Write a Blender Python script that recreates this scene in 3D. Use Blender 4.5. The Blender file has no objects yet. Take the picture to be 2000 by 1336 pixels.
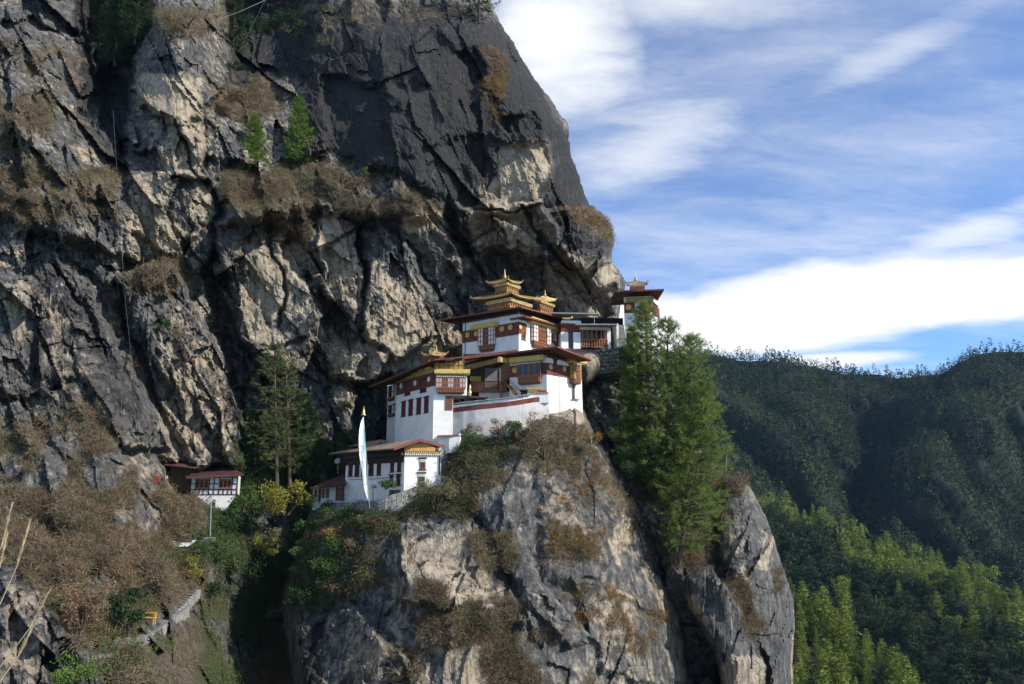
import bpy, math, random
import numpy as np
from mathutils import Vector, Matrix

scene = bpy.context.scene
COL = scene.collection
rad = math.radians

# ------------------------------------------------------------------ camera
FPX = 1500.0                       # focal length in photograph pixels (photograph is 2000 x 1336)
PITCH = rad(11.7)
cam_data = bpy.data.cameras.new('camera')
cam_data.sensor_width = 36.0
cam_data.lens = 36.0 * FPX / 2000.0
cam_data.clip_start = 0.1
cam_data.clip_end = 8000
cam = bpy.data.objects.new('camera', cam_data)
cam.location = (0, 0, 0)
cam.rotation_euler = (rad(90) + PITCH, 0, 0)
COL.objects.link(cam)
scene.camera = cam
CF = Vector((0, math.cos(PITCH), math.sin(PITCH)))
CU = Vector((0, -math.sin(PITCH), math.cos(PITCH)))


def ray(px, py):
    """direction through a photograph pixel, scaled so that its y component is 1"""
    d = CF + Vector((1, 0, 0)) * ((px - 1000.0) / FPX) + CU * ((668.0 - py) / FPX)
    return d / d.y


def at(px, py, Y):
    return ray(px, py) * Y


def rays_np(px, py):
    x = (px - 1000.0) / FPX
    u = (668.0 - py) / FPX
    dy = math.cos(PITCH) - math.sin(PITCH) * u
    dz = math.sin(PITCH) + math.cos(PITCH) * u
    return np.stack([x / dy, np.ones_like(x), dz / dy], -1)


def proj(p):
    zc = p[1] * CF.y + p[2] * CF.z
    return (1000 + FPX * p[0] / zc, 668 - FPX * (p[1] * CU.y + p[2] * CU.z) / zc)


# ------------------------------------------------------------------ light, sky, exposure
SUN_AZ = math.atan2(0.90, -0.435)    # measured from +Y towards +X
SUN_EL = rad(33)
S = Vector((math.sin(SUN_AZ) * math.cos(SUN_EL), math.cos(SUN_AZ) * math.cos(SUN_EL), math.sin(SUN_EL)))
sun_data = bpy.data.lights.new('sun', 'SUN')
sun_data.energy = 5.0
sun_data.angle = rad(0.53)
sun_data.color = (1.0, 0.93, 0.82)
sun = bpy.data.objects.new('sun', sun_data)
sun.rotation_euler = (-S).to_track_quat('-Z', 'Y').to_euler()
sun.location = (60, -60, 80)
COL.objects.link(sun)

scene.render.engine = 'CYCLES'
scene.view_settings.view_transform = 'Standard'
scene.view_settings.look = 'None'
scene.view_settings.exposure = 0.3
scene.view_settings.gamma = 1.0
scene.view_settings.use_curve_mapping = False
scene.cycles.max_bounces = 5
scene.cycles.diffuse_bounces = 3
scene.cycles.transparent_max_bounces = 8
scene.cycles.volume_bounces = 0
scene.cycles.use_denoising = True


class NT:
    """small helper for node trees"""
    def __init__(self, tree):
        self.t = tree
        self.n = tree.nodes
        self.l = tree.links

    def node(self, typ, **kw):
        nd = self.n.new(typ)
        for k, v in kw.items():
            if k == 'inp':
                for kk, vv in v.items():
                    s = nd.inputs[kk]
                    if hasattr(vv, 'is_output') or isinstance(vv, bpy.types.NodeSocket):
                        self.l.new(vv, s)
                    else:
                        s.default_value = vv
            else:
                setattr(nd, k, v)
        return nd

    def math(self, op, a, b=None, c=None, clamp=False):
        nd = self.n.new('ShaderNodeMath')
        nd.operation = op
        nd.use_clamp = clamp
        for i, v in enumerate((a, b, c)):
            if v is None:
                continue
            if isinstance(v, bpy.types.NodeSocket):
                self.l.new(v, nd.inputs[i])
            else:
                nd.inputs[i].default_value = v
        return nd.outputs[0]

    def vmath(self, op, a, b):
        nd = self.n.new('ShaderNodeVectorMath')
        nd.operation = op
        for i, v in enumerate((a, b)):
            if isinstance(v, bpy.types.NodeSocket):
                self.l.new(v, nd.inputs[i])
            else:
                nd.inputs[i].default_value = v
        return nd.outputs['Value'] if op in ('DOT_PRODUCT', 'LENGTH') else nd.outputs[0]

    def mapr(self, v, a, b, c=0.0, d=1.0, smooth=True):
        nd = self.n.new('ShaderNodeMapRange')
        nd.interpolation_type = 'SMOOTHSTEP' if smooth else 'LINEAR'
        nd.clamp = True
        self.l.new(v, nd.inputs[0])
        for i, x in enumerate((a, b, c, d)):
            nd.inputs[i + 1].default_value = x
        return nd.outputs[0]

    def noise(self, vec, scale, detail=4.0, rough=0.55, dist=0.0):
        nd = self.n.new('ShaderNodeTexNoise')
        nd.inputs['Scale'].default_value = scale
        nd.inputs['Detail'].default_value = detail
        nd.inputs['Roughness'].default_value = rough
        nd.inputs['Distortion'].default_value = dist
        if vec is not None:
            self.l.new(vec, nd.inputs['Vector'])
        return nd.outputs['Fac']

    def mixc(self, f, a, b, mode='MIX'):
        nd = self.n.new('ShaderNodeMix')
        nd.data_type = 'RGBA'
        nd.blend_type = mode
        nd.clamp_factor = True
        for s, v in ((nd.inputs[0], f), (nd.inputs[6], a), (nd.inputs[7], b)):
            if isinstance(v, bpy.types.NodeSocket):
                self.l.new(v, s)
            elif isinstance(v, (int, float)):
                s.default_value = v
            else:
                s.default_value = (v[0], v[1], v[2], 1.0)
        return nd.outputs[2]

    def scalev(self, vec, s):
        nd = self.n.new('ShaderNodeMapping')
        nd.vector_type = 'POINT'
        self.l.new(vec, nd.inputs[0])
        nd.inputs['Scale'].default_value = s
        return nd.outputs[0]


world = bpy.data.worlds.new('World')
scene.world = world
world.use_nodes = True
w = NT(world.node_tree)
w.n.clear()
out = w.node('ShaderNodeOutputWorld')
sky = w.node('ShaderNodeTexSky', sky_type='NISHITA', sun_disc=False, sun_elevation=SUN_EL, sun_rotation=SUN_AZ,
             altitude=3000, air_density=1.0, dust_density=0.3, ozone_density=2.5)
skyc = w.mixc(1.0, sky.outputs[0], (0.66, 1.05, 1.38), 'MULTIPLY')
bg_sky = w.node('ShaderNodeBackground', inp={'Color': skyc, 'Strength': 0.14})
tc = w.node('ShaderNodeTexCoord')
D = tc.outputs['Generated']
D = w.vmath('NORMALIZE', D, (0, 0, 0))
sep = w.node('ShaderNodeSeparateXYZ', inp={0: D})
den = w.math('ADD', w.math('MAXIMUM', sep.outputs[2], 0.0), 0.16)
pxc = w.math('DIVIDE', sep.outputs[0], den)
pyc = w.math('DIVIDE', sep.outputs[1], den)
comb = w.node('ShaderNodeCombineXYZ', inp={0: pxc, 1: pyc, 2: 0.0})
# high thin streaks, combed along one direction
mp = w.node('ShaderNodeMapping', inp={0: comb.outputs[0]})
mp.inputs['Rotation'].default_value = (0, 0, rad(-38))
mp.inputs['Scale'].default_value = (0.8, 1.9, 1)
n_str = w.noise(mp.outputs[0], 2.1, 12, 0.6, 0.35)
n_puf = w.noise(comb.outputs[0], 2.1, 10, 0.6, 0.25)
n_big = w.noise(comb.outputs[0], 0.55, 3, 0.5, 0.0)
n_fine = w.noise(mp.outputs[0], 6.0, 9, 0.62, 0.5)
n_str = w.math('ADD', w.math('MULTIPLY', n_str, 0.72), w.math('MULTIPLY', n_fine, 0.28))
n_puf = w.math('ADD', w.math('MULTIPLY', n_puf, 0.8), w.math('MULTIPLY', n_fine, 0.2))


def cloud_bank(px, py, ax, ay, tilt, k, lo, hi, amt, nz):
    """a bank of cloud: centre direction, half angular size in photograph pixels, tilt"""
    d0 = ray(px, py).normalized()
    r0 = Vector((d0.y, -d0.x, 0)).normalized()
    u0 = r0.cross(d0).normalized()
    c, s_ = math.cos(rad(tilt)), math.sin(rad(tilt))
    rr = r0 * c + u0 * s_
    uu = u0 * c - r0 * s_
    a = w.math('MULTIPLY', w.vmath('DOT_PRODUCT', D, tuple(rr)), FPX / ax)
    b = w.math('MULTIPLY', w.vmath('DOT_PRODUCT', D, tuple(uu)), FPX / ay)
    r2 = w.math('ADD', w.math('MULTIPLY', a, a), w.math('MULTIPLY', b, b))
    front = w.math('GREATER_THAN', w.vmath('DOT_PRODUCT', D, tuple(d0)), 0.0)
    m = w.math('SUBTRACT', 1.0, w.math('SQRT', r2))
    m = w.math('ADD', m, w.math('MULTIPLY', w.math('SUBTRACT', nz, 0.5), k))
    m = w.mapr(m, lo, hi, 0.0, amt)
    return w.math('MULTIPLY', m, front)


def vmax(a, b):
    return w.math('MAXIMUM', a, b)


cl = w.mapr(w.math('ADD', n_str, w.math('MULTIPLY', w.math('SUBTRACT', n_big, 0.5), 0.5)), 0.34, 0.80, 0.10, 0.56)
banks = [
    cloud_bank(1085, 45, 230, 230, -20, 2.4, -0.1, 0.9, 1.0, n_puf),
    cloud_bank(1330, -10, 360, 120, -8, 2.4, -0.1, 1.1, 0.75, n_puf),
    cloud_bank(1560, 605, 560, 105, 6, 0.9, 0.0, 0.5, 1.0, n_puf),
    cloud_bank(1960, 560, 420, 70, 3, 0.9, 0.0, 0.5, 1.0, n_puf),
    cloud_bank(1300, 640, 240, 90, 0, 0.8, 0.0, 0.5, 1.0, n_puf),
    cloud_bank(1600, 705, 260, 22, 0, 1.2, 0.0, 0.7, 0.9, n_puf),
    cloud_bank(1260, 300, 330, 120, 16, 2.4, -0.05, 1.1, 0.72, n_str),
    cloud_bank(1900, 450, 330, 60, 12, 2.4, 0.0, 1.0, 0.75, n_str),
    cloud_bank(1750, 100, 330, 70, 14, 2.6, 0.05, 1.1, 0.55, n_str),
]
for b_ in banks:
    cl = vmax(cl, b_)
cl = w.math('MINIMUM', cl, 1.0)
bg_cl = w.node('ShaderNodeBackground', inp={'Color': (0.97, 0.985, 1.0, 1), 'Strength': 0.90})
mixs = w.node('ShaderNodeMixShader', inp={0: cl, 1: bg_sky.outputs[0], 2: bg_cl.outputs[0]})
w.l.new(mixs.outputs[0], out.inputs[0])
world.cycles.sampling_method = 'AUTOMATIC'

# ------------------------------------------------------------------ materials
M = {}


def newmat(name):
    m = bpy.data.materials.new(name)
    m.use_nodes = True
    t = NT(m.node_tree)
    b = t.n.get('Principled BSDF')
    M[name] = m
    return m, t, b


def simple(name, c0, c1=None, scale=1.5, rough=0.8, metal=0.0, bump=0.0, bscale=8.0, spec=0.3, stretch=(1, 1, 1), lo=0.35, hi=0.65):
    m, t, b = newmat(name)
    g = t.node('ShaderNodeNewGeometry')
    v = t.scalev(g.outputs['Position'], stretch)
    if c1 is None:
        c1 = tuple(x * 0.7 for x in c0)
    f = t.mapr(t.noise(v, scale, 6, 0.6), lo, hi)
    t.l.new(t.mixc(f, c0, c1), b.inputs['Base Color'])
    b.inputs['Roughness'].default_value = rough
    b.inputs['Metallic'].default_value = metal
    b.inputs['Specular IOR Level'].default_value = spec
    if bump:
        bp = t.node('ShaderNodeBump', inp={'Strength': bump, 'Distance': 0.08, 'Height': t.noise(v, bscale, 5, 0.6)})
        t.l.new(bp.outputs[0], b.inputs['Normal'])
    return m


def leafmat(name, c0, c1, c2=None, scale=0.5, trans=0.3, fine=4.0):
    m, t, b = newmat(name)
    g = t.node('ShaderNodeNewGeometry')
    f = t.mapr(t.noise(g.outputs['Position'], scale, 4, 0.6), 0.36, 0.64)
    c = t.mixc(f, c0, c1)
    f2 = t.mapr(t.noise(g.outputs['Position'], fine, 2, 0.6), 0.4, 0.68)
    c = t.mixc(f2, c, c2 if c2 else tuple(x * 0.6 for x in c1))
    t.l.new(c, b.inputs['Base Color'])
    b.inputs['Roughness'].default_value = 0.75
    b.inputs['Specular IOR Level'].default_value = 0.15
    tr = t.node('ShaderNodeBsdfTranslucent', inp={'Color': c})
    mx = t.node('ShaderNodeMixShader', inp={0: trans, 1: b.outputs[0], 2: tr.outputs[0]})
    o = t.n.get('Material Output')
    t.l.new(mx.outputs[0], o.inputs['Surface'])
    return m


def rockmat(name):
    m, t, b = newmat(name)
    g = t.node('ShaderNodeNewGeometry')
    P = g.outputs['Position']
    za = t.node('ShaderNodeAttribute', attribute_name='zone')
    zs = t.node('ShaderNodeSeparateColor', inp={0: za.outputs['Color']})
    xa = t.node('ShaderNodeAttribute', attribute_name='aux')
    xs = t.node('ShaderNodeSeparateColor', inp={0: xa.outputs['Color']})
    n1 = t.noise(P, 0.13, 6, 0.6, 0.4)
    n2 = t.noise(P, 0.8, 8, 0.66, 0.3)
    n3 = t.noise(P, 4.0, 6, 0.65)
    n4 = t.noise(P, 16.0, 3, 0.6)
    sv = t.scalev(P, (1.5, 1.5, 0.07))
    ns = t.noise(sv, 1.0, 6, 0.62, 0.25)
    sv2 = t.scalev(P, (0.45, 0.45, 0.035))
    nb = t.noise(sv2, 1.0, 4, 0.6, 0.6)
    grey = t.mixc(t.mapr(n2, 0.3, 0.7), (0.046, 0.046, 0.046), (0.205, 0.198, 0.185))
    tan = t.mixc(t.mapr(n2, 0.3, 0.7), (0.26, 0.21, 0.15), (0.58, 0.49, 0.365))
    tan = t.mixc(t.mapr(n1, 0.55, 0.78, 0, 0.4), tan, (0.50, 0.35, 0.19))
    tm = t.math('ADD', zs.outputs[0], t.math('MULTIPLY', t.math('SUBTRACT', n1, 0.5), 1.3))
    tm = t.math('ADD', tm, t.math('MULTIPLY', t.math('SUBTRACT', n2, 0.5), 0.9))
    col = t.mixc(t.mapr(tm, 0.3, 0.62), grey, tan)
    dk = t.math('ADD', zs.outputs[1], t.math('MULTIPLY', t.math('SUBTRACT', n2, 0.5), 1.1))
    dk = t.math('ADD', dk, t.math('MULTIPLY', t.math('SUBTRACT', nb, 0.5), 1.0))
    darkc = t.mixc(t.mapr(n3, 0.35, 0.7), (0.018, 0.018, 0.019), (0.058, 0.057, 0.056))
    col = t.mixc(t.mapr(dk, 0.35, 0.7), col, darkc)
    # water streaks down the faces: black and pale
    st = xs.outputs[0]
    bs = t.math('MULTIPLY', t.mapr(ns, 0.52, 0.62), st)
    col = t.mixc(bs, col, (0.045, 0.045, 0.05))
    ws = t.math('MULTIPLY', t.mapr(ns, 0.42, 0.34), st)
    col = t.mixc(t.math('MULTIPLY', ws, 0.75), col, (0.58, 0.56, 0.53))
    # joints
    col = t.mixc(t.math('MULTIPLY', xs.outputs[1], 0.65), col, (0.04, 0.038, 0.036))
    # speckle of lichen
    col = t.mixc(t.mapr(n4, 0.6, 0.75, 0, 0.28), col, (0.26, 0.25, 0.22))
    col = t.mixc(t.mapr(n4, 0.4, 0.28, 0, 0.5), col, (0.045, 0.043, 0.04))
    # soil and dry grass on ledges
    vm = t.math('ADD', zs.outputs[2], t.math('MULTIPLY', t.math('SUBTRACT', n3, 0.5), 0.9))
    vm = t.math('ADD', vm, t.math('MULTIPLY', t.math('SUBTRACT', t.noise(P, 0.33, 5, 0.62, 0.3), 0.52), 2.2))
    soil = t.mixc(t.mapr(n2, 0.35, 0.65), (0.085, 0.07, 0.048), (0.19, 0.155, 0.105))
    soil = t.mixc(xs.outputs[2], soil, (0.07, 0.085, 0.03))
    col = t.mixc(t.mapr(vm, 0.45, 0.75), col, soil)
    t.l.new(col, b.inputs['Base Color'])
    b.inputs['Roughness'].default_value = 0.88
    b.inputs['Specular IOR Level'].default_value = 0.25
    h = t.math('ADD', t.math('MULTIPLY', n3, 0.6), t.math('MULTIPLY', n4, 0.25))
    h = t.math('ADD', h, t.math('MULTIPLY', n2, 0.8))
    bp = t.node('ShaderNodeBump', inp={'Strength': 1.0, 'Distance': 0.45, 'Height': h})
    t.l.new(bp.outputs[0], b.inputs['Normal'])
    return m


rockmat('rock')


def plaster(name, c0, c1, stain=0.5):
    m, t, b = newmat(name)
    g = t.node('ShaderNodeNewGeometry')
    P = g.outputs['Position']
    f = t.mapr(t.noise(P, 0.7, 6, 0.65), 0.42, 0.7, 0, 0.7)
    c = t.mixc(f, c0, c1)
    sv = t.scalev(P, (1.6, 1.6, 0.12))
    s = t.mapr(t.noise(sv, 1.2, 8, 0.68), 0.54, 0.76, 0, stain)
    c = t.mixc(s, c, (0.36, 0.33, 0.30))
    s2 = t.mapr(t.noise(P, 3.5, 5, 0.7), 0.66, 0.74, 0, stain)
    c = t.mixc(s2, c, (0.40, 0.33, 0.26))
    t.l.new(c, b.inputs['Base Color'])
    b.inputs['Roughness'].default_value = 0.9
    b.inputs['Specular IOR Level'].default_value = 0.2
    bp = t.node('ShaderNodeBump', inp={'Strength': 0.35, 'Distance': 0.06, 'Height': t.noise(P, 2.5, 6, 0.6)})
    t.l.new(bp.outputs[0], b.inputs['Normal'])
    return m


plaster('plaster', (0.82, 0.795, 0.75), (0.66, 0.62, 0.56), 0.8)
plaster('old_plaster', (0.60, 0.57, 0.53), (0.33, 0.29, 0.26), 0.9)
simple('red_frieze', (0.19, 0.055, 0.038), (0.12, 0.034, 0.026), 2.0, 0.8, bump=0.2)
simple('gold_paint', (0.62, 0.46, 0.15), (0.48, 0.33, 0.09), 3.0, 0.55)
simple('ochre', (0.44, 0.30, 0.09), (0.30, 0.20, 0.06), 2.0, 0.7, bump=0.15)
simple('gilt', (0.64, 0.47, 0.19), (0.40, 0.27, 0.10), 2.0, 0.42, metal=0.65, spec=0.5)
simple('carved_wood', (0.23, 0.10, 0.05), (0.12, 0.05, 0.03), 5.0, 0.7, bump=0.4, bscale=14)
simple('painted_wood', (0.36, 0.16, 0.08), (0.22, 0.08, 0.045), 6.0, 0.7, bump=0.3)
simple('maroon_wood', (0.14, 0.035, 0.03), (0.08, 0.02, 0.02), 4.0, 0.7)
simple('dark_wood', (0.06, 0.037, 0.025), (0.03, 0.02, 0.015), 3.0, 0.8, bump=0.2)
simple('white_paint', (0.78, 0.77, 0.74), (0.66, 0.65, 0.62), 3.0, 0.7)
simple('roof_red', (0.15, 0.058, 0.048), (0.095, 0.04, 0.035), 1.2, 0.6, spec=0.4, bump=0.1)
simple('roof_maroon', (0.13, 0.055, 0.052), (0.08, 0.036, 0.035), 0.9, 0.6, spec=0.4)
simple('roof_tan', (0.27, 0.20, 0.14), (0.20, 0.145, 0.10), 0.9, 0.65, spec=0.3)
simple('fascia_red', (0.21, 0.06, 0.045), (0.13, 0.04, 0.032), 3.0, 0.6)
simple('roof_grey', (0.30, 0.29, 0.28), (0.2, 0.19, 0.18), 1.0, 0.6)
simple('slate', (0.24, 0.235, 0.22), (0.12, 0.115, 0.11), 2.5, 0.8, bump=0.3)
simple('terracotta', (0.48, 0.24, 0.15), (0.34, 0.17, 0.11), 4.0, 0.8)
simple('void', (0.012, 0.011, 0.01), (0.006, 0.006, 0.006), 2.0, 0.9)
simple('glass_dark', (0.02, 0.022, 0.025), (0.03, 0.03, 0.035), 1.0, 0.15, spec=0.5)
simple('stone', (0.34, 0.32, 0.29), (0.17, 0.16, 0.145), 2.2, 0.9, bump=0.5, bscale=5)
simple('mossy_stone', (0.15, 0.145, 0.115), (0.06, 0.062, 0.045), 2.2, 0.95, bump=0.6, bscale=4)
simple('pine_beam', (0.24, 0.15, 0.06), (0.14, 0.085, 0.035), 3.0, 0.75)
simple('pine_board', (0.62, 0.36, 0.12), (0.46, 0.25, 0.08), 1.5, 0.65, stretch=(4, 4, 0.6), bump=0.1)
simple('curtain', (0.22, 0.22, 0.23), (0.15, 0.15, 0.16), 1.0, 0.9)
simple('bark', (0.10, 0.075, 0.055), (0.05, 0.038, 0.03), 3.0, 0.9, stretch=(1, 1, 0.3), bump=0.4)
simple('pale_bark', (0.26, 0.23, 0.20), (0.15, 0.13, 0.11), 3.0, 0.9, stretch=(1, 1, 0.3))
simple('metal_pole', (0.38, 0.40, 0.42), (0.28, 0.30, 0.31), 2.0, 0.5, metal=0.4)
simple('sheet_white', (0.80, 0.82, 0.84), (0.68, 0.7, 0.72), 2.0, 0.5)
simple('bench_orange', (0.72, 0.34, 0.06), (0.6, 0.27, 0.05), 3.0, 0.6)
simple('sign_dark', (0.05, 0.06, 0.08), (0.03, 0.04, 0.05), 3.0, 0.6)
simple('sign_red', (0.62, 0.06, 0.05), (0.5, 0.05, 0.04), 3.0, 0.6)
simple('cable_grey', (0.30, 0.31, 0.32), (0.2, 0.2, 0.2), 3.0, 0.6)
simple('straw', (0.55, 0.44, 0.26), (0.40, 0.31, 0.18), 3.0, 0.8)
simple('mint', (0.28, 0.62, 0.56), (0.25, 0.52, 0.5), 3.0, 0.8)
simple('forest_floor', (0.014, 0.02, 0.011), (0.022, 0.026, 0.014), 0.08, 0.95)
simple('valley_floor', (0.04, 0.05, 0.025), (0.055, 0.055, 0.03), 0.02, 0.95)

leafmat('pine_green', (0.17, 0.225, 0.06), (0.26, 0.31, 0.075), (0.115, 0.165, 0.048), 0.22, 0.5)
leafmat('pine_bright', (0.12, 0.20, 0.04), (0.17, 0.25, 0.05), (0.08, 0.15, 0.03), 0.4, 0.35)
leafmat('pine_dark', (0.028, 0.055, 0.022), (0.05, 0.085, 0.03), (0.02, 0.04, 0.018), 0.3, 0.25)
leafmat('pine_sparse', (0.10, 0.125, 0.05), (0.14, 0.165, 0.06), (0.065, 0.085, 0.035), 0.4, 0.3)
leafmat('ridge_sun_green', (0.17, 0.21, 0.045), (0.26, 0.29, 0.055), (0.12, 0.155, 0.04), 0.035, 0.25, 0.5)  # yellow-green foliage, lightened to stand in for sun on crest and knoll
leafmat('ridge_shade_green', (0.036, 0.056, 0.026), (0.056, 0.08, 0.033), (0.026, 0.04, 0.021), 0.03, 0.2, 0.5)  # dark foliage, darkened to stand in for shade on the ridge flank
leafmat('far_green', (0.035, 0.054, 0.028), (0.075, 0.10, 0.042), (0.02, 0.032, 0.02), 0.02, 0.2, 0.14)
leafmat('scrub_brown', (0.28, 0.205, 0.13), (0.15, 0.115, 0.07), (0.12, 0.09, 0.06), 0.3, 0.25)
leafmat('scrub_red', (0.27, 0.165, 0.09), (0.21, 0.14, 0.08), (0.14, 0.095, 0.06), 0.5, 0.25)
leafmat('scrub_olive', (0.17, 0.165, 0.085), (0.20, 0.18, 0.10), (0.10, 0.105, 0.055), 0.4, 0.25)
leafmat('scrub_green', (0.075, 0.115, 0.042), (0.11, 0.145, 0.05), (0.045, 0.075, 0.03), 0.4, 0.3)
leafmat('grass_orange', (0.36, 0.20, 0.07), (0.28, 0.17, 0.07), (0.20, 0.12, 0.05), 0.6, 0.25)
leafmat('leaf_yellow', (0.36, 0.31, 0.055), (0.25, 0.25, 0.05), (0.16, 0.17, 0.04), 0.6, 0.35)
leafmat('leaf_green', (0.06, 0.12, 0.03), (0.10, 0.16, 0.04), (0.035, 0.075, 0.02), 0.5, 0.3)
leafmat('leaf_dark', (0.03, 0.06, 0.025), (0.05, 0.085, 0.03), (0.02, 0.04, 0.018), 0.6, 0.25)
leafmat('fern_green', (0.12, 0.20, 0.045), (0.17, 0.24, 0.06), (0.07, 0.13, 0.03), 0.6, 0.35)


def bannermat():
    m, t, b = newmat('banner')
    g = t.node('ShaderNodeNewGeometry')
    sp = t.node('ShaderNodeSeparateXYZ', inp={0: g.outputs['Position']})
    # rows of block-printed text: small dark marks in lines, between blank bands
    row = t.math('SINE', t.math('MULTIPLY', sp.outputs[2], 24.0))
    blk = t.math('SINE', t.math('MULTIPLY', sp.outputs[2], 3.4))
    nz = t.noise(t.scalev(g.outputs['Position'], (26, 26, 5)), 1.0, 3, 0.6)
    k = t.math('MULTIPLY', t.mapr(row, -0.1, 0.3), t.mapr(nz, 0.44, 0.54))
    k = t.math('MULTIPLY', k, t.mapr(blk, -0.35, 0.1))
    c = t.mixc(t.math('MULTIPLY', k, 0.75), (0.76, 0.80, 0.86), (0.10, 0.12, 0.20))
    t.l.new(c, b.inputs['Base Color'])
    b.inputs['Roughness'].default_value = 0.85


bannermat()

# ------------------------------------------------------------------ scene helpers
def tag(o, label=None, cat=None, group=None, kind=None):
    if label:
        o['label'] = label
    if cat:
        o['category'] = cat
    if group:
        o['group'] = group
    if kind:
        o['kind'] = kind
    return o


def empty(name, loc):
    o = bpy.data.objects.new(name, None)
    o.empty_display_size = 0.3
    o.location = loc
    COL.objects.link(o)
    return o


def link(name, me, mats, parent=None):
    o = bpy.data.objects.new(name, me)
    if isinstance(mats, str):
        mats = [mats]
    if not me.materials:
        for m in mats:
            me.materials.append(M[m])
    COL.objects.link(o)
    if parent is not None:
        o.parent = parent
    return o


def np_mesh(name, V, F, matidx=None, smooth=False):
    """fast mesh from arrays; F is (m,3) or (m,4)"""
    V = np.asarray(V, np.float32)
    F = np.asarray(F, np.int32)
    k = F.shape[1]
    me = bpy.data.meshes.new(name)
    me.vertices.add(len(V))
    me.vertices.foreach_set('co', V.ravel())
    me.loops.add(F.size)
    me.loops.foreach_set('vertex_index', F.ravel())
    me.polygons.add(len(F))
    me.polygons.foreach_set('loop_start', np.arange(0, F.size, k, dtype=np.int32))
    me.polygons.foreach_set('loop_total', np.full(len(F), k, np.int32))
    if matidx is not None:
        me.polygons.foreach_set('material_index', np.asarray(matidx, np.int32))
    me.polygons.foreach_set('use_smooth', np.full(len(F), smooth, bool))
    me.update()
    me.validate()
    return me


class MB:
    """collects boxes, prisms, tubes; builds one mesh in its root's space"""
    def __init__(self):
        self.v = []
        self.f = []

    def add(self, vs, fs):
        o = len(self.v)
        self.v += [Vector(p) for p in vs]
        self.f += [tuple(i + o for i in f) for f in fs]
        return self

    def box(self, o, ax, ay, az, lo, hi):
        P = [o + ax * x + ay * y + az * z for z in (lo[2], hi[2]) for y in (lo[1], hi[1]) for x in (lo[0], hi[0])]
        return self.add(P, [(0, 2, 3, 1), (4, 5, 7, 6), (0, 1, 5, 4), (2, 6, 7, 3), (0, 4, 6, 2), (1, 3, 7, 5)])

    def prism(self, poly, dv):
        n = len(poly)
        P = [Vector(p) for p in poly] + [Vector(p) + dv for p in poly]
        fs = [tuple(range(n)), tuple(range(2 * n - 1, n - 1, -1))]
        fs += [(i, i + n, (i + 1) % n + n, (i + 1) % n) for i in range(n)]
        return self.add(P, fs)

    def bar(self, a, b, wd, ht=None, up=Vector((0, 0, 1))):
        a, b = Vector(a), Vector(b)
        ht = wd if ht is None else ht
        d = (b - a)
        L = d.length
        if L < 1e-6:
            return self
        d.normalize()
        s = d.cross(up)
        if s.length < 1e-3:
            s = d.cross(Vector((1, 0, 0)))
        s.normalize()
        u = s.cross(d).normalized()
        return self.box(a, s, u, d, (-wd / 2, -ht / 2, 0), (wd / 2, ht / 2, L))

    def tube(self, pts, rs, n=6):
        pts = [Vector(p) for p in pts]
        o = len(self.v)
        for i, p in enumerate(pts):
            d = (pts[min(i + 1, len(pts) - 1)] - pts[max(i - 1, 0)]).normalized()
            s = d.cross(Vector((0.13, 0.97, 0.2)))
            if s.length < 1e-3:
                s = d.cross(Vector((1, 0, 0)))
            s.normalize()
            u = d.cross(s)
            for k in range(n):
                a = 2 * math.pi * k / n
                self.v.append(p + (s * math.cos(a) + u * math.sin(a)) * rs[i])
        for i in range(len(pts) - 1):
            for k in range(n):
                a, b = o + i * n + k, o + i * n + (k + 1) % n
                self.f.append((a, b, b + n, a + n))
        self.f.append(tuple(range(o + n - 1, o - 1, -1)))
        e = o + (len(pts) - 1) * n
        self.f.append(tuple(range(e, e + n)))
        return self

    def lathe(self, c, prof, n=12):
        o = len(self.v)
        c = Vector(c)
        for (r, z) in prof:
            for k in range(n):
                a = 2 * math.pi * k / n
                self.v.append(c + Vector((r * math.cos(a), r * math.sin(a), z)))
        for i in range(len(prof) - 1):
            for k in range(n):
                a, b = o + i * n + k, o + i * n + (k + 1) % n
                self.f.append((a, b, b + n, a + n))
        self.f.append(tuple(range(o + n - 1, o - 1, -1)))
        e = o + (len(prof) - 1) * n
        self.f.append(tuple(range(e, e + n)))
        return self

    def build(self, name, mat, parent=None, label=None, kind=None, origin=None, smooth=False):
        root = parent
        while root is not None and root.parent is not None:
            root = root.parent
        org = origin if origin is not None else (root.location if root is not None else Vector((0, 0, 0)))
        me = bpy.data.meshes.new(name)
        me.from_pydata([tuple(p - org) for p in self.v], [], self.f)
        if smooth:
            me.polygons.foreach_set('use_smooth', np.ones(len(me.polygons), bool))
        me.update()
        o = link(name, me, mat, parent)
        if parent is None and origin is not None:
            o.location = origin
        if label:
            o['label'] = label
        if kind:
            o['kind'] = kind
        return o


# ------------------------------------------------------------------ numpy noise
def hsh(i, j, seed):
    h = (i.astype(np.int64) * 374761393 + j.astype(np.int64) * 668265263 + seed * 1442695041) & 0xFFFFFFFF
    h = ((h ^ (h >> 13)) * 1274126177) & 0xFFFFFFFF
    h = ((h ^ (h >> 16)) * 2246822519) & 0xFFFFFFFF
    return ((h ^ (h >> 15)) & 0xFFFFFF) / float(0x1000000)


def vnoise(x, y, seed):
    xi, yi = np.floor(x), np.floor(y)
    fx, fy = x - xi, y - yi
    fx = fx * fx * fx * (fx * (fx * 6 - 15) + 10)
    fy = fy * fy * fy * (fy * (fy * 6 - 15) + 10)
    a, b = hsh(xi, yi, seed), hsh(xi + 1, yi, seed)
    c, d = hsh(xi, yi + 1, seed), hsh(xi + 1, yi + 1, seed)
    return (a + (b - a) * fx) * (1 - fy) + (c + (d - c) * fx) * fy


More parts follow.
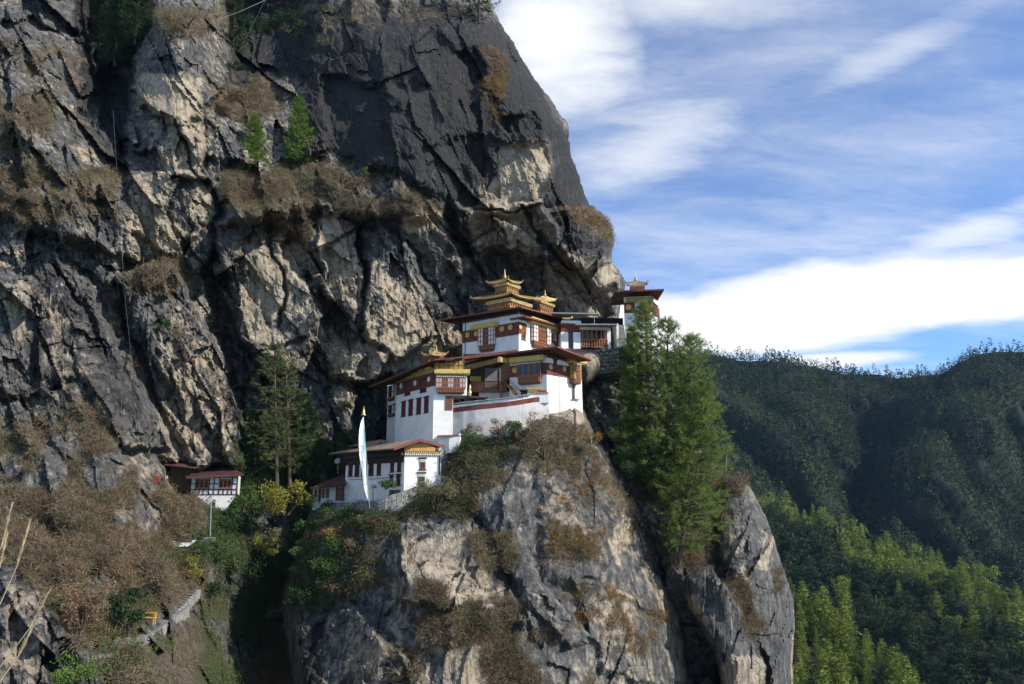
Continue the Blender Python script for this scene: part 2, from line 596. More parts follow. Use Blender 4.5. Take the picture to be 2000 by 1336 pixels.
def fbm(x, y, seed, octv=5, gain=0.5):
    s, a, t = 0, 1.0, 0
    for k in range(octv):
        s = s + a * (vnoise(x, y, seed + k * 17) - 0.5)
        t += a
        x, y, a = x * 2.03 + 11.3, y * 2.03 + 5.7, a * gain
    return s / t * 2


def facets(X, Z, cell, ang, stretch, seed, tilt=0.32, off=0.18):
    """fractured rock: every Voronoi cell is a plane of its own; returns relief and closeness to a joint"""
    c, s = math.cos(ang), math.sin(ang)
    u = (X * c + Z * s) / cell
    v = (-X * s + Z * c) / (cell * stretch)
    ui, vi = np.floor(u), np.floor(v)
    d1 = np.full(u.shape, 9.0)
    d2 = np.full(u.shape, 9.0)
    val = np.zeros(u.shape)
    for di in (-1, 0, 1):
        for dj in (-1, 0, 1):
            ci, cj = ui + di, vi + dj
            px_ = ci + 0.12 + 0.76 * hsh(ci, cj, seed)
            py_ = cj + 0.12 + 0.76 * hsh(ci, cj, seed + 1)
            a, b = u - px_, v - py_
            d = np.abs(a) * 0.55 + np.sqrt(a * a + b * b) * 0.6
            pl = (a * (hsh(ci, cj, seed + 2) - 0.5) * 2 * tilt + b * stretch * (hsh(ci, cj, seed + 3) - 0.5) * 2 * tilt
                  + (hsh(ci, cj, seed + 4) - 0.5) * 2 * off) * cell
            near = d < d1
            d2 = np.where(near, d1, np.minimum(d2, d))
            val = np.where(near, pl, val)
            d1 = np.where(near, d, d1)
    return val, np.clip(1 - (d2 - d1) * cell / 0.28, 0, 1)


def sdist(px, py, poly, limit=None):
    """signed distance to a polygon, positive inside"""
    P = np.asarray(poly, float)
    d = np.full(px.shape, 1e18)
    ins = np.zeros(px.shape, bool)
    nx, ny = np.zeros(px.shape), np.zeros(px.shape)
    n = len(P)
    for i in range(n):
        ax, ay = P[i]
        bx, by = P[(i + 1) % n]
        ex, ey = bx - ax, by - ay
        L = ex * ex + ey * ey
        if L < 1e-9:
            continue
        t = np.clip(((px - ax) * ex + (py - ay) * ey) / L, 0, 1)
        qx, qy = ax + t * ex, ay + t * ey
        dd = (px - qx) ** 2 + (py - qy) ** 2
        m = dd < d
        d = np.where(m, dd, d)
        nx, ny = np.where(m, qx, nx), np.where(m, qy, ny)
        if ay != by:
            cr = ((ay > py) != (by > py)) & (px < (bx - ax) * (py - ay) / (by - ay) + ax)
            ins ^= cr
    d = np.sqrt(d)
    return np.where(ins, d, -d), nx, ny


def region(PX, PY, poly, feather):
    """soft mask of a polygon, computed in its box only"""
    P = np.asarray(poly, float)
    out_ = np.zeros(PX.shape)
    b = (PX > P[:, 0].min() - feather) & (PX < P[:, 0].max() + feather) & (PY > P[:, 1].min() - feather) & (PY < P[:, 1].max() + feather)
    if b.any():
        s_, _, _ = sdist(PX[b], PY[b], poly)
        t = np.clip(s_ / feather * 0.5 + 0.5, 0, 1)
        out_[b] = t * t * (3 - 2 * t)
    return out_


def pline(PX, PY, pts, width):
    out_ = np.zeros(PX.shape)
    P = np.asarray(pts, float)
    b = (PX > P[:, 0].min() - width) & (PX < P[:, 0].max() + width) & (PY > P[:, 1].min() - width) & (PY < P[:, 1].max() + width)
    if not b.any():
        return out_
    x, y = PX[b], PY[b]
    d = np.full(x.shape, 1e9)
    for i in range(len(P) - 1):
        ex, ey = P[i + 1] - P[i]
        t = np.clip(((x - P[i][0]) * ex + (y - P[i][1]) * ey) / (ex * ex + ey * ey), 0, 1)
        d = np.minimum(d, np.hypot(x - P[i][0] - t * ex, y - P[i][1] - t * ey))
    out_[b] = np.clip(1 - d / width, 0, 1)
    return out_


def tps(ctrl):
    C = np.asarray(ctrl, float)
    x, y, z = C[:, 0] / 500, C[:, 1] / 500, C[:, 2]
    n = len(C)

    def phi(r2):
        return np.where(r2 > 1e-12, r2 * np.log(np.maximum(r2, 1e-12)), 0)
    K = phi((x[:, None] - x[None]) ** 2 + (y[:, None] - y[None]) ** 2) + np.eye(n) * 0.004
    Pm = np.stack([np.ones(n), x, y], 1)
    A = np.zeros((n + 3, n + 3))
    A[:n, :n], A[:n, n:], A[n:, :n] = K, Pm, Pm.T
    sol = np.linalg.solve(A, np.concatenate([z, np.zeros(3)]))

    def f(px, py):
        px, py = np.asarray(px, float) / 500, np.asarray(py, float) / 500
        r = sol[n] + sol[n + 1] * px + sol[n + 2] * py
        for k in range(n):
            r = r + sol[k] * phi((px - x[k]) ** 2 + (py - y[k]) ** 2)
        return r
    return f


def rough_outline(poly, seed, amp, step=6.0):
    r = []
    n = len(poly)
    for i in range(n):
        a, b = poly[i], poly[(i + 1) % n]
        L = math.hypot(b[0] - a[0], b[1] - a[1])
        k = max(1, int(L / step))
        r += [(a[0] + (b[0] - a[0]) * j / k, a[1] + (b[1] - a[1]) * j / k) for j in range(k)]
    A = np.array(r)
    # smooth corners a little, then roughen
    for _ in range(2):
        A = 0.5 * A + 0.25 * (np.roll(A, 1, 0) + np.roll(A, -1, 0))
    t = np.arange(len(A)) * 1.0
    A[:, 0] += amp * (fbm(t * 0.16, t * 0 + 1.5, seed, 4, 0.6)) + amp * 0.45 * fbm(t * 0.7, t * 0 + 3.5, seed + 9, 3, 0.7)
    A[:, 1] += amp * (fbm(t * 0.16, t * 0 + 7.5, seed + 5, 4, 0.6)) + amp * 0.45 * fbm(t * 0.7, t * 0 + 5.5, seed + 12, 3, 0.7)
    return A


class Relief:
    """a rock mass: outline traced from the photograph, at its own distances, with joints, blocks and ledges in depth"""
    def __init__(self, name, outline, ctrl, blocks=(), cracks=(), tan=(), dark=(), veg=(), streak=(), smooth_zones=(), green=(),
                 step=3.0, seed=1, ang=rad(-28), edge_px=60, edge_d=14, amp=1.0, label=None, base_tan=0.1, base_dark=0.2, base_veg=0.0,
                 base_streak=0.15, outl_amp=6, skirt=30, shift=None):
        self.name = name
        O = rough_outline(outline, seed, outl_amp)
        x0, y0 = O.min(0) - step
        x1, y1 = O.max(0) + step
        gx = np.arange(x0, x1 + step, step)
        gy = np.arange(y0, y1 + step, step)
        PX, PY = np.meshgrid(gx, gy)
        shape = PX.shape
        px, py = PX.ravel(), PY.ravel()
        sd, nx, ny = sdist(px, py, O)
        keep = sd > -step * 0.75
        snap = keep & (sd < step * 0.3)
        px = np.where(snap, nx, px)
        py = np.where(snap, ny, py)
        sdc = np.maximum(sd, 0)
        self.base = tps(ctrl)
        Y = self.base(px, py)
        X, Z = (px - 1000) / 14.3, -py / 14.3
        wx = fbm(X * 0.13, Z * 0.13, seed + 3, 4) * 0.8
        wz = fbm(X * 0.13, Z * 0.13, seed + 9, 4) * 0.8
        Xw, Zw = X + wx, Z + wz
        calm = np.zeros(px.shape)
        for poly, a, fe in smooth_zones:
            calm = np.maximum(calm, region(px, py, poly, fe) * a)
        k = 1 - calm
        f1, e1 = facets(Xw, Zw, 8.0, ang, 1.9, seed + 20, 0.36, 0.14)
        f2, e2 = facets(Xw, Zw, 3.6, ang * 0.7, 2.2, seed + 40, 0.50, 0.13)
        f3, e3 = facets(X + wx * 0.6, Z + wz * 0.6, 1.5, ang * 1.2, 1.7, seed + 60, 0.55, 0.13)
        f4, e4 = facets(X + wx * 0.4, Z + wz * 0.4, 0.62, ang, 1.4, seed + 80, 0.5, 0.08)
        rough = np.clip(0.75 + 1.1 * fbm(X * 0.09, Z * 0.09, seed + 13, 3), 0.2, 1.5)
        R = amp * ((0.35 + 0.65 * k) * f1 * 0.9 + (0.12 + 0.88 * k) * f2 * 0.85 + (0.12 + 0.88 * k) * rough * f3 * 0.8 + (0.2 + 0.8 * k) * rough * f4 * 0.9)
        R = R + amp * (fbm(X * 0.07, Z * 0.05, seed + 5, 5, 0.55) * 2.2 + fbm(X * 0.6, Z * 0.45, seed + 8, 5, 0.6) * 0.28 * (0.4 + 0.6 * k))
        # ledges: sawtooth steps across the faces, broken up by noise
        for per_, an_, am_, sd_ in ((3.4, 0.35, 0.75, 111), (1.6, -0.5, 0.34, 117), (2.6, 1.25, 0.55, 123)):
            q_ = (Z * math.cos(an_) + X * math.sin(an_)) / per_ + 1.6 * fbm(X * 0.11, Z * 0.11, seed + sd_, 4) + 0.25 * fbm(X * 0.8, Z * 0.8, seed + sd_ + 2, 3)
            R = R + amp * am_ * (q_ - np.floor(q_) - 0.5) * np.clip(2.5 * fbm(X * 0.14, Z * 0.14, seed + sd_ + 4, 3) + 0.15, 0, 1) * (0.1 + 0.9 * k)
        R = R + amp * calm * (fbm(X * 0.17 + wx * 0.1, Z * 0.13, seed + 140, 3, 0.5) * 2.6 + 0.5 * np.abs(fbm(X * 0.5, Z * 0.35, seed + 144, 4, 0.55)))
        joint = np.clip(np.maximum(e2 * 0.8, np.maximum(e1, e3 * 0.6 * rough)) * k * np.clip(0.3 + 2.2 * fbm(X * 0.3, Z * 0.3, seed + 31, 3), 0, 1), 0, 1)
        R = R - joint * 0.2 * amp
        R = R + amp * 0.5 * fbm(X * 1.1, Z * 0.16, seed + 90, 4, 0.6) * (0.5 + 0.5 * k)
        bpx = px + fbm(X * 0.35, Z * 0.35, seed + 70, 4, 0.6) * 16
        bpy = py + fbm(X * 0.35, Z * 0.35, seed + 75, 4, 0.6) * 16
        for bl in blocks:
            poly, d, fe = bl[0], bl[1], bl[2]
            m = region(bpx, bpy, poly, fe)
            tx, ty = (bl[3], bl[4]) if len(bl) > 3 else (0, 0)
            P = np.asarray(poly, float).mean(0)
            R = R + m * (d + tx * (px - P[0]) / 14.3 + ty * (py - P[1]) / 14.3)
        for pts, wd, d in cracks:
            m = pline(bpx, bpy, pts, wd)
            R = R - np.sqrt(m) * d
            joint = np.maximum(joint, np.clip(m * 1.6, 0, 1))
        t = np.clip(1 - sdc / edge_px, 0, 1)
        Y = Y - R + edge_d * (1 - np.sqrt(np.clip(1 - t * t, 0, 1)))
        P3 = rays_np(px, py) * Y[:, None]

        def zone(lst, base):
            z = np.full(px.shape, float(base))
            for poly, a, fe in lst:
                m = region(bpx, bpy, poly, fe)
                z = z * (1 - m) + a * m
            return z
        # world slope, for ledges
        P3g = P3.reshape(shape + (3,))
        gu = np.gradient(P3g, axis=1)
        gv = np.gradient(P3g, axis=0)
        N = np.cross(gu, gv).reshape(-1, 3)
        N /= np.linalg.norm(N, axis=1, keepdims=True) + 1e-9
        N = np.where(N[:, 1:2] > 0, -N, N)
        up = N[:, 2]
        zt, zd, zv, zk = zone(tan, base_tan), zone(dark, base_dark), zone(veg, base_veg), zone(streak, base_streak)
        zg = zone(green, 0.0)
        zv = np.clip(zv + 1.5 * np.minimum(0.15, fbm(X * 0.16, Z * 0.2, seed + 101, 4, 0.6)) * (zv > 0.03), 0, 1)
        self.vegz = zv.copy()
        zv = np.clip(zv + np.clip((up - 0.35) * 1.2, 0, 0.6) * (0.35 + zv), 0, 1)
        idx = -np.ones(len(px), np.int64)
        g = np.arange(len(px)).reshape(shape)
        q = np.stack([g[:-1, :-1].ravel(), g[1:, :-1].ravel(), g[1:, 1:].ravel(), g[:-1, 1:].ravel()], 1)
        q = q[keep[q].all(1)]
        used = np.unique(q)
        idx[used] = np.arange(len(used))
        q = idx[q]
        V = P3[used]
        # back skirt, so that the mass has thickness from the side
        ed = np.concatenate([q[:, [0, 1]], q[:, [1, 2]], q[:, [2, 3]], q[:, [3, 0]]])
        key = np.sort(ed, 1)
        key = key[:, 0] * (len(V) + 1) + key[:, 1]
        _, first, cnt = np.unique(key, return_index=True, return_counts=True)
        be = ed[first[cnt == 1]]
        upx, upy = px[used], py[used]
        inside = (upx > -75) & (upy < 1400) & (upy > -115)
        be = be[inside[be].all(1)]
        bv = np.unique(be)
        cen = V.mean(0)
        back = V[bv] * (1 + skirt / V[bv][:, 1:2]) + (cen - V[bv]) * np.array([0.15, 0, 0.15])
        bi = -np.ones(len(V), np.int64)
        bi[bv] = len(V) + np.arange(len(bv))
        qs = np.stack([be[:, 1], be[:, 0], bi[be[:, 0]], bi[be[:, 1]]], 1)
        VA = np.concatenate([V, back])
        me = np_mesh(name, VA, np.concatenate([q, qs]), smooth=False)
        def cattr(nm, r, gg, b):
            a = me.attributes.new(nm, 'FLOAT_COLOR', 'POINT')
            c = np.ones((len(VA), 4), np.float32)
            c[:len(V), 0], c[:len(V), 1], c[:len(V), 2] = r[used], gg[used], b[used]
            c[len(V):, 0:3] = c[bv, 0:3]
            a.data.foreach_set('color', c.ravel())
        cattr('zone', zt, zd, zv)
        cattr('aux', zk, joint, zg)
        self.obj = link(name, me, 'rock')
        tag(self.obj, kind='structure', label=label)
        self.px, self.py, self.V, self.N, self.veg, self.up = px[used], py[used], V, N[used], self.vegz[used], up[used]
        self.gx0, self.gy0, self.step, self.shape = x0, y0, step, shape  # crest and knoll light, flank dark: sun and shade set through leaf colour
        self.Yg = np.where(keep, Y, np.nan).reshape(shape)

    def hit(self, px, py):
        j = int(round((px - self.gx0) / self.step))
        i = int(round((py - self.gy0) / self.step))
        i = min(max(i, 0), self.shape[0] - 1)
        j = min(max(j, 0), self.shape[1] - 1)
        y = self.Yg[i, j]
        if np.isnan(y):
            y = float(self.base(px, py))
        return at(px, py, float(y))


# ------------------------------------------------------------------ plant helpers (arrays)
def blades(C, Dv, length, width, rng):
    """thin triangles from C along Dv"""
    n = len(C)
    r = rng.normal(size=(n, 3))
    s = np.cross(Dv, r)
    s /= np.linalg.norm(s, axis=1, keepdims=True) + 1e-9
    hw = (width * 0.5)[:, None] * s
    V = np.stack([C - hw, C + hw, C + Dv * length[:, None]], 1).reshape(-1, 3)
    return V, np.arange(3 * n).reshape(n, 3)


def unit(a):
    return a / (np.linalg.norm(a, axis=1, keepdims=True) + 1e-9)


def leaf_tris(C, size, rng, up=0.25):
    n = len(C)
    a = unit(rng.normal(size=(n, 3)) + np.array([0, 0, up]))
    b = unit(np.cross(a, rng.normal(size=(n, 3))))
    s = size[:, None]
    V = np.stack([C - a * s * 0.5 - b * s * 0.34, C - a * s * 0.1 + b * s * 0.5, C + a * s * 0.62], 1).reshape(-1, 3)
    return V, np.arange(3 * n).reshape(n, 3)


def tube_np(pts, rs, n=4):
    mb = MB()
    mb.tube(pts, rs, n)
    return mb


def pine_arrays(H, R0, seed, whorls, per, sprays, blades_per, crown0=0.15, bl=0.75, bw=0.10, droop=0.15, top=0.85, gap=0.0, side=None):
    """a pine: trunk with branches (wood) and needle sprays (crown), standing at the origin"""
    rng = np.random.default_rng(seed)
    wood = MB()
    lean = rng.normal(size=2) * 0.012 * H
    def axis(t):
        return Vector((lean[0] * t * t, lean[1] * t * t, H * t))
    ts = [i / 9 for i in range(10)]
    wood.tube([axis(t) for t in ts], [max(0.03, H * 0.013 * (1 - t) ** 0.8 + 0.03) for t in ts], 7)
    C, Dd, Ln, Wd = [], [], [], []
    for i in range(whorls):
        t = crown0 + (1 - crown0) * (i + rng.random() * 0.7) / whorls
        tt = (t - crown0) / (1 - crown0)
        prof = (1 - tt) ** top * min(1.0, 0.55 + tt * 3.2)
        base = axis(min(t, 0.995))
        off = rng.random() * 6.28
        for k in range(per):
            if rng.random() < gap:
                continue
            az = off + 6.283 * k / per + rng.normal() * 0.25
            L = R0 * prof * (0.6 + 0.55 * rng.random()) + 0.25
            if side is not None:
                L *= 1 + side[2] * (math.cos(az) * side[0] + math.sin(az) * side[1])
            up = -droop + 0.75 * tt + rng.normal() * 0.08
            h = Vector((math.cos(az), math.sin(az), 0))
            tip = base + h * L + Vector((0, 0, L * up + 0.1 * L))
            mid = base + h * L * 0.55 + Vector((0, 0, L * up * 0.45))
            if L > 0.8:
                wood.tube([base, mid, tip], [0.018 * L + 0.02, 0.012 * L + 0.012, 0.008], 3)
            ns = max(2, int(sprays * (0.35 + 0.65 * L / R0)))
            for j in range(ns):
                f = 0.22 + 0.78 * (j + rng.random()) / ns
                p = base.lerp(mid, f / 0.55) if f < 0.55 else mid.lerp(tip, (f - 0.55) / 0.45)
                wide = 0.26 * L * (1.05 - f) + 0.10
                q = np.array(p) + np.array([-h.y, h.x, 0]) * rng.normal() * wide + np.array([0, 0, rng.normal() * 0.05 * L])
                dirv = np.array(h) * 0.8 + np.array([-h.y, h.x, 0]) * rng.normal() * 0.55 + np.array([0, 0, 0.28 + 0.25 * rng.random()])
                d = unit(dirv[None] + rng.normal(size=(blades_per, 3)) * 0.5)
                C.append(np.repeat(q[None], blades_per, 0) + rng.normal(size=(blades_per, 3)) * 0.1)
                Dd.append(d)
                Ln.append(bl * (0.6 + 0.6 * rng.random(blades_per)))
                Wd.append(bw * (0.7 + 0.6 * rng.random(blades_per)))
    V, F = blades(np.concatenate(C), np.concatenate(Dd), np.concatenate(Ln), np.concatenate(Wd), rng)
    return wood, V, F


def make_tree(name, label, cat, base, arrays, crown_mat, bark='bark', group=None, rot=0.0):
    wood, V, F = arrays
    root = empty(name, base)
    root.rotation_euler = (0, 0, rot)
    tag(root, label, cat, group)
    wood.build('trunk', bark, root, origin=Vector((0, 0, 0)))
    me = np_mesh('crown', V, F)
    link('crown', me, crown_mat, root)
    return root


def bush_arrays(rx, rz, seed, blobs, leaves, size, stems=6, hollow=0.45, up=0.25, base_h=0.15):
    """a leafy bush: uneven clumps of leaf-sized faces round a bundle of stems"""
    rng = np.random.default_rng(seed)
    wood = MB()
    Cs = []
    for b in range(blobs):
        a = rng.random() * 6.283
        rr = math.sqrt(rng.random()) * rx * 0.72
        z = rz * (base_h + (0.98 - base_h) * rng.random() * (1 - 0.45 * (rr / rx) ** 2))
        c = np.array([rr * math.cos(a), rr * math.sin(a), z])
        br = rx * (0.22 + 0.24 * rng.random())
        n = leaves // blobs
        d = unit(rng.normal(size=(n, 3)))
        r_ = br * (hollow + (1 - hollow) * rng.random(n)) * (0.75 + 0.5 * rng.random(n))
        Cs.append(c + d * r_[:, None] * np.array([1, 1, 0.75]))
        if b < stems:
            wood.tube([(0.1 * c[0], 0.1 * c[1], -0.4), (0.5 * c[0], 0.5 * c[1], z * 0.55), tuple(c)], [0.03 * rx + 0.02, 0.02 * rx + 0.01, 0.008], 4)
    C = np.concatenate(Cs)
    V, F = leaf_tris(C, size * (0.6 + 0.8 * rng.random(len(C))), rng, up)
    return wood, V, F


def scrub_mass(name, label, pts, mat, seed, size=(0.5, 1.2), leaves=26, leaf=0.16, flat=0.7, blade=False, twig=False, kind='stuff'):
    """many small clumps of twigs and leaves as one mesh"""
    rng = np.random.default_rng(seed)
    pts = np.asarray(pts)
    n = len(pts)
    r = size[0] + (size[1] - size[0]) * rng.random(n) ** 1.6
    if twig:
        # domes of fine twigs radiating from the root
        d = unit(rng.normal(size=(n * leaves, 3)) + np.array([0, -0.25, 0.35]))
        rr = np.repeat(r, leaves)
        C = np.repeat(pts, leaves, 0) + d * (rr * (0.15 + 0.6 * rng.random(n * leaves)))[:, None] * np.array([1, 1, flat])
        d2_ = unit(d + rng.normal(size=d.shape) * 0.55)
        V, F = blades(C, d2_, rr * (0.30 + 0.35 * rng.random(n * leaves)), leaf * (0.6 + 0.8 * rng.random(n * leaves)), rng)
    elif blade:
        d = unit(rng.normal(size=(n, leaves, 3)).reshape(-1, 3) * np.array([0.75, 0.75, 0.4]) + np.array([0, -0.2, 0.75]))
        C = np.repeat(pts, leaves, 0) + rng.normal(size=(n * leaves, 3)) * np.repeat(r, leaves)[:, None] * 0.22
        V, F = blades(C, d, np.repeat(r, leaves) * (0.5 + 0.7 * rng.random(n * leaves)), leaf * (0.7 + 0.6 * rng.random(n * leaves)), rng)
    else:
        d = unit(rng.normal(size=(n * leaves, 3)))
        rr = np.repeat(r, leaves) * (0.35 + 0.65 * rng.random(n * leaves))
        C = np.repeat(pts, leaves, 0) + d * rr[:, None] * np.array([1, 1, flat]) + np.array([0, 0, 0.25]) * np.repeat(r, leaves)[:, None]
        V, F = leaf_tris(C, leaf * (0.6 + 0.9 * rng.random(n * leaves)), rng, 0.3)
    me = np_mesh(name, V, F)
    o = link(name, me, mat)
    tag(o, label, kind=kind)
    return o

# ------------------------------------------------------------------ terrain: valley, far mountain, wooded ridge
def resample(pts, n):
    P = np.array([tuple(at(*p)) for p in pts])
    x = np.array([p[0] for p in pts], float)
    t = (x - x[0]) / (x[-1] - x[0])
    q = np.linspace(0, 1, n)
    return np.stack([np.interp(q, t, P[:, k]) for k in range(3)], 1)


def loft(name, rows, nu, nv, amp, scale, mat, seed, label, back=(0, 250, -220)):
    R = [resample(r, nu) for r in rows]
    G = []
    for i in range(len(R) - 1):
        for j in range(nv):
            f = j / nv
            G.append(R[i] * (1 - f) + R[i + 1] * f)
    G.append(R[-1])
    G = np.array(G)
    # smooth down the slope so that the guide rows do not crease
    for _ in range(nv // 2):
        G[1:-1] = 0.5 * G[1:-1] + 0.25 * (G[:-2] + G[2:])
    X, Zz = G[..., 0] / scale, G[..., 2] / scale
    n = fbm(X + Zz * 0.45, Zz * 0.28, seed, 5, 0.55)          # ribs running down the slope
    rid = 0.5 - np.abs(n)
    fade = np.linspace(0.15, 1, G.shape[0])[:, None]
    fade = np.minimum(1, fade * 4)
    G[..., 1] -= amp * fade * (rid - 0.25) * 2
    G[..., 2] += amp * 0.12 * fbm(X * 3, Zz * 3 + 3, seed + 3, 3)
    topb = G[0] + np.array(back)
    A = np.concatenate([topb[None], G])
    nr = A.shape[0]
    g = np.arange(nr * nu).reshape(nr, nu)
    q = np.stack([g[:-1, :-1].ravel(), g[1:, :-1].ravel(), g[1:, 1:].ravel(), g[:-1, 1:].ravel()], 1)
    o = link(name, np_mesh(name, A.reshape(-1, 3), q, smooth=True), mat)
    tag(o, label, kind='structure')
    return G


far = loft('mountain', [
    [(900, 640, 1300), (1280, 682, 1160), (1340, 688, 1150), (1400, 690, 1140), (1450, 703, 1120), (1500, 706, 1120), (1560, 718, 1110), (1640, 736, 1110), (1700, 736, 1120), (1760, 740, 1130), (1830, 734, 1120), (1860, 712, 1060), (1910, 694, 1030), (2000, 688, 1010), (2100, 676, 1000)],
    [(900, 780, 1100), (1280, 800, 960), (1340, 800, 950), (1450, 805, 930), (1560, 820, 920), (1640, 850, 1010), (1690, 860, 1060), (1740, 860, 1010), (1800, 840, 900), (1850, 820, 880), (1920, 830, 880), (1980, 850, 960), (2100, 840, 900)],
    [(900, 900, 900), (1280, 920, 800), (1340, 920, 800), (1450, 920, 790), (1560, 930, 790), (1640, 960, 870), (1680, 975, 930), (1730, 960, 850), (1790, 950, 780), (1850, 950, 800), (1920, 960, 850), (1980, 970, 880), (2100, 970, 800)],
    [(900, 1150, 700), (1280, 1150, 650), (1340, 1150, 640), (1450, 1150, 640), (1560, 1150, 650), (1660, 1180, 720), (1740, 1170, 680), (1850, 1170, 680), (2000, 1200, 700), (2100, 1190, 660)],
    [(900, 1750, 440), (1180, 1750, 420), (1500, 1750, 420), (1750, 1750, 430), (2200, 1750, 430)],
], 200, 12, 58, 130, 'forest_floor', 5, 'forested mountain across the valley')

ridge = loft('ridge', [
    [(1400, 952, 676), (1475, 984, 656), (1560, 1016, 621), (1640, 1034, 588), (1700, 1078, 552), (1760, 1096, 523), (1830, 1120, 489), (1900, 1146, 458), (1960, 1186, 429), (2120, 1250, 384)],
    [(1400, 1025, 611), (1475, 1045, 595), (1600, 1080, 546), (1720, 1125, 500), (1830, 1165, 455), (1960, 1220, 406), (2120, 1280, 364)],
    [(1400, 1190, 533), (1500, 1200, 500), (1640, 1230, 448), (1780, 1260, 396), (1900, 1300, 358), (2120, 1350, 312)],
    [(1360, 1510, 429), (1500, 1510, 390), (1700, 1510, 344), (1900, 1510, 306), (2160, 1510, 266)],
], 90, 12, 16, 60, 'forest_floor', 23, 'wooded ridge running down to the right', back=(120, 90, -120))

knoll = loft('knoll', [
    [(1480, 1160, 262), (1555, 1196, 258), (1620, 1236, 250), (1700, 1284, 240), (1760, 1340, 232), (1850, 1440, 220)],
    [(1480, 1250, 235), (1555, 1280, 232), (1640, 1330, 226), (1740, 1400, 216), (1850, 1500, 205)],
    [(1480, 1480, 195), (1600, 1500, 194), (1720, 1560, 190), (1850, 1640, 182)],
], 40, 10, 6, 40, 'forest_floor', 31, 'sunlit knoll below the ridge', back=(45, 60, -60))

# valley ground, out to the horizon, below everything
gv = 56
gx = np.linspace(-1, 1, gv)
GX, GY = np.meshgrid(np.sign(gx) * np.abs(gx) ** 1.6 * 2600, np.linspace(0, 1, gv) ** 1.4 * 3300 - 300)
GZ = -190 + 10 * fbm(GX / 90, GY / 90, 77, 4)
ii = np.arange(gv * gv).reshape(gv, gv)
q = np.stack([ii[:-1, :-1].ravel(), ii[:-1, 1:].ravel(), ii[1:, 1:].ravel(), ii[1:, :-1].ravel()], 1)
ground = link('ground', np_mesh('ground', np.stack([GX.ravel(), GY.ravel(), GZ.ravel()], 1), q, smooth=True), 'valley_floor')
tag(ground, 'valley floor far below', kind='structure')

# ------------------------------------------------------------------ the cliffs
CLIFF_OUT = [(-90, -130), (400, -130), (800, -130), (930, -60), (960, 10), (985, 60), (1005, 85), (1040, 150), (1085, 205), (1112, 250), (1118, 305),
             (1136, 365), (1152, 402), (1170, 408), (1188, 428), (1199, 470), (1194, 515), (1208, 528), (1222, 548), (1216, 575),
             (1208, 620), (1222, 650), (1290, 660), (1302, 740), (1345, 850), (1400, 915), (1425, 960), (1432, 1060), (1420, 1180), (1440, 1440),
             (900, 1440), (500, 1440), (-90, 1440)]
cliff_ctrl = [
    (-90, -130, 118), (-90, 200, 104), (-90, 500, 96), (-90, 800, 86), (-90, 1000, 75), (-90, 1200, 60), (-90, 1440, 47),
    (60, 60, 116), (100, 250, 103), (60, 450, 97), (60, 700, 91), (40, 900, 82), (120, 1050, 73), (60, 1200, 61), (60, 1400, 50),
    (210, 20, 134), (215, 200, 120), (220, 330, 108), (240, 600, 102), (250, 850, 92), (250, 960, 84), (250, 1050, 78), (250, 1120, 72), (230, 1240, 62), (200, 1400, 52),
    (350, 60, 112), (340, 250, 108), (340, 450, 107), (360, 700, 104), (390, 860, 104), (420, 915, 106), (400, 1000, 96), (340, 1062, 88), (420, 1062, 91),
    (360, 1130, 82), (340, 1210, 73), (360, 1320, 66), (400, 1440, 60),
    (430, 1150, 96), (440, 1300, 90), (470, 1440, 92), (520, 1200, 108), (560, 1440, 102),
    (480, 60, 142), (500, 220, 122), (480, 430, 114), (470, 620, 112), (500, 850, 112), (520, 980, 106), (520, 1080, 104),
    (620, 60, 130), (640, 250, 121), (620, 400, 114), (620, 600, 114), (640, 760, 116), (640, 880, 116), (660, 960, 112),
    (760, 0, 132), (780, 200, 119), (780, 400, 115), (780, 600, 116), (740, 780, 117), (760, 900, 116), (760, 1200, 114),
    (930, 0, 132), (920, 150, 122), (920, 300, 118), (920, 450, 117), (920, 600, 123), (900, 700, 122), (900, 900, 118), (950, 1200, 114),
    (1060, 250, 120), (1080, 400, 119), (1080, 500, 120), (1080, 600, 125), (1080, 700, 125),
    (1180, 450, 121), (1180, 560, 124), (1170, 640, 126), (1150, 740, 118), (1240, 680, 112), (1290, 690, 113), (1240, 780, 114), (1200, 860, 113), (1290, 980, 108), (1340, 1090, 106), (1400, 960, 112), (1300, 1300, 112),
]
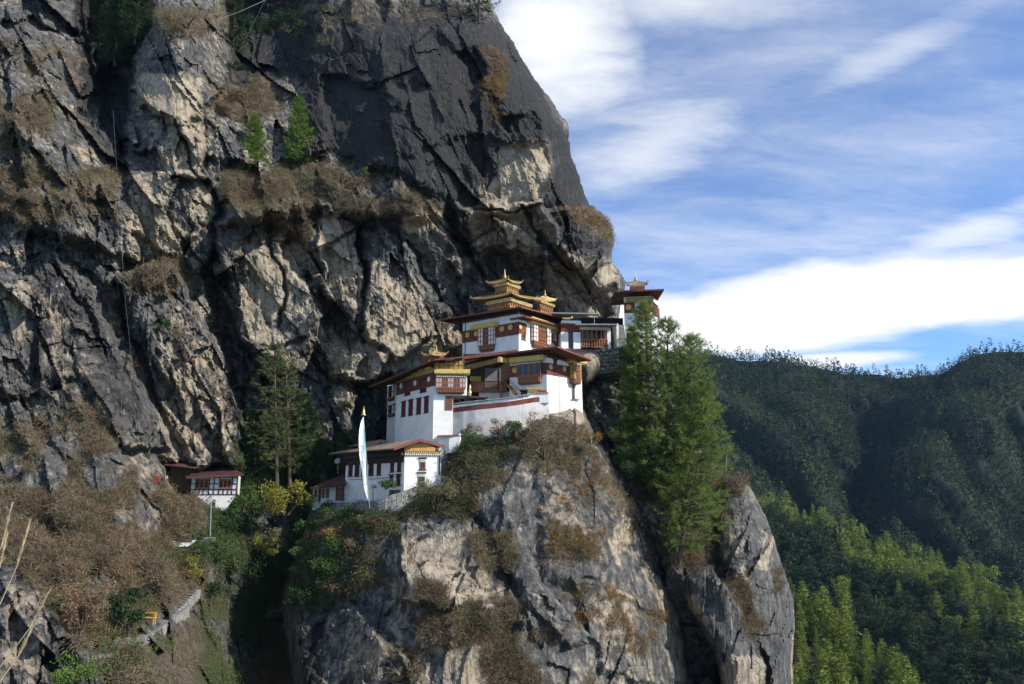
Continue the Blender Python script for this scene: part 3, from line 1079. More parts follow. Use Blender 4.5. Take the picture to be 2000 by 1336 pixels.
cliff_blocks = [
    # the tan prow at the upper left
    ([(300, 40), (345, 12), (425, 25), (446, 95), (440, 150), (415, 200), (392, 235), (335, 238), (275, 208), (262, 170), (282, 130), (300, 90)], 6.0, 7),
    ([(245, 222), (300, 232), (392, 240), (405, 345), (330, 350), (300, 300), (258, 290)], 4.0, 6, 0.25, 0.1),
    ([(250, 338), (415, 345), (418, 420), (400, 455), (330, 500), (262, 450)], 2.5, 7),
    ([(395, 150), (520, 165), (610, 175), (620, 300), (480, 330), (400, 300)], 2.0, 12),
    # left cliff in front of the gully
    ([(-90, 60), (170, 70), (192, 150), (190, 190), (232, 310), (258, 420), (270, 520), (150, 470), (-90, 400)], 3.5, 10),
    ([(-90, -130), (120, -130), (165, 60), (150, 80), (60, 40), (-90, 40)], 3.0, 6),
    # diagonal ribs
    ([(70, 470), (130, 495), (250, 690), (335, 880), (240, 870), (150, 730), (60, 560)], 2.5, 6, 0.15, 0),
    ([(-90, 520), (60, 540), (150, 740), (60, 780), (-90, 740)], 1.8, 6),
    ([(120, 380), (160, 400), (260, 560), (230, 590), (110, 480)], 2.0, 6),
    ([(232, 540), (330, 505), (430, 690), (482, 850), (470, 912), (370, 905), (322, 800), (262, 650)], 4.2, 7, 0.2, 0),
    ([(300, 700), (345, 760), (380, 900), (340, 890), (290, 760)], -1.6, 5),
    # crevice
    ([(415, 480), (452, 560), (484, 680), (560, 800), (530, 880), (480, 830), (428, 660), (398, 540)], -6.0, 7),
    # central buttress and slabs
    ([(420, 440), (470, 400), (600, 395), (640, 480), (622, 640), (600, 700), (560, 745), (484, 680), (440, 600), (415, 535)], 4.5, 8, -0.12, 0.05),
    ([(622, 395), (700, 440), (718, 620), (702, 652), (625, 545)], 3.0, 5, -0.1, 0.1),
    ([(560, 450), (602, 470), (622, 540), (600, 560), (556, 500)], -3.5, 6),
    ([(600, 540), (640, 570), (700, 655), (690, 690), (620, 600)], -3.0, 5),
    ([(715, 455), (760, 440), (800, 480), (832, 560), (852, 655), (770, 705), (712, 645)], 3.2, 6, -0.1, 0.1),
    ([(760, 430), (830, 410), (905, 480), (890, 620), (850, 620), (800, 480)], 1.6, 7),
    ([(612, 650), (690, 690), (760, 690), (735, 745), (650, 730)], 2.6, 6),
    ([(640, 720), (740, 735), (700, 790), (630, 790)], 1.6, 8),
    ([(690, 745), (770, 730), (780, 870), (690, 870)], -3.5, 9),
    # cave above the temple and the brow over it
    ([(905, 540), (950, 500), (1100, 505), (1180, 565), (1196, 620), (940, 625)], -4.2, 10),
    ([(890, 400), (1060, 395), (1105, 470), (1160, 535), (1060, 520), (960, 492), (900, 480)], 2.2, 6, 0, -0.25),
    ([(1100, 500), (1195, 480), (1215, 560), (1150, 560)], 2.5, 6),
    # the dark dome
    ([(620, 70), (850, 20), (985, 60), (1115, 290), (1152, 405), (1050, 405), (920, 425), (860, 395), (760, 340), (620, 290), (600, 160)], 3.6, 22),
    ([(985, 282), (1076, 288), (1072, 370), (1045, 408), (930, 408), (946, 360)], -1.1, 5),
    ([(990, 210), (1060, 215), (1075, 285), (1000, 290), (960, 260)], 1.3, 8),
    ([(640, 150), (740, 170), (760, 290), (690, 330), (630, 290)], -2.8, 12), ([(895, 105), (930, 95), (960, 150), (930, 165)], -2.0, 6), ([(965, 235), (1040, 222), (1060, 250), (990, 262)], -1.6, 6), ([(860, 60), (980, 90), (1000, 140), (900, 110)], 1.2, 10), ([(700, 60), (820, 50), (850, 160), (740, 150)], 1.6, 14), ([(760, 190), (900, 170), (940, 260), (800, 300)], 1.5, 16),
    ([(1056, 408), (1140, 396), (1195, 430), (1202, 505), (1135, 535), (1085, 485)], 3.6, 7),
    # ledge of scrub under the dome
    ([(430, 345), (600, 322), (700, 335), (800, 372), (862, 405), (870, 425), (620, 415), (440, 440)], 4.0, 14, 0, 0.5),
    ([(150, -40), (300, -40), (285, 60), (262, 130), (255, 210), (235, 320), (190, 200), (165, 100)], -7.0, 12),
    ([(440, -60), (640, -60), (615, 60), (590, 150), (470, 160), (448, 90)], -7.0, 14),
    ([(312, 900), (374, 903), (376, 975), (330, 955)], -6.0, 7),
    # lower left slopes
    ([(-90, 880), (200, 860), (330, 930), (380, 1000), (300, 1030), (-90, 1010)], 1.5, 20),
    ([(-60, 1150), (70, 1130), (100, 1200), (80, 1330), (-60, 1380)], 3.0, 12),
    ([(240, 1080), (300, 1070), (340, 1130), (290, 1180), (245, 1150)], 2.2, 10),
]
cliff_cracks = [
    ([(160, 60), (200, 160), (170, 230), (235, 330)], 26, 4.0), ([(445, 0), (470, 120), (455, 160)], 24, 3.0),
    ([(930, 405), (1000, 410), (1060, 405)], 4, 1.5), ([(975, 290), (950, 360), (920, 420)], 4, .8),
    ([(845, 395), (900, 470), (940, 540)], 7, 1.8), ([(1030, 410), (1060, 470), (1090, 500)], 6, 1.8),
    ([(705, 450), (712, 640)], 6, 2.0), ([(960, 420), (985, 480)], 5, 1.2),
    ([(800, 470), (850, 560), (900, 640)], 5, 1.2), ([(880, 520), (910, 600), (930, 660)], 5, 1.2),
    ([(230, 560), (260, 650), (280, 700)], 12, 3.0), ([(110, 520), (170, 600), (210, 690)], 5, 1.5),
    ([(490, 700), (600, 660)], 5, 1.2), ([(600, 690), (640, 740), (720, 760)], 7, 2.0), ([(520, 440), (560, 560), (545, 640)], 5, 1.5),
    ([(60, 120), (110, 190), (160, 270)], 5, 1.2), ([(340, 235), (380, 330), (400, 360)], 5, 1.5),
    ([(1110, 420), (1090, 480), (1140, 540)], 6, 1.5), ([(940, 150), (975, 220), (1000, 280)], 7, 1.2),
]
T = 0.95
cliff_tan = [
    ([(262, 170), (285, 140), (400, 150), (392, 235), (335, 238), (275, 208)], T, 8), ([(330, 250), (400, 250), (400, 345), (300, 340), (315, 280)], T, 8),
    ([(258, 350), (330, 350), (320, 470), (262, 470)], T, 8), ([(375, 360), (415, 360), (412, 420), (375, 420)], 0.8, 6),
    ([(260, 440), (400, 430), (390, 530), (300, 520)], 0.55, 16), ([(0, 550), (60, 540), (80, 660), (20, 700)], 0.6, 10),
    ([(70, 580), (125, 580), (140, 740), (120, 770), (90, 700)], 0.9, 8), ([(125, 600), (200, 640), (190, 720), (130, 700)], 0.5, 10),
    ([(450, 470), (600, 480), (620, 640), (600, 700), (540, 720), (470, 620)], 0.62, 22), ([(630, 420), (702, 450), (712, 620), (640, 560)], 0.62, 10),
    ([(725, 500), (830, 560), (850, 655), (770, 705), (712, 640)], 0.65, 16), ([(790, 415), (860, 410), (860, 450), (790, 450)], 0.8, 8),
    ([(985, 282), (1076, 288), (1072, 370), (1045, 408), (1000, 410), (930, 408), (946, 360)], 1.0, 6), ([(920, 410), (1055, 408), (1090, 470), (1000, 490), (920, 470)], 0.72, 10),
    ([(1090, 480), (1190, 500), (1200, 620), (1100, 620), (1060, 540)], 0.6, 14), ([(770, 660), (900, 650), (900, 700), (760, 715)], 0.9, 12),
    ([(640, 640), (760, 690), (740, 790), (640, 790)], 0.6, 14), ([(300, 640), (440, 700), (470, 900), (380, 900), (330, 760)], 0.55, 20),
    ([(620, 200), (680, 210), (690, 310), (620, 310)], 0.5, 14), ([(0, 1130), (90, 1150), (100, 1330), (0, 1330)], 0.55, 16), ([(300, 800), (345, 780), (360, 880), (320, 900)], 0.7, 8),
]
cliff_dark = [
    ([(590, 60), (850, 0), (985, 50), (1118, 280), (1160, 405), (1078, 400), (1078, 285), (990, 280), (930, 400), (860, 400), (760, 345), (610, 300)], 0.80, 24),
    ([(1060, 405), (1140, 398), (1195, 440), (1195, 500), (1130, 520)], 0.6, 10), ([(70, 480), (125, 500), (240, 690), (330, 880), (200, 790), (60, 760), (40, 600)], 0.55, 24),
    ([(860, 400), (925, 410), (925, 500), (880, 500)], 0.7, 10), ([(430, 480), (520, 490), (510, 640), (450, 620)], 0.5, 20), ([(140, -20), (295, -20), (262, 130), (240, 310), (190, 220), (160, 200)], 0.95, 14),  # last zone paints the upper-left gully's shade into the rock colour
    ([(435, -20), (640, -20), (610, 150), (460, 165)], 0.95, 14), ([(700, 430), (740, 440), (720, 560), (705, 600)], 0.6, 10), ([(690, 740), (770, 730), (760, 880), (690, 880)], 0.7, 14),  # first and last zones paint gully and overhang shade into the rock colour
]
cliff_veg = [
    ([(0, 80), (120, 90), (190, 110), (180, 180), (110, 170), (100, 330), (20, 330), (-60, 200)], 0.7, 18), ([(-90, 330), (120, 320), (230, 340), (250, 440), (150, 430), (-90, 440)], 0.85, 18),
    ([(235, 500), (330, 485), (400, 560), (330, 585), (250, 560)], 0.9, 12), ([(400, 150), (520, 160), (560, 210), (480, 240), (410, 215)], 0.9, 14),
    ([(430, 340), (600, 318), (700, 330), (800, 370), (870, 410), (740, 410), (560, 470), (440, 430)], 0.95, 14), ([(540, 410), (620, 410), (610, 470), (550, 480)], 0.9, 10),
    ([(290, 15), (440, 15), (445, 60), (300, 70)], 0.85, 12), ([(-90, 860), (60, 880), (200, 900), (330, 930), (385, 1000), (380, 1060), (360, 1130), (380, 1300), (330, 1400), (200, 1400), (110, 1200), (60, 1120), (-90, 1120)], 0.92, 22),
    ([(-90, 740), (60, 760), (200, 800), (260, 870), (180, 900), (-90, 870)], 0.7, 20), ([(560, 0), (760, 0), (740, 40), (600, 90), (540, 60)], 0.4, 24),
    ([(1056, 412), (1140, 398), (1190, 425), (1199, 470), (1170, 460), (1100, 425)], 0.75, 10), ([(470, 800), (700, 840), (640, 1000), (560, 1150), (420, 1300), (400, 1060), (420, 960)], 0.95, 24),
    ([(420, 1040), (560, 1100), (560, 1440), (380, 1440), (380, 1150)], 0.9, 20), ([(1165, 850), (1260, 850), (1420, 920), (1420, 1140), (1300, 1100)], 0.95, 20), ([(860, 640), (905, 640), (905, 700), (780, 705)], 0.4, 12),
    ([(240, 600), (330, 620), (420, 720), (480, 850), (440, 860), (300, 640)], 0.28, 20), ([(330, 990), (430, 980), (430, 1336), (340, 1400)], 0.95, 16), ([(200, 560), (260, 600), (340, 860), (300, 870)], 0.45, 14),
    ([(700, 20), (850, -10), (930, 20), (860, 50), (700, 60)], 0.3, 14), ([(150, 1275), (280, 1236), (370, 1165), (390, 1190), (290, 1262), (160, 1300)], 0.1, 6), ([(930, 90), (985, 110), (1000, 260), (960, 250)], 0.3, 12), ([(230, 840), (330, 870), (330, 940), (230, 900)], 0.6, 12),
]
cliff_streak = [([(710, 440), (800, 470), (840, 680), (720, 680)], 0.9, 16), ([(60, 540), (140, 540), (150, 800), (60, 780)], 1.0, 12), ([(560, 560), (620, 560), (600, 740), (540, 740)], 0.9, 12),
                ([(320, 780), (470, 780), (470, 910), (340, 910)], 0.9, 12), ([(400, 220), (470, 220), (470, 350), (400, 350)], 0.9, 10), ([(980, 290), (1075, 290), (1070, 400), (940, 400)], 0.45, 10), ([(600, 60), (1120, 60), (1140, 400), (600, 300)], 0.1, 30)]
cliff_calm = [([(600, 70), (850, 20), (985, 60), (1115, 290), (1152, 405), (1050, 405), (920, 425), (860, 395), (760, 340), (620, 290)], 0.74, 24),
              ([(985, 282), (1076, 288), (1072, 370), (1045, 408), (930, 408), (946, 360)], 0.7, 8), ([(262, 150), (400, 150), (392, 235), (300, 230)], 0.6, 10),
              ([(450, 480), (620, 480), (620, 700), (480, 660)], 0.5, 20), ([(720, 480), (840, 560), (850, 680), (720, 680)], 0.5, 14), ([(70, 480), (140, 500), (330, 860), (200, 800), (60, 700)], 0.45, 20),
              ([(-90, 860), (360, 900), (420, 1100), (380, 1440), (-90, 1440)], 0.45, 30)]
cliff_green = [([(470, 800), (700, 840), (640, 1000), (560, 1150), (420, 1440), (380, 1440), (400, 1060), (420, 960)], 0.9, 24), ([(1165, 850), (1260, 850), (1280, 960)], 0.8, 20), ([(300, 1060), (440, 1050), (440, 1110), (300, 1100)], 0.8, 14), ([(230, 1190), (330, 1190), (300, 1300), (120, 1336), (140, 1290)], 0.6, 20)]
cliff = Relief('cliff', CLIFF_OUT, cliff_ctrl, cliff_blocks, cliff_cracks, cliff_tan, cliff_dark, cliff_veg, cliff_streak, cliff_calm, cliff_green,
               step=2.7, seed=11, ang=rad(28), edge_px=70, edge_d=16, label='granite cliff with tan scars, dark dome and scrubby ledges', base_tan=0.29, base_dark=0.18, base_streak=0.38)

PROM_OUT = [(560, 1440), (572, 1330), (556, 1235), (552, 1190), (575, 1120), (590, 1060), (606, 1005), (640, 985), (700, 984), (760, 978), (800, 955), (860, 925), (868, 874), (885, 842),
            (950, 826), (1000, 814), (1060, 798), (1085, 792), (1120, 790), (1142, 800), (1150, 822), (1165, 855), (1192, 890), (1236, 958), (1272, 1012), (1298, 1070), (1306, 1110), (1314, 1160),
            (1338, 1230), (1346, 1330), (1352, 1440)]
prom_ctrl = [(560, 1440, 84), (560, 1200, 91), (600, 1050, 96), (640, 990, 98), (700, 988, 96), (760, 980, 93.5), (820, 940, 93), (870, 900, 94), (890, 855, 97), (960, 840, 98), (1060, 810, 97), (1130, 795, 99),
             (1180, 880, 101), (1260, 1000, 103), (1300, 1100, 104), (1330, 1300, 102), (700, 1100, 91), (800, 1100, 87), (900, 1000, 90), (1000, 900, 93), (1100, 900, 95), (1000, 1050, 88), (1120, 1050, 90),
             (1200, 1050, 96), (1250, 1150, 96), (650, 1250, 88), (800, 1250, 82), (950, 1250, 81), (1100, 1250, 84), (1230, 1280, 92), (800, 1440, 76), (1000, 1440, 76), (1200, 1440, 84), (680, 1440, 80)]
prom_blocks = [
    ([(900, 880), (960, 900), (1050, 1130), (1160, 1250), (1100, 1270), (1000, 1120), (930, 980)], 1.4, 6, 0.1, 0), ([(770, 1040), (900, 1010), (950, 1060), (930, 1150), (880, 1190), (780, 1170)], 2.2, 8, -0.15, 0.1),
    ([(640, 1200), (700, 1180), (790, 1290), (760, 1340), (640, 1440), (560, 1440), (560, 1240)], 2.5, 8, 0.1, 0), ([(1050, 900), (1190, 930), (1220, 1060), (1160, 1140), (1060, 1130)], 1.4, 10, 0.12, 0),
    ([(1195, 1040), (1250, 1010), (1310, 1150), (1340, 1300), (1240, 1200)], -1.8, 8), ([(640, 1000), (760, 1010), (760, 1150), (640, 1190), (590, 1100)], 1.6, 20), ([(1120, 1130), (1300, 1170), (1340, 1340), (1180, 1320)], 1.5, 8),
    ([(800, 1180), (900, 1200), (890, 1260), (820, 1260)], 1.0, 12), ([(880, 1130), (925, 1100), (935, 1150), (900, 1170)], -1.2, 5), ([(930, 1180), (1060, 1160), (1050, 1220), (930, 1230)], 1.3, 10),
]
prom_cracks = [([(900, 960), (1000, 1130), (1035, 1240), (1060, 1260)], 6, 0.90), ([(775, 1040), (790, 1150), (760, 1200)], 6, 0.80), ([(690, 1180), (760, 1260), (790, 1330)], 7, 1.00), ([(1140, 1130), (1230, 1170), (1300, 1220)], 6, 0.70),
               ([(640, 1200), (600, 1300)], 6, 0.75), ([(1240, 1060), (1300, 1180)], 4, 0.40)]
prom_tan = [([(780, 1060), (950, 1020), (950, 1140), (880, 1200), (780, 1160)], 0.6, 16), ([(805, 1085), (835, 1080), (832, 1135), (806, 1135)], 1.0, 6), ([(1192, 1035), (1240, 1010), (1225, 1060), (1200, 1100)], 1.0, 6), ([(1060, 800), (1130, 790), (1140, 850), (1060, 850)], 1.0, 10), ([(1215, 1010), (1250, 1010), (1315, 1170), (1345, 1330), (1322, 1330), (1290, 1180)], 0.6, 10),
            ([(765, 1130), (785, 1130), (780, 1280), (765, 1260)], 0.8, 8), ([(880, 1160), (960, 1160), (920, 1240), (880, 1230)], 0.7, 10), ([(640, 1200), (770, 1240), (760, 1336), (640, 1336)], 0.45, 18), ([(900, 1260), (960, 1260), (950, 1400), (850, 1400)], 0.6, 16), ([(1320, 1250), (1340, 1250), (1340, 1336)], 0.9, 6)]
prom_dark = [([(1150, 830), (1200, 890), (1300, 1070), (1310, 1160), (1250, 1080), (1180, 900)], 0.75, 10), ([(940, 1060), (1000, 1060), (1010, 1150), (950, 1150)], 0.55, 10), ([(560, 1230), (640, 1210), (640, 1440), (560, 1440)], 0.5, 12), ([(1050, 900), (1190, 950), (1180, 1100), (1060, 1100)], 0.35, 20), ([(1230, 1170), (1310, 1180), (1330, 1300), (1250, 1280)], 0.4, 12)]
prom_veg = [([(868, 870), (950, 835), (1060, 812), (1150, 840), (1160, 880), (1120, 930), (1020, 930), (940, 960), (880, 930)], 0.95, 14), ([(600, 1000), (760, 985), (860, 930), (930, 970), (940, 1010), (800, 1020), (770, 1090), (760, 1140), (640, 1200), (560, 1190)], 0.95, 18), ([(915, 1040), (1010, 1040), (1010, 1110), (930, 1120)], 0.9, 10),
            ([(815, 1135), (885, 1140), (880, 1185), (815, 1185)], 0.9, 8), ([(830, 1200), (950, 1160), (1030, 1180), (1010, 1240), (900, 1280), (820, 1260)], 0.75, 12), ([(940, 1230), (1050, 1230), (1060, 1336), (930, 1336)], 0.85, 14), ([(1100, 1130), (1180, 1150), (1300, 1200), (1250, 1280), (1150, 1250)], 0.45, 14), ([(1160, 880), (1250, 1010), (1230, 1030), (1150, 930)], 0.5, 10), ([(1060, 930), (1180, 940), (1180, 1100), (1060, 1100)], 0.3, 20), ([(770, 1260), (830, 1270), (820, 1336), (760, 1336)], 0.6, 10), ([(1060, 1240), (1180, 1270), (1170, 1336), (1060, 1336)], 0.5, 14)]
prom_streak = [([(960, 900), (1060, 950), (1060, 1120), (960, 1060)], 0.5, 20), ([(1190, 900), (1310, 1080), (1330, 1336), (1220, 1200)], 0.7, 16), ([(790, 1020), (950, 1020), (900, 1200), (780, 1180)], 0.55, 16), ([(640, 1220), (760, 1250), (740, 1400), (580, 1400)], 0.6, 16), ([(850, 1230), (970, 1250), (960, 1400), (850, 1400)], 0.7, 16)]
prom_calm = [([(600, 900), (1350, 800), (1350, 1440), (560, 1440)], 0.55, 30), ([(950, 900), (1200, 900), (1320, 1120), (1340, 1340), (1100, 1200), (960, 1100)], 0.85, 24), ([(780, 1030), (950, 1030), (920, 1190), (780, 1170)], 0.7, 14), ([(560, 1230), (760, 1250), (740, 1440), (560, 1440)], 0.5, 14)]
prom_green = [([(600, 1000), (760, 985), (930, 960), (930, 1010), (800, 1020), (760, 1140), (640, 1200), (560, 1190)], 0.75, 18), ([(868, 870), (1000, 830), (960, 930), (880, 930)], 0.5, 14)]
prom = Relief('promontory', PROM_OUT, prom_ctrl, prom_blocks, prom_cracks, prom_tan, prom_dark, prom_veg, prom_streak, prom_calm, prom_green,
              step=2.7, seed=57, ang=rad(-22), edge_px=46, edge_d=9, amp=0.5, label='granite promontory under the temples', base_tan=0.34, base_dark=0.06, base_streak=0.5, outl_amp=5, skirt=10)

SPUR_OUT = [(1326, 1124), (1345, 1112), (1392, 1090), (1388, 1030), (1396, 960), (1412, 926), (1440, 930), (1462, 944), (1478, 975), (1492, 1000), (1518, 1066), (1530, 1110), (1548, 1165), (1553, 1222), (1548, 1300), (1552, 1440), (1415, 1440), (1408, 1330), (1392, 1270), (1352, 1205), (1334, 1160)]
spur_ctrl = [(1330, 1130, 104), (1390, 1100, 105), (1400, 940, 109), (1460, 950, 110), (1490, 1010, 109), (1540, 1160, 110), (1550, 1300, 109), (1440, 1060, 106), (1420, 1150, 100), (1380, 1180, 101), (1450, 1300, 99), (1420, 1440, 99), (1500, 1250, 104), (1550, 1440, 107), (1480, 1120, 105)]
spur = Relief('spur', SPUR_OUT, spur_ctrl,
              [([(1326, 1124), (1394, 1089), (1420, 1120), (1480, 1250), (1510, 1440), (1400, 1440), (1392, 1270), (1340, 1180)], 2.6, 6, 0.1, 0), ([(1410, 1010), (1470, 1040), (1460, 1110), (1440, 1130), (1400, 1070)], 1.6, 8)],
              [([(1394, 1092), (1440, 1170), (1490, 1290), (1510, 1400)], 8, 2.5), ([(1500, 1050), (1470, 1110), (1430, 1145)], 6, 1.4)],
              [([(1490, 1045), (1512, 1050), (1500, 1110), (1484, 1105)], 0.9, 5), ([(1425, 1130), (1460, 1110), (1450, 1150)], 0.9, 5), ([(1330, 1150), (1360, 1160), (1390, 1240), (1360, 1210)], 0.8, 6), ([(1405, 1270), (1500, 1290), (1510, 1400), (1410, 1400)], 0.8, 8), ([(1543, 1190), (1556, 1190), (1552, 1336), (1546, 1336)], 0.9, 4), ([(1410, 1030), (1450, 1050), (1440, 1100), (1405, 1080)], 0.6, 8)],
              [([(1330, 1125), (1394, 1092), (1430, 1150), (1480, 1270), (1410, 1270)], 0.4, 10)],
              [([(1400, 930), (1460, 945), (1440, 1020), (1400, 1060)], 0.8, 10), ([(1425, 1150), (1450, 1140), (1485, 1240), (1470, 1250)], 0.85, 7), ([(1440, 1060), (1470, 1070), (1460, 1110)], 0.3, 8), ([(1500, 1110), (1530, 1110), (1530, 1170), (1510, 1160)], 0.4, 8)],
              [([(1340, 1130), (1420, 1120), (1500, 1400), (1400, 1400)], 0.8, 12), ([(1480, 1100), (1550, 1150), (1550, 1336), (1500, 1336)], 0.5, 12)],
              [([(1326, 1124), (1394, 1089), (1510, 1440), (1400, 1440)], 0.6, 12), ([(1470, 1000), (1550, 1150), (1550, 1440), (1500, 1440)], 0.5, 16)],
              step=2.6, seed=93, ang=rad(-14), edge_px=34, edge_d=8, amp=0.6, label='granite spur right of the tall pines', base_tan=0.24, base_dark=0.2, base_streak=0.5, outl_amp=4, skirt=14)

# rounded boulder wedged under the gallery, beside the corner temple
boulder = Relief('boulder', [(1086, 690), (1100, 680), (1140, 681), (1172, 687), (1178, 700), (1172, 722), (1160, 742), (1146, 754), (1136, 752), (1132, 730), (1110, 712)],
                 [(1086, 690, 106.5), (1172, 690, 107), (1150, 750, 106), (1110, 712, 105), (1140, 710, 104.2), (1165, 715, 105.2)], (), (), [([(1150, 690), (1180, 690), (1170, 740), (1145, 750)], 0.7, 8)], [([(1086, 680), (1150, 682), (1140, 705), (1100, 705)], 0.6, 10)],  # tan zone paints the sunlight on the right edge into the rock
                 (), (), [([(1080, 670), (1190, 670), (1190, 760), (1080, 760)], 0.9, 5)], step=1.6, seed=141, edge_px=22, edge_d=3.5, amp=0.28, label='rounded grey boulder under the gallery', base_tan=0.05, base_dark=0.45, outl_amp=2, skirt=8)

# ------------------------------------------------------------------ temple building kit
Z = Vector((0, 0, 1))


def d2(x, y):
    return Vector((x, y, 0)).normalized()


class Face:
    """one wall plane: P0 on its near vertical edge, e along it, n out of it; windows are given by their pixel boxes on this plane"""
    def __init__(self, P0, e, n=None):
        self.P0, self.e = P0, e
        n = n or Vector((e.y, -e.x, 0))
        if n.dot(-P0) < 0:
            n = -n
        self.n = n

    def hit(self, px, py):
        d = ray(px, py)
        t = self.P0.dot(self.n) / d.dot(self.n)
        p = d * t
        return (p - self.P0).dot(self.e), p.z

    def pt(self, s, h, o=0.0):
        p = self.P0 + self.e * s + self.n * o
        return Vector((p.x, p.y, h))

    def rect(self, x0, y0, x1, y1):
        xm, ym = (x0 + x1) / 2, (y0 + y1) / 2
        s0, s1 = sorted((self.hit(x0, ym)[0], self.hit(x1, ym)[0]))
        h1, h0 = self.hit(xm, y0)[1], self.hit(xm, y1)[1]
        return s0, h0, s1, h1

    def box(self, mb, s0, h0, s1, h1, o0, o1):
        mb.box(self.pt(0, 0), self.e, self.n, Z, (s0, o0, h0), (s1, o1, h1))
        return mb


def along(N, d, px, py):
    """point over/under the horizontal line N + t d that projects to (px, py)"""
    r = ray(px, py)
    a, b, c, e = r.x, -d.x, r.y, -d.y
    det = a * e - b * c
    k = (N.x * e - b * N.y) / det
    return r * k


def building(name, label, cat, P0, group=None):
    r = empty(name, P0)
    return tag(r, label, cat, group)


def walls(root, P0, e1, L1, e2, L2, z0, z1, mat='plaster', name='wall', batter=0.0):
    a, b, c, d = P0, P0 + e1 * L1, P0 + e1 * L1 + e2 * L2, P0 + e2 * L2
    cen = (a + b + c + d) / 4
    mb = MB()
    lo = [Vector((p.x, p.y, z0)) + (Vector((p.x, p.y, 0)) - Vector((cen.x, cen.y, 0))) * batter for p in (a, b, c, d)]
    hi = [Vector((p.x, p.y, z1)) for p in (a, b, c, d)]
    mb.add(lo + hi, [(0, 1, 2, 3), (7, 6, 5, 4), (0, 4, 5, 1), (1, 5, 6, 2), (2, 6, 7, 3), (3, 7, 4, 0)])
    return mb.build(name, mat, root)


def slit(root, F, x0, y0, x1, y1, lintel=True, pane='glass_dark', frame='maroon_wood', label=None):
    s0, h0, s1, h1 = F.rect(x0, y0, x1, y1)
    w_, t = s1 - s0, min(0.13, (s1 - s0) * 0.22)
    mb = MB()
    F.box(mb, s0, h0, s0 + t, h1, -0.05, 0.10)
    F.box(mb, s1 - t, h0, s1, h1, -0.05, 0.10)
    F.box(mb, s0 + t, h1 - t, s1 - t, h1, -0.05, 0.098)
    F.box(mb, s0 + t, h0, s1 - t, h0 + t, -0.05, 0.098)
    F.box(mb, (s0 + s1) / 2 - 0.03, h0 + t, (s0 + s1) / 2 + 0.03, h1 - t, -0.02, 0.085)
    F.box(mb, s0 + t, h0 + (h1 - h0) * 0.62, s1 - t, h0 + (h1 - h0) * 0.62 + 0.06, -0.02, 0.08)
    o = mb.build('window', frame, root, label=label)
    F.box(MB(), s0 + t, h0 + t, s1 - t, h1 - t, 0.004, 0.03).build('pane', pane, o)
    if lintel:
        F.box(MB(), s0 - 0.16, h1, s1 + 0.16, h1 + 0.13, -0.03, 0.17).build('lintel', 'dark_wood', o)
        F.box(MB(), s0 - 0.1, h0 - 0.09, s1 + 0.1, h0, -0.03, 0.15).build('sill', 'dark_wood', o)
    return o


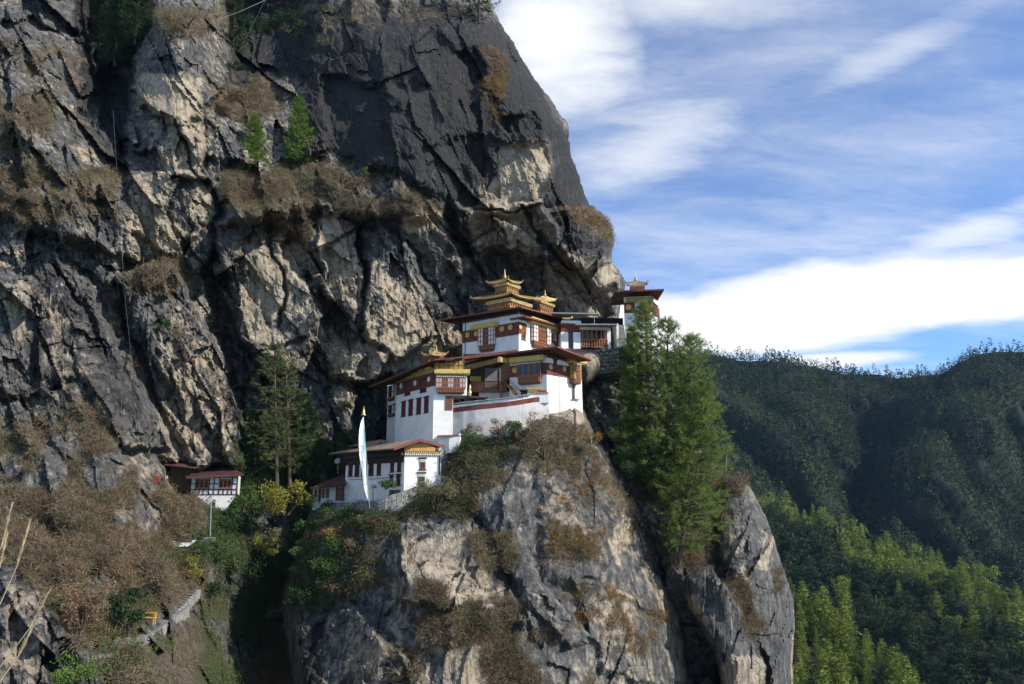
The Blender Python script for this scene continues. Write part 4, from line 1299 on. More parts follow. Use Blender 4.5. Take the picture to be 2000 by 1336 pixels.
def bay(root, F, x0, y0, x1, y1, out=0.55, cols=6, side=2, rows=3, panes='white_paint', base=0.22, arched=False, mat='carved_wood', cornice=None, label=None):
    """a projecting rabsel window: carved body, lattice, panels, balustrade below, dentils and a gilt cornice above"""
    s0, h0, s1, h1 = F.rect(x0, y0, x1, y1)
    W_, H_ = s1 - s0, h1 - h0
    hb = h0 + H_ * base
    mb = MB()
    F.box(mb, s0, hb, s1, h1, -0.1, out)                       # body
    # stepped underside
    F.box(mb, s0 + W_ * 0.04, h0 + H_ * 0.05, s1 - W_ * 0.04, hb, -0.1, out - 0.06)
    F.box(mb, s0 + W_ * 0.10, h0, s1 - W_ * 0.10, h0 + H_ * 0.05, -0.1, out - 0.16)
    o = mb.build('bay_window', mat, root, label=label)
    pan, lat, dk = MB(), MB(), MB()
    cw = W_ / cols
    hh = (h1 - hb)
    top = h1 - hh * 0.10
    for c in range(cols):
        a, b = s0 + c * cw, s0 + (c + 1) * cw
        edge = c < side or c >= cols - side
        g = min(0.06, cw * 0.14)
        if arched:
            F.box(dk, a + g * 2, hb + hh * 0.14, b - g * 2, top - hh * 0.14, out, out + 0.012)
            n = 7
            arc = [F.pt((a + b) / 2 + (cw / 2 - g * 2) * math.cos(math.pi * k / n), top - hh * 0.14 + hh * 0.11 * math.sin(math.pi * k / n), out + 0.002) for k in range(n + 1)]
            dk.prism(arc, F.n * 0.012)
            lat.box(F.pt(0, 0), F.e, F.n, Z, (a - g, out, hb), (a + g, out + 0.05, top))
            continue
        for r in range(rows):
            u, v = hb + (top - hb) * r / rows + g, hb + (top - hb) * (r + 1) / rows - g
            F.box(pan if (edge and panes) else dk, a + g, u, b - g, v, out, out + 0.012)
        if not edge:
            for k in range(1, 5):
                u = hb + (top - hb) * k / 5
                F.box(lat, a, u - 0.022, b, u + 0.022, out + 0.012, out + 0.05)
            F.box(lat, (a + b) / 2 - 0.022, hb, (a + b) / 2 + 0.022, top, out + 0.012, out + 0.045)
        F.box(lat, a - g, hb, a + g, top, out + 0.001, out + 0.055)
    F.box(lat, s1 - 0.07, hb, s1 + 0.0, top, out + 0.001, out + 0.055)
    for r in range(rows + 1):
        u = hb + (top - hb) * r / rows
        F.box(lat, s0, u - 0.035, s1, u + 0.035, out + 0.002, out + 0.06)
    # side of the bay: one column of panels
    for sgn, sx in ((-1, s0), (1, s1)):
        for r in range(rows):
            u, v = hb + (top - hb) * r / rows + 0.06, hb + (top - hb) * (r + 1) / rows - 0.06
            tgt = pan if panes else dk
            x_ = sx if sgn > 0 else sx - 0.012
            F.box(tgt, x_, u, x_ + 0.012, v, out * 0.3, out * 0.85)
    if pan.v:
        pan.build('panel', panes, o, kind='stuff')
    if dk.v:
        dk.build('pane', 'glass_dark', o, kind='stuff')
    lat.build('lattice', 'painted_wood' if mat != 'dark_wood' else mat, o, kind='stuff')
    bal = MB()
    nb = max(5, int(W_ / 0.3))
    for k in range(nb):
        u = s0 + W_ * (0.04 + 0.92 * (k + 0.5) / nb)
        F.box(bal, u - 0.07, h0 + H_ * 0.07, u + 0.07, hb - 0.06, out - 0.06, out + 0.02)
    F.box(bal, s0 - 0.04, hb - 0.06, s1 + 0.04, hb + 0.05, out - 0.06, out + 0.08)
    bal.build('balustrade', 'painted_wood', o, kind='stuff')
    den = MB()
    nd = max(6, int(W_ / 0.26))
    for k in range(nd):
        u = s0 + W_ * (k + 0.5) / nd
        F.box(den, u - 0.07, h1 - hh * 0.09, u + 0.07, h1 - hh * 0.02, out + 0.001, out + 0.12)
    den.build('dentils', 'white_paint', o, kind='stuff')
    if cornice:
        cx0, cy0, cx1, cy1 = cornice
        a, u, b, v = F.rect(*cornice)
        c = MB()
        F.box(c, a, u, b, v, -0.05, out + 0.32)
        F.box(c, a + 0.1, u - 0.12, b - 0.1, u, -0.05, out + 0.2)
        c.build('cornice', 'gold_paint', o)
    return o


def disc(root, F, px, py, rpx, mat='gold_paint', out=0.05):
    s, h = F.hit(px, py)
    r = abs(F.hit(px + rpx, py)[0] - F.hit(px - rpx, py)[0]) / 2
    rz = abs(F.hit(px, py - rpx * 1.1)[1] - F.hit(px, py + rpx * 1.1)[1]) / 2
    r = max(min(r, rz), rz * 0.9)
    c = F.pt(s, h, out)
    n = 18
    mb = MB()
    mb.prism([c + F.e * math.cos(6.2832 * k / n) * r + Z * math.sin(6.2832 * k / n) * r for k in range(n)], F.n * 0.06)
    return mb.build('disc', mat, root)


def roof(root, Np, Lp, Rp, rise, mats=('roof_red', 'fascia_red', 'dark_wood'), th=0.10, raft=0.55, inset=1.5, name='roof', B=None, apex=None, lip=0.12, joists=True):
    """a low hipped roof: near, left and right corners; slab, fascia boards, rafters under the eaves"""
    Bp = B or (Lp + Rp - Np)
    cen = (Np + Lp + Rp + Bp) / 4
    ap = apex or cen + Z * rise
    mb = MB()
    tops = [Np, Lp, Bp, Rp]
    for i in range(4):
        a, b = tops[i], tops[(i + 1) % 4]
        mb.add([a, b, ap, a - Z * th, b - Z * th, ap - Z * th], [(0, 1, 2), (5, 4, 3), (0, 3, 4, 1)])
    o = mb.build(name, mats[0], root)
    fb = MB()
    for a, b in ((Np, Lp), (Np, Rp), (Lp, Bp), (Rp, Bp)):
        d = (b - a).normalized()
        inw = ((cen - a) - d * (cen - a).dot(d)).normalized()
        off = -inw * 0.07
        fb.prism([a + off - d * 0.05 + Z * 0.05, b + off + d * 0.05 + Z * 0.05, b + off + d * 0.05 - Z * (th + lip - 0.05), a + off - d * 0.05 - Z * (th + lip - 0.05)], inw * 0.07)
    fb.build('fascia', mats[1], o)
    if joists:
        rb = MB()
        for a, b in ((Np, Lp), (Np, Rp), (Rp, Bp)):
            L = (b - a).length
            d = (b - a).normalized()
            inw = ((cen - a) - d * (cen - a).dot(d)).normalized()
            n = max(3, int(L / raft))
            for k in range(1, n):
                p = a + d * (L * k / n) - Z * (th + 0.07) + inw * 0.05
                q_ = p + inw * inset + Z * (0.10 * rise / max(1, (cen - a).length) * inset)
                rb.bar(p, q_, 0.11, 0.12)
        rb.build('rafters', mats[2], o, kind='stuff')
    return o


def finial(root, c, h, r, mat='gilt', n=12):
    mb = MB()
    prof = [(r * 1.5, 0), (r * 1.6, h * .06), (r * .9, h * .1), (r * 1.25, h * .17), (r * 1.3, h * .25), (r * .7, h * .33), (r * .5, h * .4), (r * .85, h * .46), (r * .55, h * .54), (r * .4, h * .6),
            (r * .55, h * .64), (r * .3, h * .72), (r * .2, h * .86), (r * .05, h)]
    mb.lathe(c, prof, n)
    return mb.build('finial', mat, root, smooth=True)


def gilt_roof(root, Np, Lp, Rp, rise, mat='gilt', turn=0.35):
    """a small gilded roof with upturned corners"""
    Bp = Lp + Rp - Np
    cen = (Np + Lp + Rp + Bp) / 4
    ap = cen + Z * rise
    mb = MB()
    cs = [Np, Lp, Bp, Rp]
    k = 8
    rim = []
    for i in range(4):
        a, b = cs[i], cs[(i + 1) % 4]
        for j in range(k):
            f = j / k
            up = turn * (abs(2 * f - 1) ** 3)
            rim.append(a.lerp(b, f) + Z * (up - turn * 0.6))
    n = len(rim)
    mid = [p.lerp(ap, 0.55) - Z * rise * 0.16 for p in rim]
    low = [p - Z * 0.16 for p in rim]
    inn = [p.lerp(Vector((cen.x, cen.y, p.z)), 0.55) - Z * 0.05 for p in rim]
    V = rim + mid + [ap] + low + inn
    fs = []
    for i in range(n):
        j = (i + 1) % n
        fs += [(i, j, n + j, n + i), (n + i, n + j, 2 * n), (2 * n + 1 + j, 2 * n + 1 + i, i, j)[::-1], (2 * n + 1 + i, 2 * n + 1 + j, 3 * n + 1 + j, 3 * n + 1 + i)]
    mb.add(V, fs)
    o = mb.build('gilt_roof', mat, root)
    for c in (Np, Lp, Rp, Bp):
        d = (Vector((c.x, c.y, 0)) - Vector((cen.x, cen.y, 0))).normalized()
        MB().tube([c + Z * turn * 0.3 - d * 0.1, c + Z * (turn * 0.5) + d * 0.12, c + Z * (turn * 0.5 + 0.28) + d * 0.2], [0.09, 0.07, 0.02], 6).build('corner_horn', mat, o)
    return o


def band(root, F, s0, s1, h0, h1, o0, o1, mat, name):
    return F.box(MB(), s0, h0, s1, h1, o0, o1).build(name, mat, root)


def eave_mouldings(root, F, s0, s1, h, n=3, name='eave_moulding'):
    mb = MB()
    for k in range(n):
        F.box(mb, s0, h + 0.2 * k, s1, h + 0.2 * k + 0.17, -0.1, 0.10 + 0.12 * k)
    o = mb.build(name, 'dark_wood', root)
    m2 = MB()
    m = int((s1 - s0) / 0.42)
    for k in range(m):
        u = s0 + (s1 - s0) * (k + 0.5) / m
        F.box(m2, u - 0.09, h + 0.02, u + 0.09, h + 0.15, 0.10, 0.22)
    m2.build('dentils', 'painted_wood', o, kind='stuff')
    return o


# ------------------------------------------------------------------ upper temple with the gilded roofs
def upper_temple():
    P0 = at(1013.5, 690, 105)
    el, er = d2(-0.80, 0.60), d2(0.60, 0.80)
    FL, FR = Face(P0, el), Face(P0, er)
    root = building('pagoda_temple', 'topmost white temple with tiered golden pagoda roof under the rock overhang', 'temple', P0)
    Ll = FL.hit(903.5, 670)[0]
    Lr = FR.hit(1099, 655)[0]
    ztop = FL.hit(1013.5, 608)[1]
    zb = FL.hit(1013.5, 705)[1]
    walls(root, P0, el, Ll, er, Lr, zb - 1, ztop)
    # frieze and gilt discs
    f0, f1 = FL.hit(1012, 651)[1], FL.hit(1012, 628.5)[1]
    band(root, FL, -0.04, Ll, f0, f1, -0.02, 0.05, 'red_frieze', 'frieze')
    band(root, FR, 0.05, Lr * 0.16, f0, f1, -0.02, 0.05, 'red_frieze', 'frieze')
    band(root, FR, Lr * 0.70, Lr, f0, f1, -0.02, 0.05, 'red_frieze', 'frieze')
    band(root, FL, -0.1, Ll, f0 - 0.16, f0 - 0.002, -0.02, 0.09, 'carved_wood', 'string_course')
    for px, py in ((913, 654.5), (930.5, 651.5), (980.6, 642.5), (997.3, 639.4)):
        disc(root, FL, px, py, 4.9)
    disc(root, FR, 1015.6, 638.3, 4.0)
    disc(root, FR, 1075.5, 651.5, 4.0)
    bay(root, FL, 938, 635, 968, 687, 0.5, 6, 2, 4, label='shaded bay window with white side panels', cornice=(925, 633, 974, 641))
    bay(root, FR, 1036, 634, 1070, 681, 0.6, 8, 2, 4, label='sunlit bay window with white side panels', cornice=(1029, 627.5, 1080, 637.5))
    slit(root, FR, 1018, 636, 1026, 663, frame='painted_wood')
    slit(root, FR, 1066.5, 652, 1072, 668, frame='painted_wood', lintel=False)
    bay(root, FR, 1080, 647, 1095, 675, 0.3, 4, 1, 3)
    mb = MB()
    a = FL.pt(Ll - 0.6, ztop, 0.12)
    mb.tube([a, Vector((a.x, a.y, zb))], [0.05, 0.05], 6)
    mb.build('drainpipe', 'dark_wood', root)
    for F, L in ((FL, Ll), (FR, Lr)):
        eave_mouldings(root, F, 0.05, L, ztop - 0.35)
    # roofs
    N = at(1017, 599, 102.6)
    Lc = along(N, el, 858, 624.5)
    Rc = along(N, er, 1112, 623.5)
    roof(root, N, Lc, Rc, 0.7, inset=1.8)
    N2 = at(1026, 617.5, 103.9)
    R2 = along(N2, er, 1125, 644.5)
    R2b = R2 + el * 2.6
    N2b = N2 + el * 2.6
    roof(root, N2, N2b, R2, 0.25, mats=('roof_red', 'fascia_red', 'carved_wood'), inset=1.2, name='skirt_roof', lip=0.12)
    # gilded lanterns
    def lantern(nc, px_l, px_r, ytop, ybot, gN, gL, gR, rise, Y, cy=None):
        C0 = at(nc, ybot, Y)
        A, Bf = Face(C0, el), Face(C0, er)
        la = A.hit(px_l, (ytop + ybot) / 2)[0]
        lb = Bf.hit(px_r, (ytop + ybot) / 2)[0]
        zt = A.hit(nc, ytop)[1]
        q = MB()
        a, b, c, d = C0, C0 + el * la, C0 + el * la + er * lb, C0 + er * lb
        q.prism([Vector((p.x, p.y, C0.z - 1.0)) for p in (a, b, c, d)], Z * (zt - C0.z + 1.0))
        o = q.build('lantern', 'ochre', root)
        H = zt - C0.z
        for F, L in ((A, la), (Bf, lb)):
            m1, m2, m3 = MB(), MB(), MB()
            F.box(m2, -0.25, C0.z + H * 0.72, L + 0.25, C0.z + H * 0.95, -0.05, 0.3)
            n = max(4, int(L / 0.5))
            for k in range(n):
                u = L * (k + 0.5) / n
                F.box(m1, u - 0.13, C0.z + H * 0.08, u + 0.13, C0.z + H * 0.40, 0.0, 0.05)
                F.box(m3, u - 0.09, C0.z + H * 0.5, u + 0.09, C0.z + H * 0.68, 0.0, 0.2)
                F.box(m3, u + L / n * 0.5 - 0.06, C0.z + H * 0.05, u + L / n * 0.5 + 0.06, C0.z + H * 0.45, 0.0, 0.09)
            m1.build('panels', 'carved_wood', o, kind='stuff')
            m2.build('cornice', 'gilt', o)
            m3.build('brackets', 'painted_wood', o, kind='stuff')
        g0 = at(*gN)
        g1 = along(g0, el, *gL)
        g2 = along(g0, er, *gR)
        gilt_roof(root, g0, g1, g2, rise)
        return (g0 + g1 + g2 + (g1 + g2 - g0)) / 4 + Z * rise
    ta = lantern(996.5, 954, 1035, 580, 611, (999.5, 571.5, 107.3), (921, 583.5), (1049, 582.5), 1.3, 108.6)
    tb = lantern(990.5, 968, 1012, 550, 576, (992.5, 544.5, 109.3), (952, 552.8), (1019.5, 551.5), 0.75, 110.2)
    finial(root, tb - Z * 0.05, 1.55, 0.20)
    tcn = lantern(1056, 1050, 1079, 586, 607, (1048.5, 583.5, 112.5), (1042, 584.6), (1086.5, 585.5), 0.7, 113.5)
    finial(root, tcn - Z * 0.1, 1.0, 0.14)
    return root


upper_temple()


# ------------------------------------------------------------------ lower right temple
def lower_temple():
    P0 = at(1068.5, 790, 98.5)
    el, er = d2(-0.87, 0.50), d2(0.72, 0.69)
    FL, FR = Face(P0, el), Face(P0, er)
    root = building('corner_temple', 'lower white temple with sunlit corner at the cliff edge below the topmost temple', 'temple', P0)
    Ll = FL.hit(996, 735)[0]
    Lr = FR.hit(1136, 750)[0]
    zt = FL.hit(1068.5, 694)[1]
    zb = FL.hit(1068.5, 806)[1]
    walls(root, P0, el, Ll, er, Lr, zb - 1.2, zt, batter=0.02)
    f0, f1 = FL.hit(1068, 729)[1], FL.hit(1068, 708)[1]
    band(root, FL, -0.05, Ll, f0, f1, -0.02, 0.06, 'red_frieze', 'frieze')
    band(root, FR, 0.06, Lr * 0.88, f0, f1, -0.02, 0.06, 'red_frieze', 'frieze')
    for F, L in ((FL, Ll), (FR, Lr * 0.9)):
        band(root, F, -0.06, L, f0 - 0.15, f0 - 0.002, -0.02, 0.10, 'carved_wood', 'string_course')
        eave_mouldings(root, F, 0.05, L, zt - 0.3)
    disc(root, FL, 1005.5, 723.5, 5.2)
    disc(root, FR, 1075, 716.8, 4.6)
    disc(root, FR, 1101.5, 721, 4.4)
    bay(root, FL, 1014, 709, 1060, 751.5, 0.65, 4, 0, 1, None, 0.36, True, label='shaded bay window with four arched openings', cornice=(1000, 698, 1066, 706.5))
    slit(root, FR, 1081, 703, 1087, 730.5, frame='red_frieze')
    bay(root, FR, 1111, 711, 1126, 751.5, 0.9, 4, 1, 3, 'ochre', 0.24, label='narrow sunlit bay window over the drop', cornice=(1105, 700, 1133, 710))
    # gutter notch between the right wall's two halves, its shadow painted as darker strip
    s, h = FR.hit(1091, 740)
    band(root, FR, s, s + 0.35, zb, f0 - 0.2, -0.05, 0.10, 'old_plaster', 'notch_shadow_strip')
    mb = MB()
    a = FR.pt(FR.hit(1118, 765)[0], 0, 0.25)
    z1, z2 = FR.hit(1117, 752)[1], FR.hit(1118, 780)[1]
    mb.tube([Vector((a.x, a.y, z1)), Vector((a.x, a.y, z2))], [0.12, 0.12], 6)
    b = Vector((a.x, a.y, z2))
    mb.bar(b - er * 0.4, b + er * 1.1, 0.12)
    mb.build('soil_pipe', 'dark_wood', root)
    N = at(1088.5, 677, 95.6)
    Lc = along(N, el, 977.5, 691.5)
    Rc = along(N, er, 1154, 702)
    roof(root, N, Lc, Rc, 0.9, mats=('roof_maroon', 'fascia_red', 'carved_wood'), inset=1.9)
    return root


lower_temple()


# ------------------------------------------------------------------ tall left temple (four storeys)
def tall_temple():
    P0 = at(845, 850, 97)
    el, er = d2(-0.56, 0.83), d2(1.0, 0.07)
    FL, FR = Face(P0, el), Face(P0, er)
    root = building('tall_temple', 'tall white temple with a column of maroon windows left of the stairs', 'temple', P0)
    Ll = FL.hit(774, 790)[0]
    Lr = FR.hit(912, 770)[0]
    zt = FL.hit(845, 724)[1]
    zb = FL.hit(845, 866)[1]
    walls(root, P0, el, Ll, er, FR.hit(884, 800)[0], zb - 1.5, zt, batter=0.025)
    # right wing of the upper floor, set over the lower courtyard wall
    s_, h_ = FR.hit(884, 772)
    q = MB()
    FR.box(q, s_ - 0.05, h_, Lr, zt, -4.0, -0.02)
    q.build('wing', 'plaster', root)
    f0, f1 = FL.hit(844, 754.5)[1], FL.hit(844, 729)[1]
    band(root, FL, -0.05, Ll, f0, f1, -0.02, 0.06, 'red_frieze', 'frieze')
    band(root, FR, 0.06, FR.hit(852, 745)[0], f0, f1, -0.02, 0.06, 'red_frieze', 'frieze')
    # broad ochre beams below the eaves on the left, stepping blocks above them
    c0, c1 = FL.hit(844, 728.8)[1], FL.hit(844, 722)[1]
    band(root, FL, -0.2, Ll, c0, c1, -0.02, 0.30, 'ochre', 'cornice')
    zlow = c1
    for k in range(5):
        u = Ll * (0.04 + 0.19 * k)
        FLb = MB()
        FL.box(FLb, u, c1 + 0.002, u + Ll * 0.12, c1 + 0.34, -0.02, 0.5)
        FLb.build('beam_end', 'ochre', root)
    for px, py, r in ((784.2, 754, 4.9), (811.8, 748.2, 4.9), (838.2, 740.8, 4.7)):
        disc(root, FL, px, py, r, 'white_paint')
    slit(root, FL, 791.5, 747, 802, 771.5)
    slit(root, FL, 821.5, 741, 833, 765.5)
    for x0, y0, x1, y1 in ((785.2, 785.5, 792.4, 813), (799, 782, 806.6, 810.5), (814.6, 779, 822.6, 808), (829.4, 776, 837.3, 805.5)):
        slit(root, FL, x0, y0, x1, y1, pane='maroon_wood')
    # right face: ochre boarded gable panel, gilt beam, glazed bay
    a, u, b, v = FR.rect(848.5, 705, 906, 723)
    pb = MB()
    FR.box(pb, a, u, b, v, -0.3, 0.10)
    po = pb.build('gable_panel', 'ochre', root)
    pl_ = MB()
    for k in range(7):
        x = a + (b - a) * k / 6
        FR.box(pl_, x - 0.05, u, x + 0.05, v, 0.10, 0.16)
    FR.box(pl_, a, (u + v) / 2 - 0.05, b, (u + v) / 2 + 0.05, 0.10, 0.15)
    pl_.build('battens', 'carved_wood', po, kind='stuff')
    bay(root, FR, 852, 736, 909, 770, 0.75, 10, 0, 2, None, 0.30, False, cornice=(849, 723.5, 918, 731.5), label='sunlit glazed bay window with pale panels')
    # pale glazing of that bay
    gl = MB()
    s0, h0, s1, h1 = FR.rect(852, 736, 909, 770)
    for k in (0, 1, 4, 5, 8, 9):
        w_ = (s1 - s0) / 10
        FR.box(gl, s0 + w_ * (k + 0.18), h0 + (h1 - h0) * 0.36, s0 + w_ * (k + 0.82), h0 + (h1 - h0) * 0.86, 0.76, 0.775)
    gl.build('pale_panes', 'white_paint', root, kind='stuff')
    s0, h0, s1, h1 = FR.rect(870, 773, 884, 801)
    d_ = MB()
    FR.box(d_, s0, h0, s1, h1, 0.01, 0.12)
    do = d_.build('lattice_door', 'carved_wood', root)
    dl = MB()
    for k in range(5):
        FR.box(dl, s0 + (s1 - s0) * k / 5 + 0.03, h0, s0 + (s1 - s0) * k / 5 + 0.08, h1, 0.12, 0.16)
    for k in range(7):
        FR.box(dl, s0, h0 + (h1 - h0) * k / 7, s1, h0 + (h1 - h0) * k / 7 + 0.05, 0.12, 0.15)
    dl.build('lattice', 'painted_wood', do, kind='stuff')
    # recessed wing on the far left with dark windows
    w0 = FL.pt(Ll + 0.0, 0, -0.9)
    FW = Face(Vector((w0.x, w0.y, P0.z)), el)
    Lw = FW.hit(756.5, 800)[0]
    q = MB()
    FW.box(q, -0.2, zb - 1.5, Lw, zt, -4.5, 0)
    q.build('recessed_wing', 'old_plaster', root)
    for r_ in ((760, 752, 772, 783), (760, 790, 772, 814)):
        bay(root, FW, *r_, 0.3, 4, 1, 2, 'white_paint', 0.2, mat='dark_wood')
    # long roof rising to the right
    N = at(848.5, 702.5, 95.4)
    Lc = at(722, 755, 106)
    Rc = at(906, 697, 95.9)
    Bc = Lc + Vector((5.5, 3.5, 1.2))
    roof(root, N, Lc, Rc, 0.5, mats=('roof_maroon', 'fascia_red', 'dark_wood'), inset=2.2, B=Bc, lip=0.06)
    # small gilded cupola
    C0 = at(850, 701, 101.5)
    q = MB()
    q.box(C0, d2(-0.56, 0.83), d2(0.83, 0.56), Z, (-0.2, -1.1, -0.8), (1.7, 1.1, 0.75))
    lo_ = q.build('lantern', 'carved_wood', root)
    den = MB()
    for k in range(7):
        den.box(C0, d2(-0.56, 0.83), d2(0.83, 0.56), Z, (-0.34, -1.05 + 0.32 * k, 0.25), (-0.2, -0.85 + 0.32 * k, 0.7))
    den.build('brackets', 'painted_wood', lo_, kind='stuff')
    g0 = at(842, 691, 100.3)
    gilt_roof(root, g0, along(g0, d2(-0.75, 0.66), 826, 692.5), along(g0, d2(0.98, 0.2), 873, 690.5), 0.55, turn=0.2)
    finial(root, at(852, 686, 101.6), 0.9, 0.13)
    return root


tall_temple()


# ------------------------------------------------------------------ courtyard between them: veranda, stair, parapet wall
def veranda():
    P0 = at(905, 775, 103)
    e = d2(1, -0.05)
    F = Face(P0, e)
    root = building('veranda_hall', 'dark open veranda with carved balcony between the two lower temples', 'hall', P0)
    s0, h0, s1, h1 = F.rect(900, 690, 1004, 800)
    q = MB()
    F.box(q, s0, h0 - 1, s1, h1 + 0.4, -5.0, -2.4)
    q.build('inner_wall', 'dark_wood', root)
    a, u, b, v = F.rect(944, 713, 976, 752)
    F.box(MB(), a, u, b, v, -2.4, -2.3).build('curtain', 'curtain', root)
    a, u, b, v = F.rect(935, 765, 996, 800)
    F.box(MB(), a, u - 1, b, v, -2.4, -0.2).build('plinth', 'old_plaster', root)
    # balcony
    a, u, b, v = F.rect(920, 745, 990, 766)
    q = MB()
    F.box(q, a, u, b, u + 0.25, -2.3, 0.3)
    F.box(q, a, v - 0.14, b, v, 0.16, 0.3)
    bo = q.build('balcony', 'carved_wood', root)
    bl = MB()
    n = 22
    for k in range(n):
        x = a + (b - a) * (k + 0.5) / n
        F.box(bl, x - 0.055, u + 0.25, x + 0.055, v - 0.14, 0.18, 0.28)
    bl.build('balusters', 'painted_wood', bo, kind='stuff')
    a, u, b, v = F.rect(917, 733, 942, 742)
    q = MB()
    n = 9
    for k in range(n):
        x = a + (b - a) * (k + 0.5) / n
        F.box(q, x - 0.09, u, x + 0.05, v, -1.2, -0.9)
    q.build('hanging_frieze', 'gold_paint', root, kind='stuff')
    # posts
    for px, y0, y1, m in ((941.5, 712, 748, 'dark_wood'), (973.5, 703, 762, 'dark_wood'), (978.5, 752, 782, 'painted_wood')):
        s, h = F.hit(px, (y0 + y1) / 2)
        F.box(MB(), s - 0.12, F.hit(px, y1)[1], s + 0.12, F.hit(px, y0)[1], 0.05, 0.28).build('post', m, root)
    # gilt beam in two lengths and its end block
    A, B_ = at(908, 719, 101.6), at(976, 703, 99.2)
    MB().bar(A, B_, 0.3, 0.62).build('beam', 'pine_beam', root)
    C_ = at(997, 704.5, 101.2)
    MB().bar(B_, C_, 0.3, 0.62).build('beam', 'gold_paint', root)
    MB().bar(B_ + Vector((-0.2, -0.25, 0)), B_ + Vector((0.22, -0.35, 0)), 0.3, 0.68).build('beam_end', 'gold_paint', root)
    # roof over it
    N = at(1010, 684, 99.5)
    Lc = at(904, 698, 99.0)
    q = MB()
    pts = [N, Lc, Lc + Vector((0.3, 6, 0.9)), N + Vector((0.2, 6, 0.9))]
    q.prism([p for p in pts], Z * -0.2)
    ro = q.build('roof', 'roof_maroon', root)
    q = MB()
    for k in range(14):
        p = N.lerp(Lc, (k + 0.5) / 14) - Z * 0.28 + Vector((0, 0.1, 0))
        q.bar(p, p + Vector((0, 4, 0.6)), 0.12, 0.13)
    q.build('rafters', 'carved_wood', ro, kind='stuff')
    MB().bar(N + Vector((0, -0.05, -0.1)), Lc + Vector((0, -0.05, -0.1)), 0.08, 0.36).build('fascia', 'fascia_red', ro)
    # low shed roof and door by the tall temple
    q = MB()
    a, b = at(899, 774, 99.5), at(952, 774.5, 99.5)
    q.prism([a, b, b + Vector((0, 2.4, 0.3)), a + Vector((0, 2.4, 0.3))], Z * -0.14)
    q.build('shed_roof', 'roof_red', root)
    FS = Face(at(900, 800, 100.4), e)
    s0, h0, s1, h1 = FS.rect(897, 776, 952, 800)
    FS.box(MB(), s0, h0, s1, h1, -1.6, 0).build('shed_wall', 'curtain', root)
    for r_ in ((901, 779, 906, 795), (920, 779, 950, 792)):
        s0, h0, s1, h1 = FS.rect(*r_)
        FS.box(MB(), s0, h0, s1, h1, 0.0, 0.05).build('window', 'void', root)
    a = at(918, 770, 99.3)
    MB().lathe(a, [(0.16, -0.2), (0.2, 0.2), (0.1, 0.5), (0.14, 0.8), (0.03, 1.25)], 10).build('incense_urn', 'gilt', root)
    return root


veranda()


def stair():
    A, B_ = at(991, 752, 99.6), at(1010, 774.5, 98.6)
    root = building('steep_stair', 'steep dark wooden stair leaning down beside the four arched bay window', 'stair', B_)
    d = (B_ - A)
    side = d2(0.5, 0.86) * 0.75
    for o_ in (Vector((0, 0, 0)), side):
        MB().bar(A + o_, B_ + o_, 0.12, 0.22).build('stringer', 'painted_wood', root)
        MB().bar(A + o_ + Z * 0.8, B_ + o_ + Z * 0.8, 0.07, 0.07).build('handrail', 'dark_wood', root)
    for k in range(1, 9):
        p = A + d * (k / 9)
        MB().bar(p, p + side, 0.2, 0.05).build('tread', 'dark_wood', root)
    return root


stair()


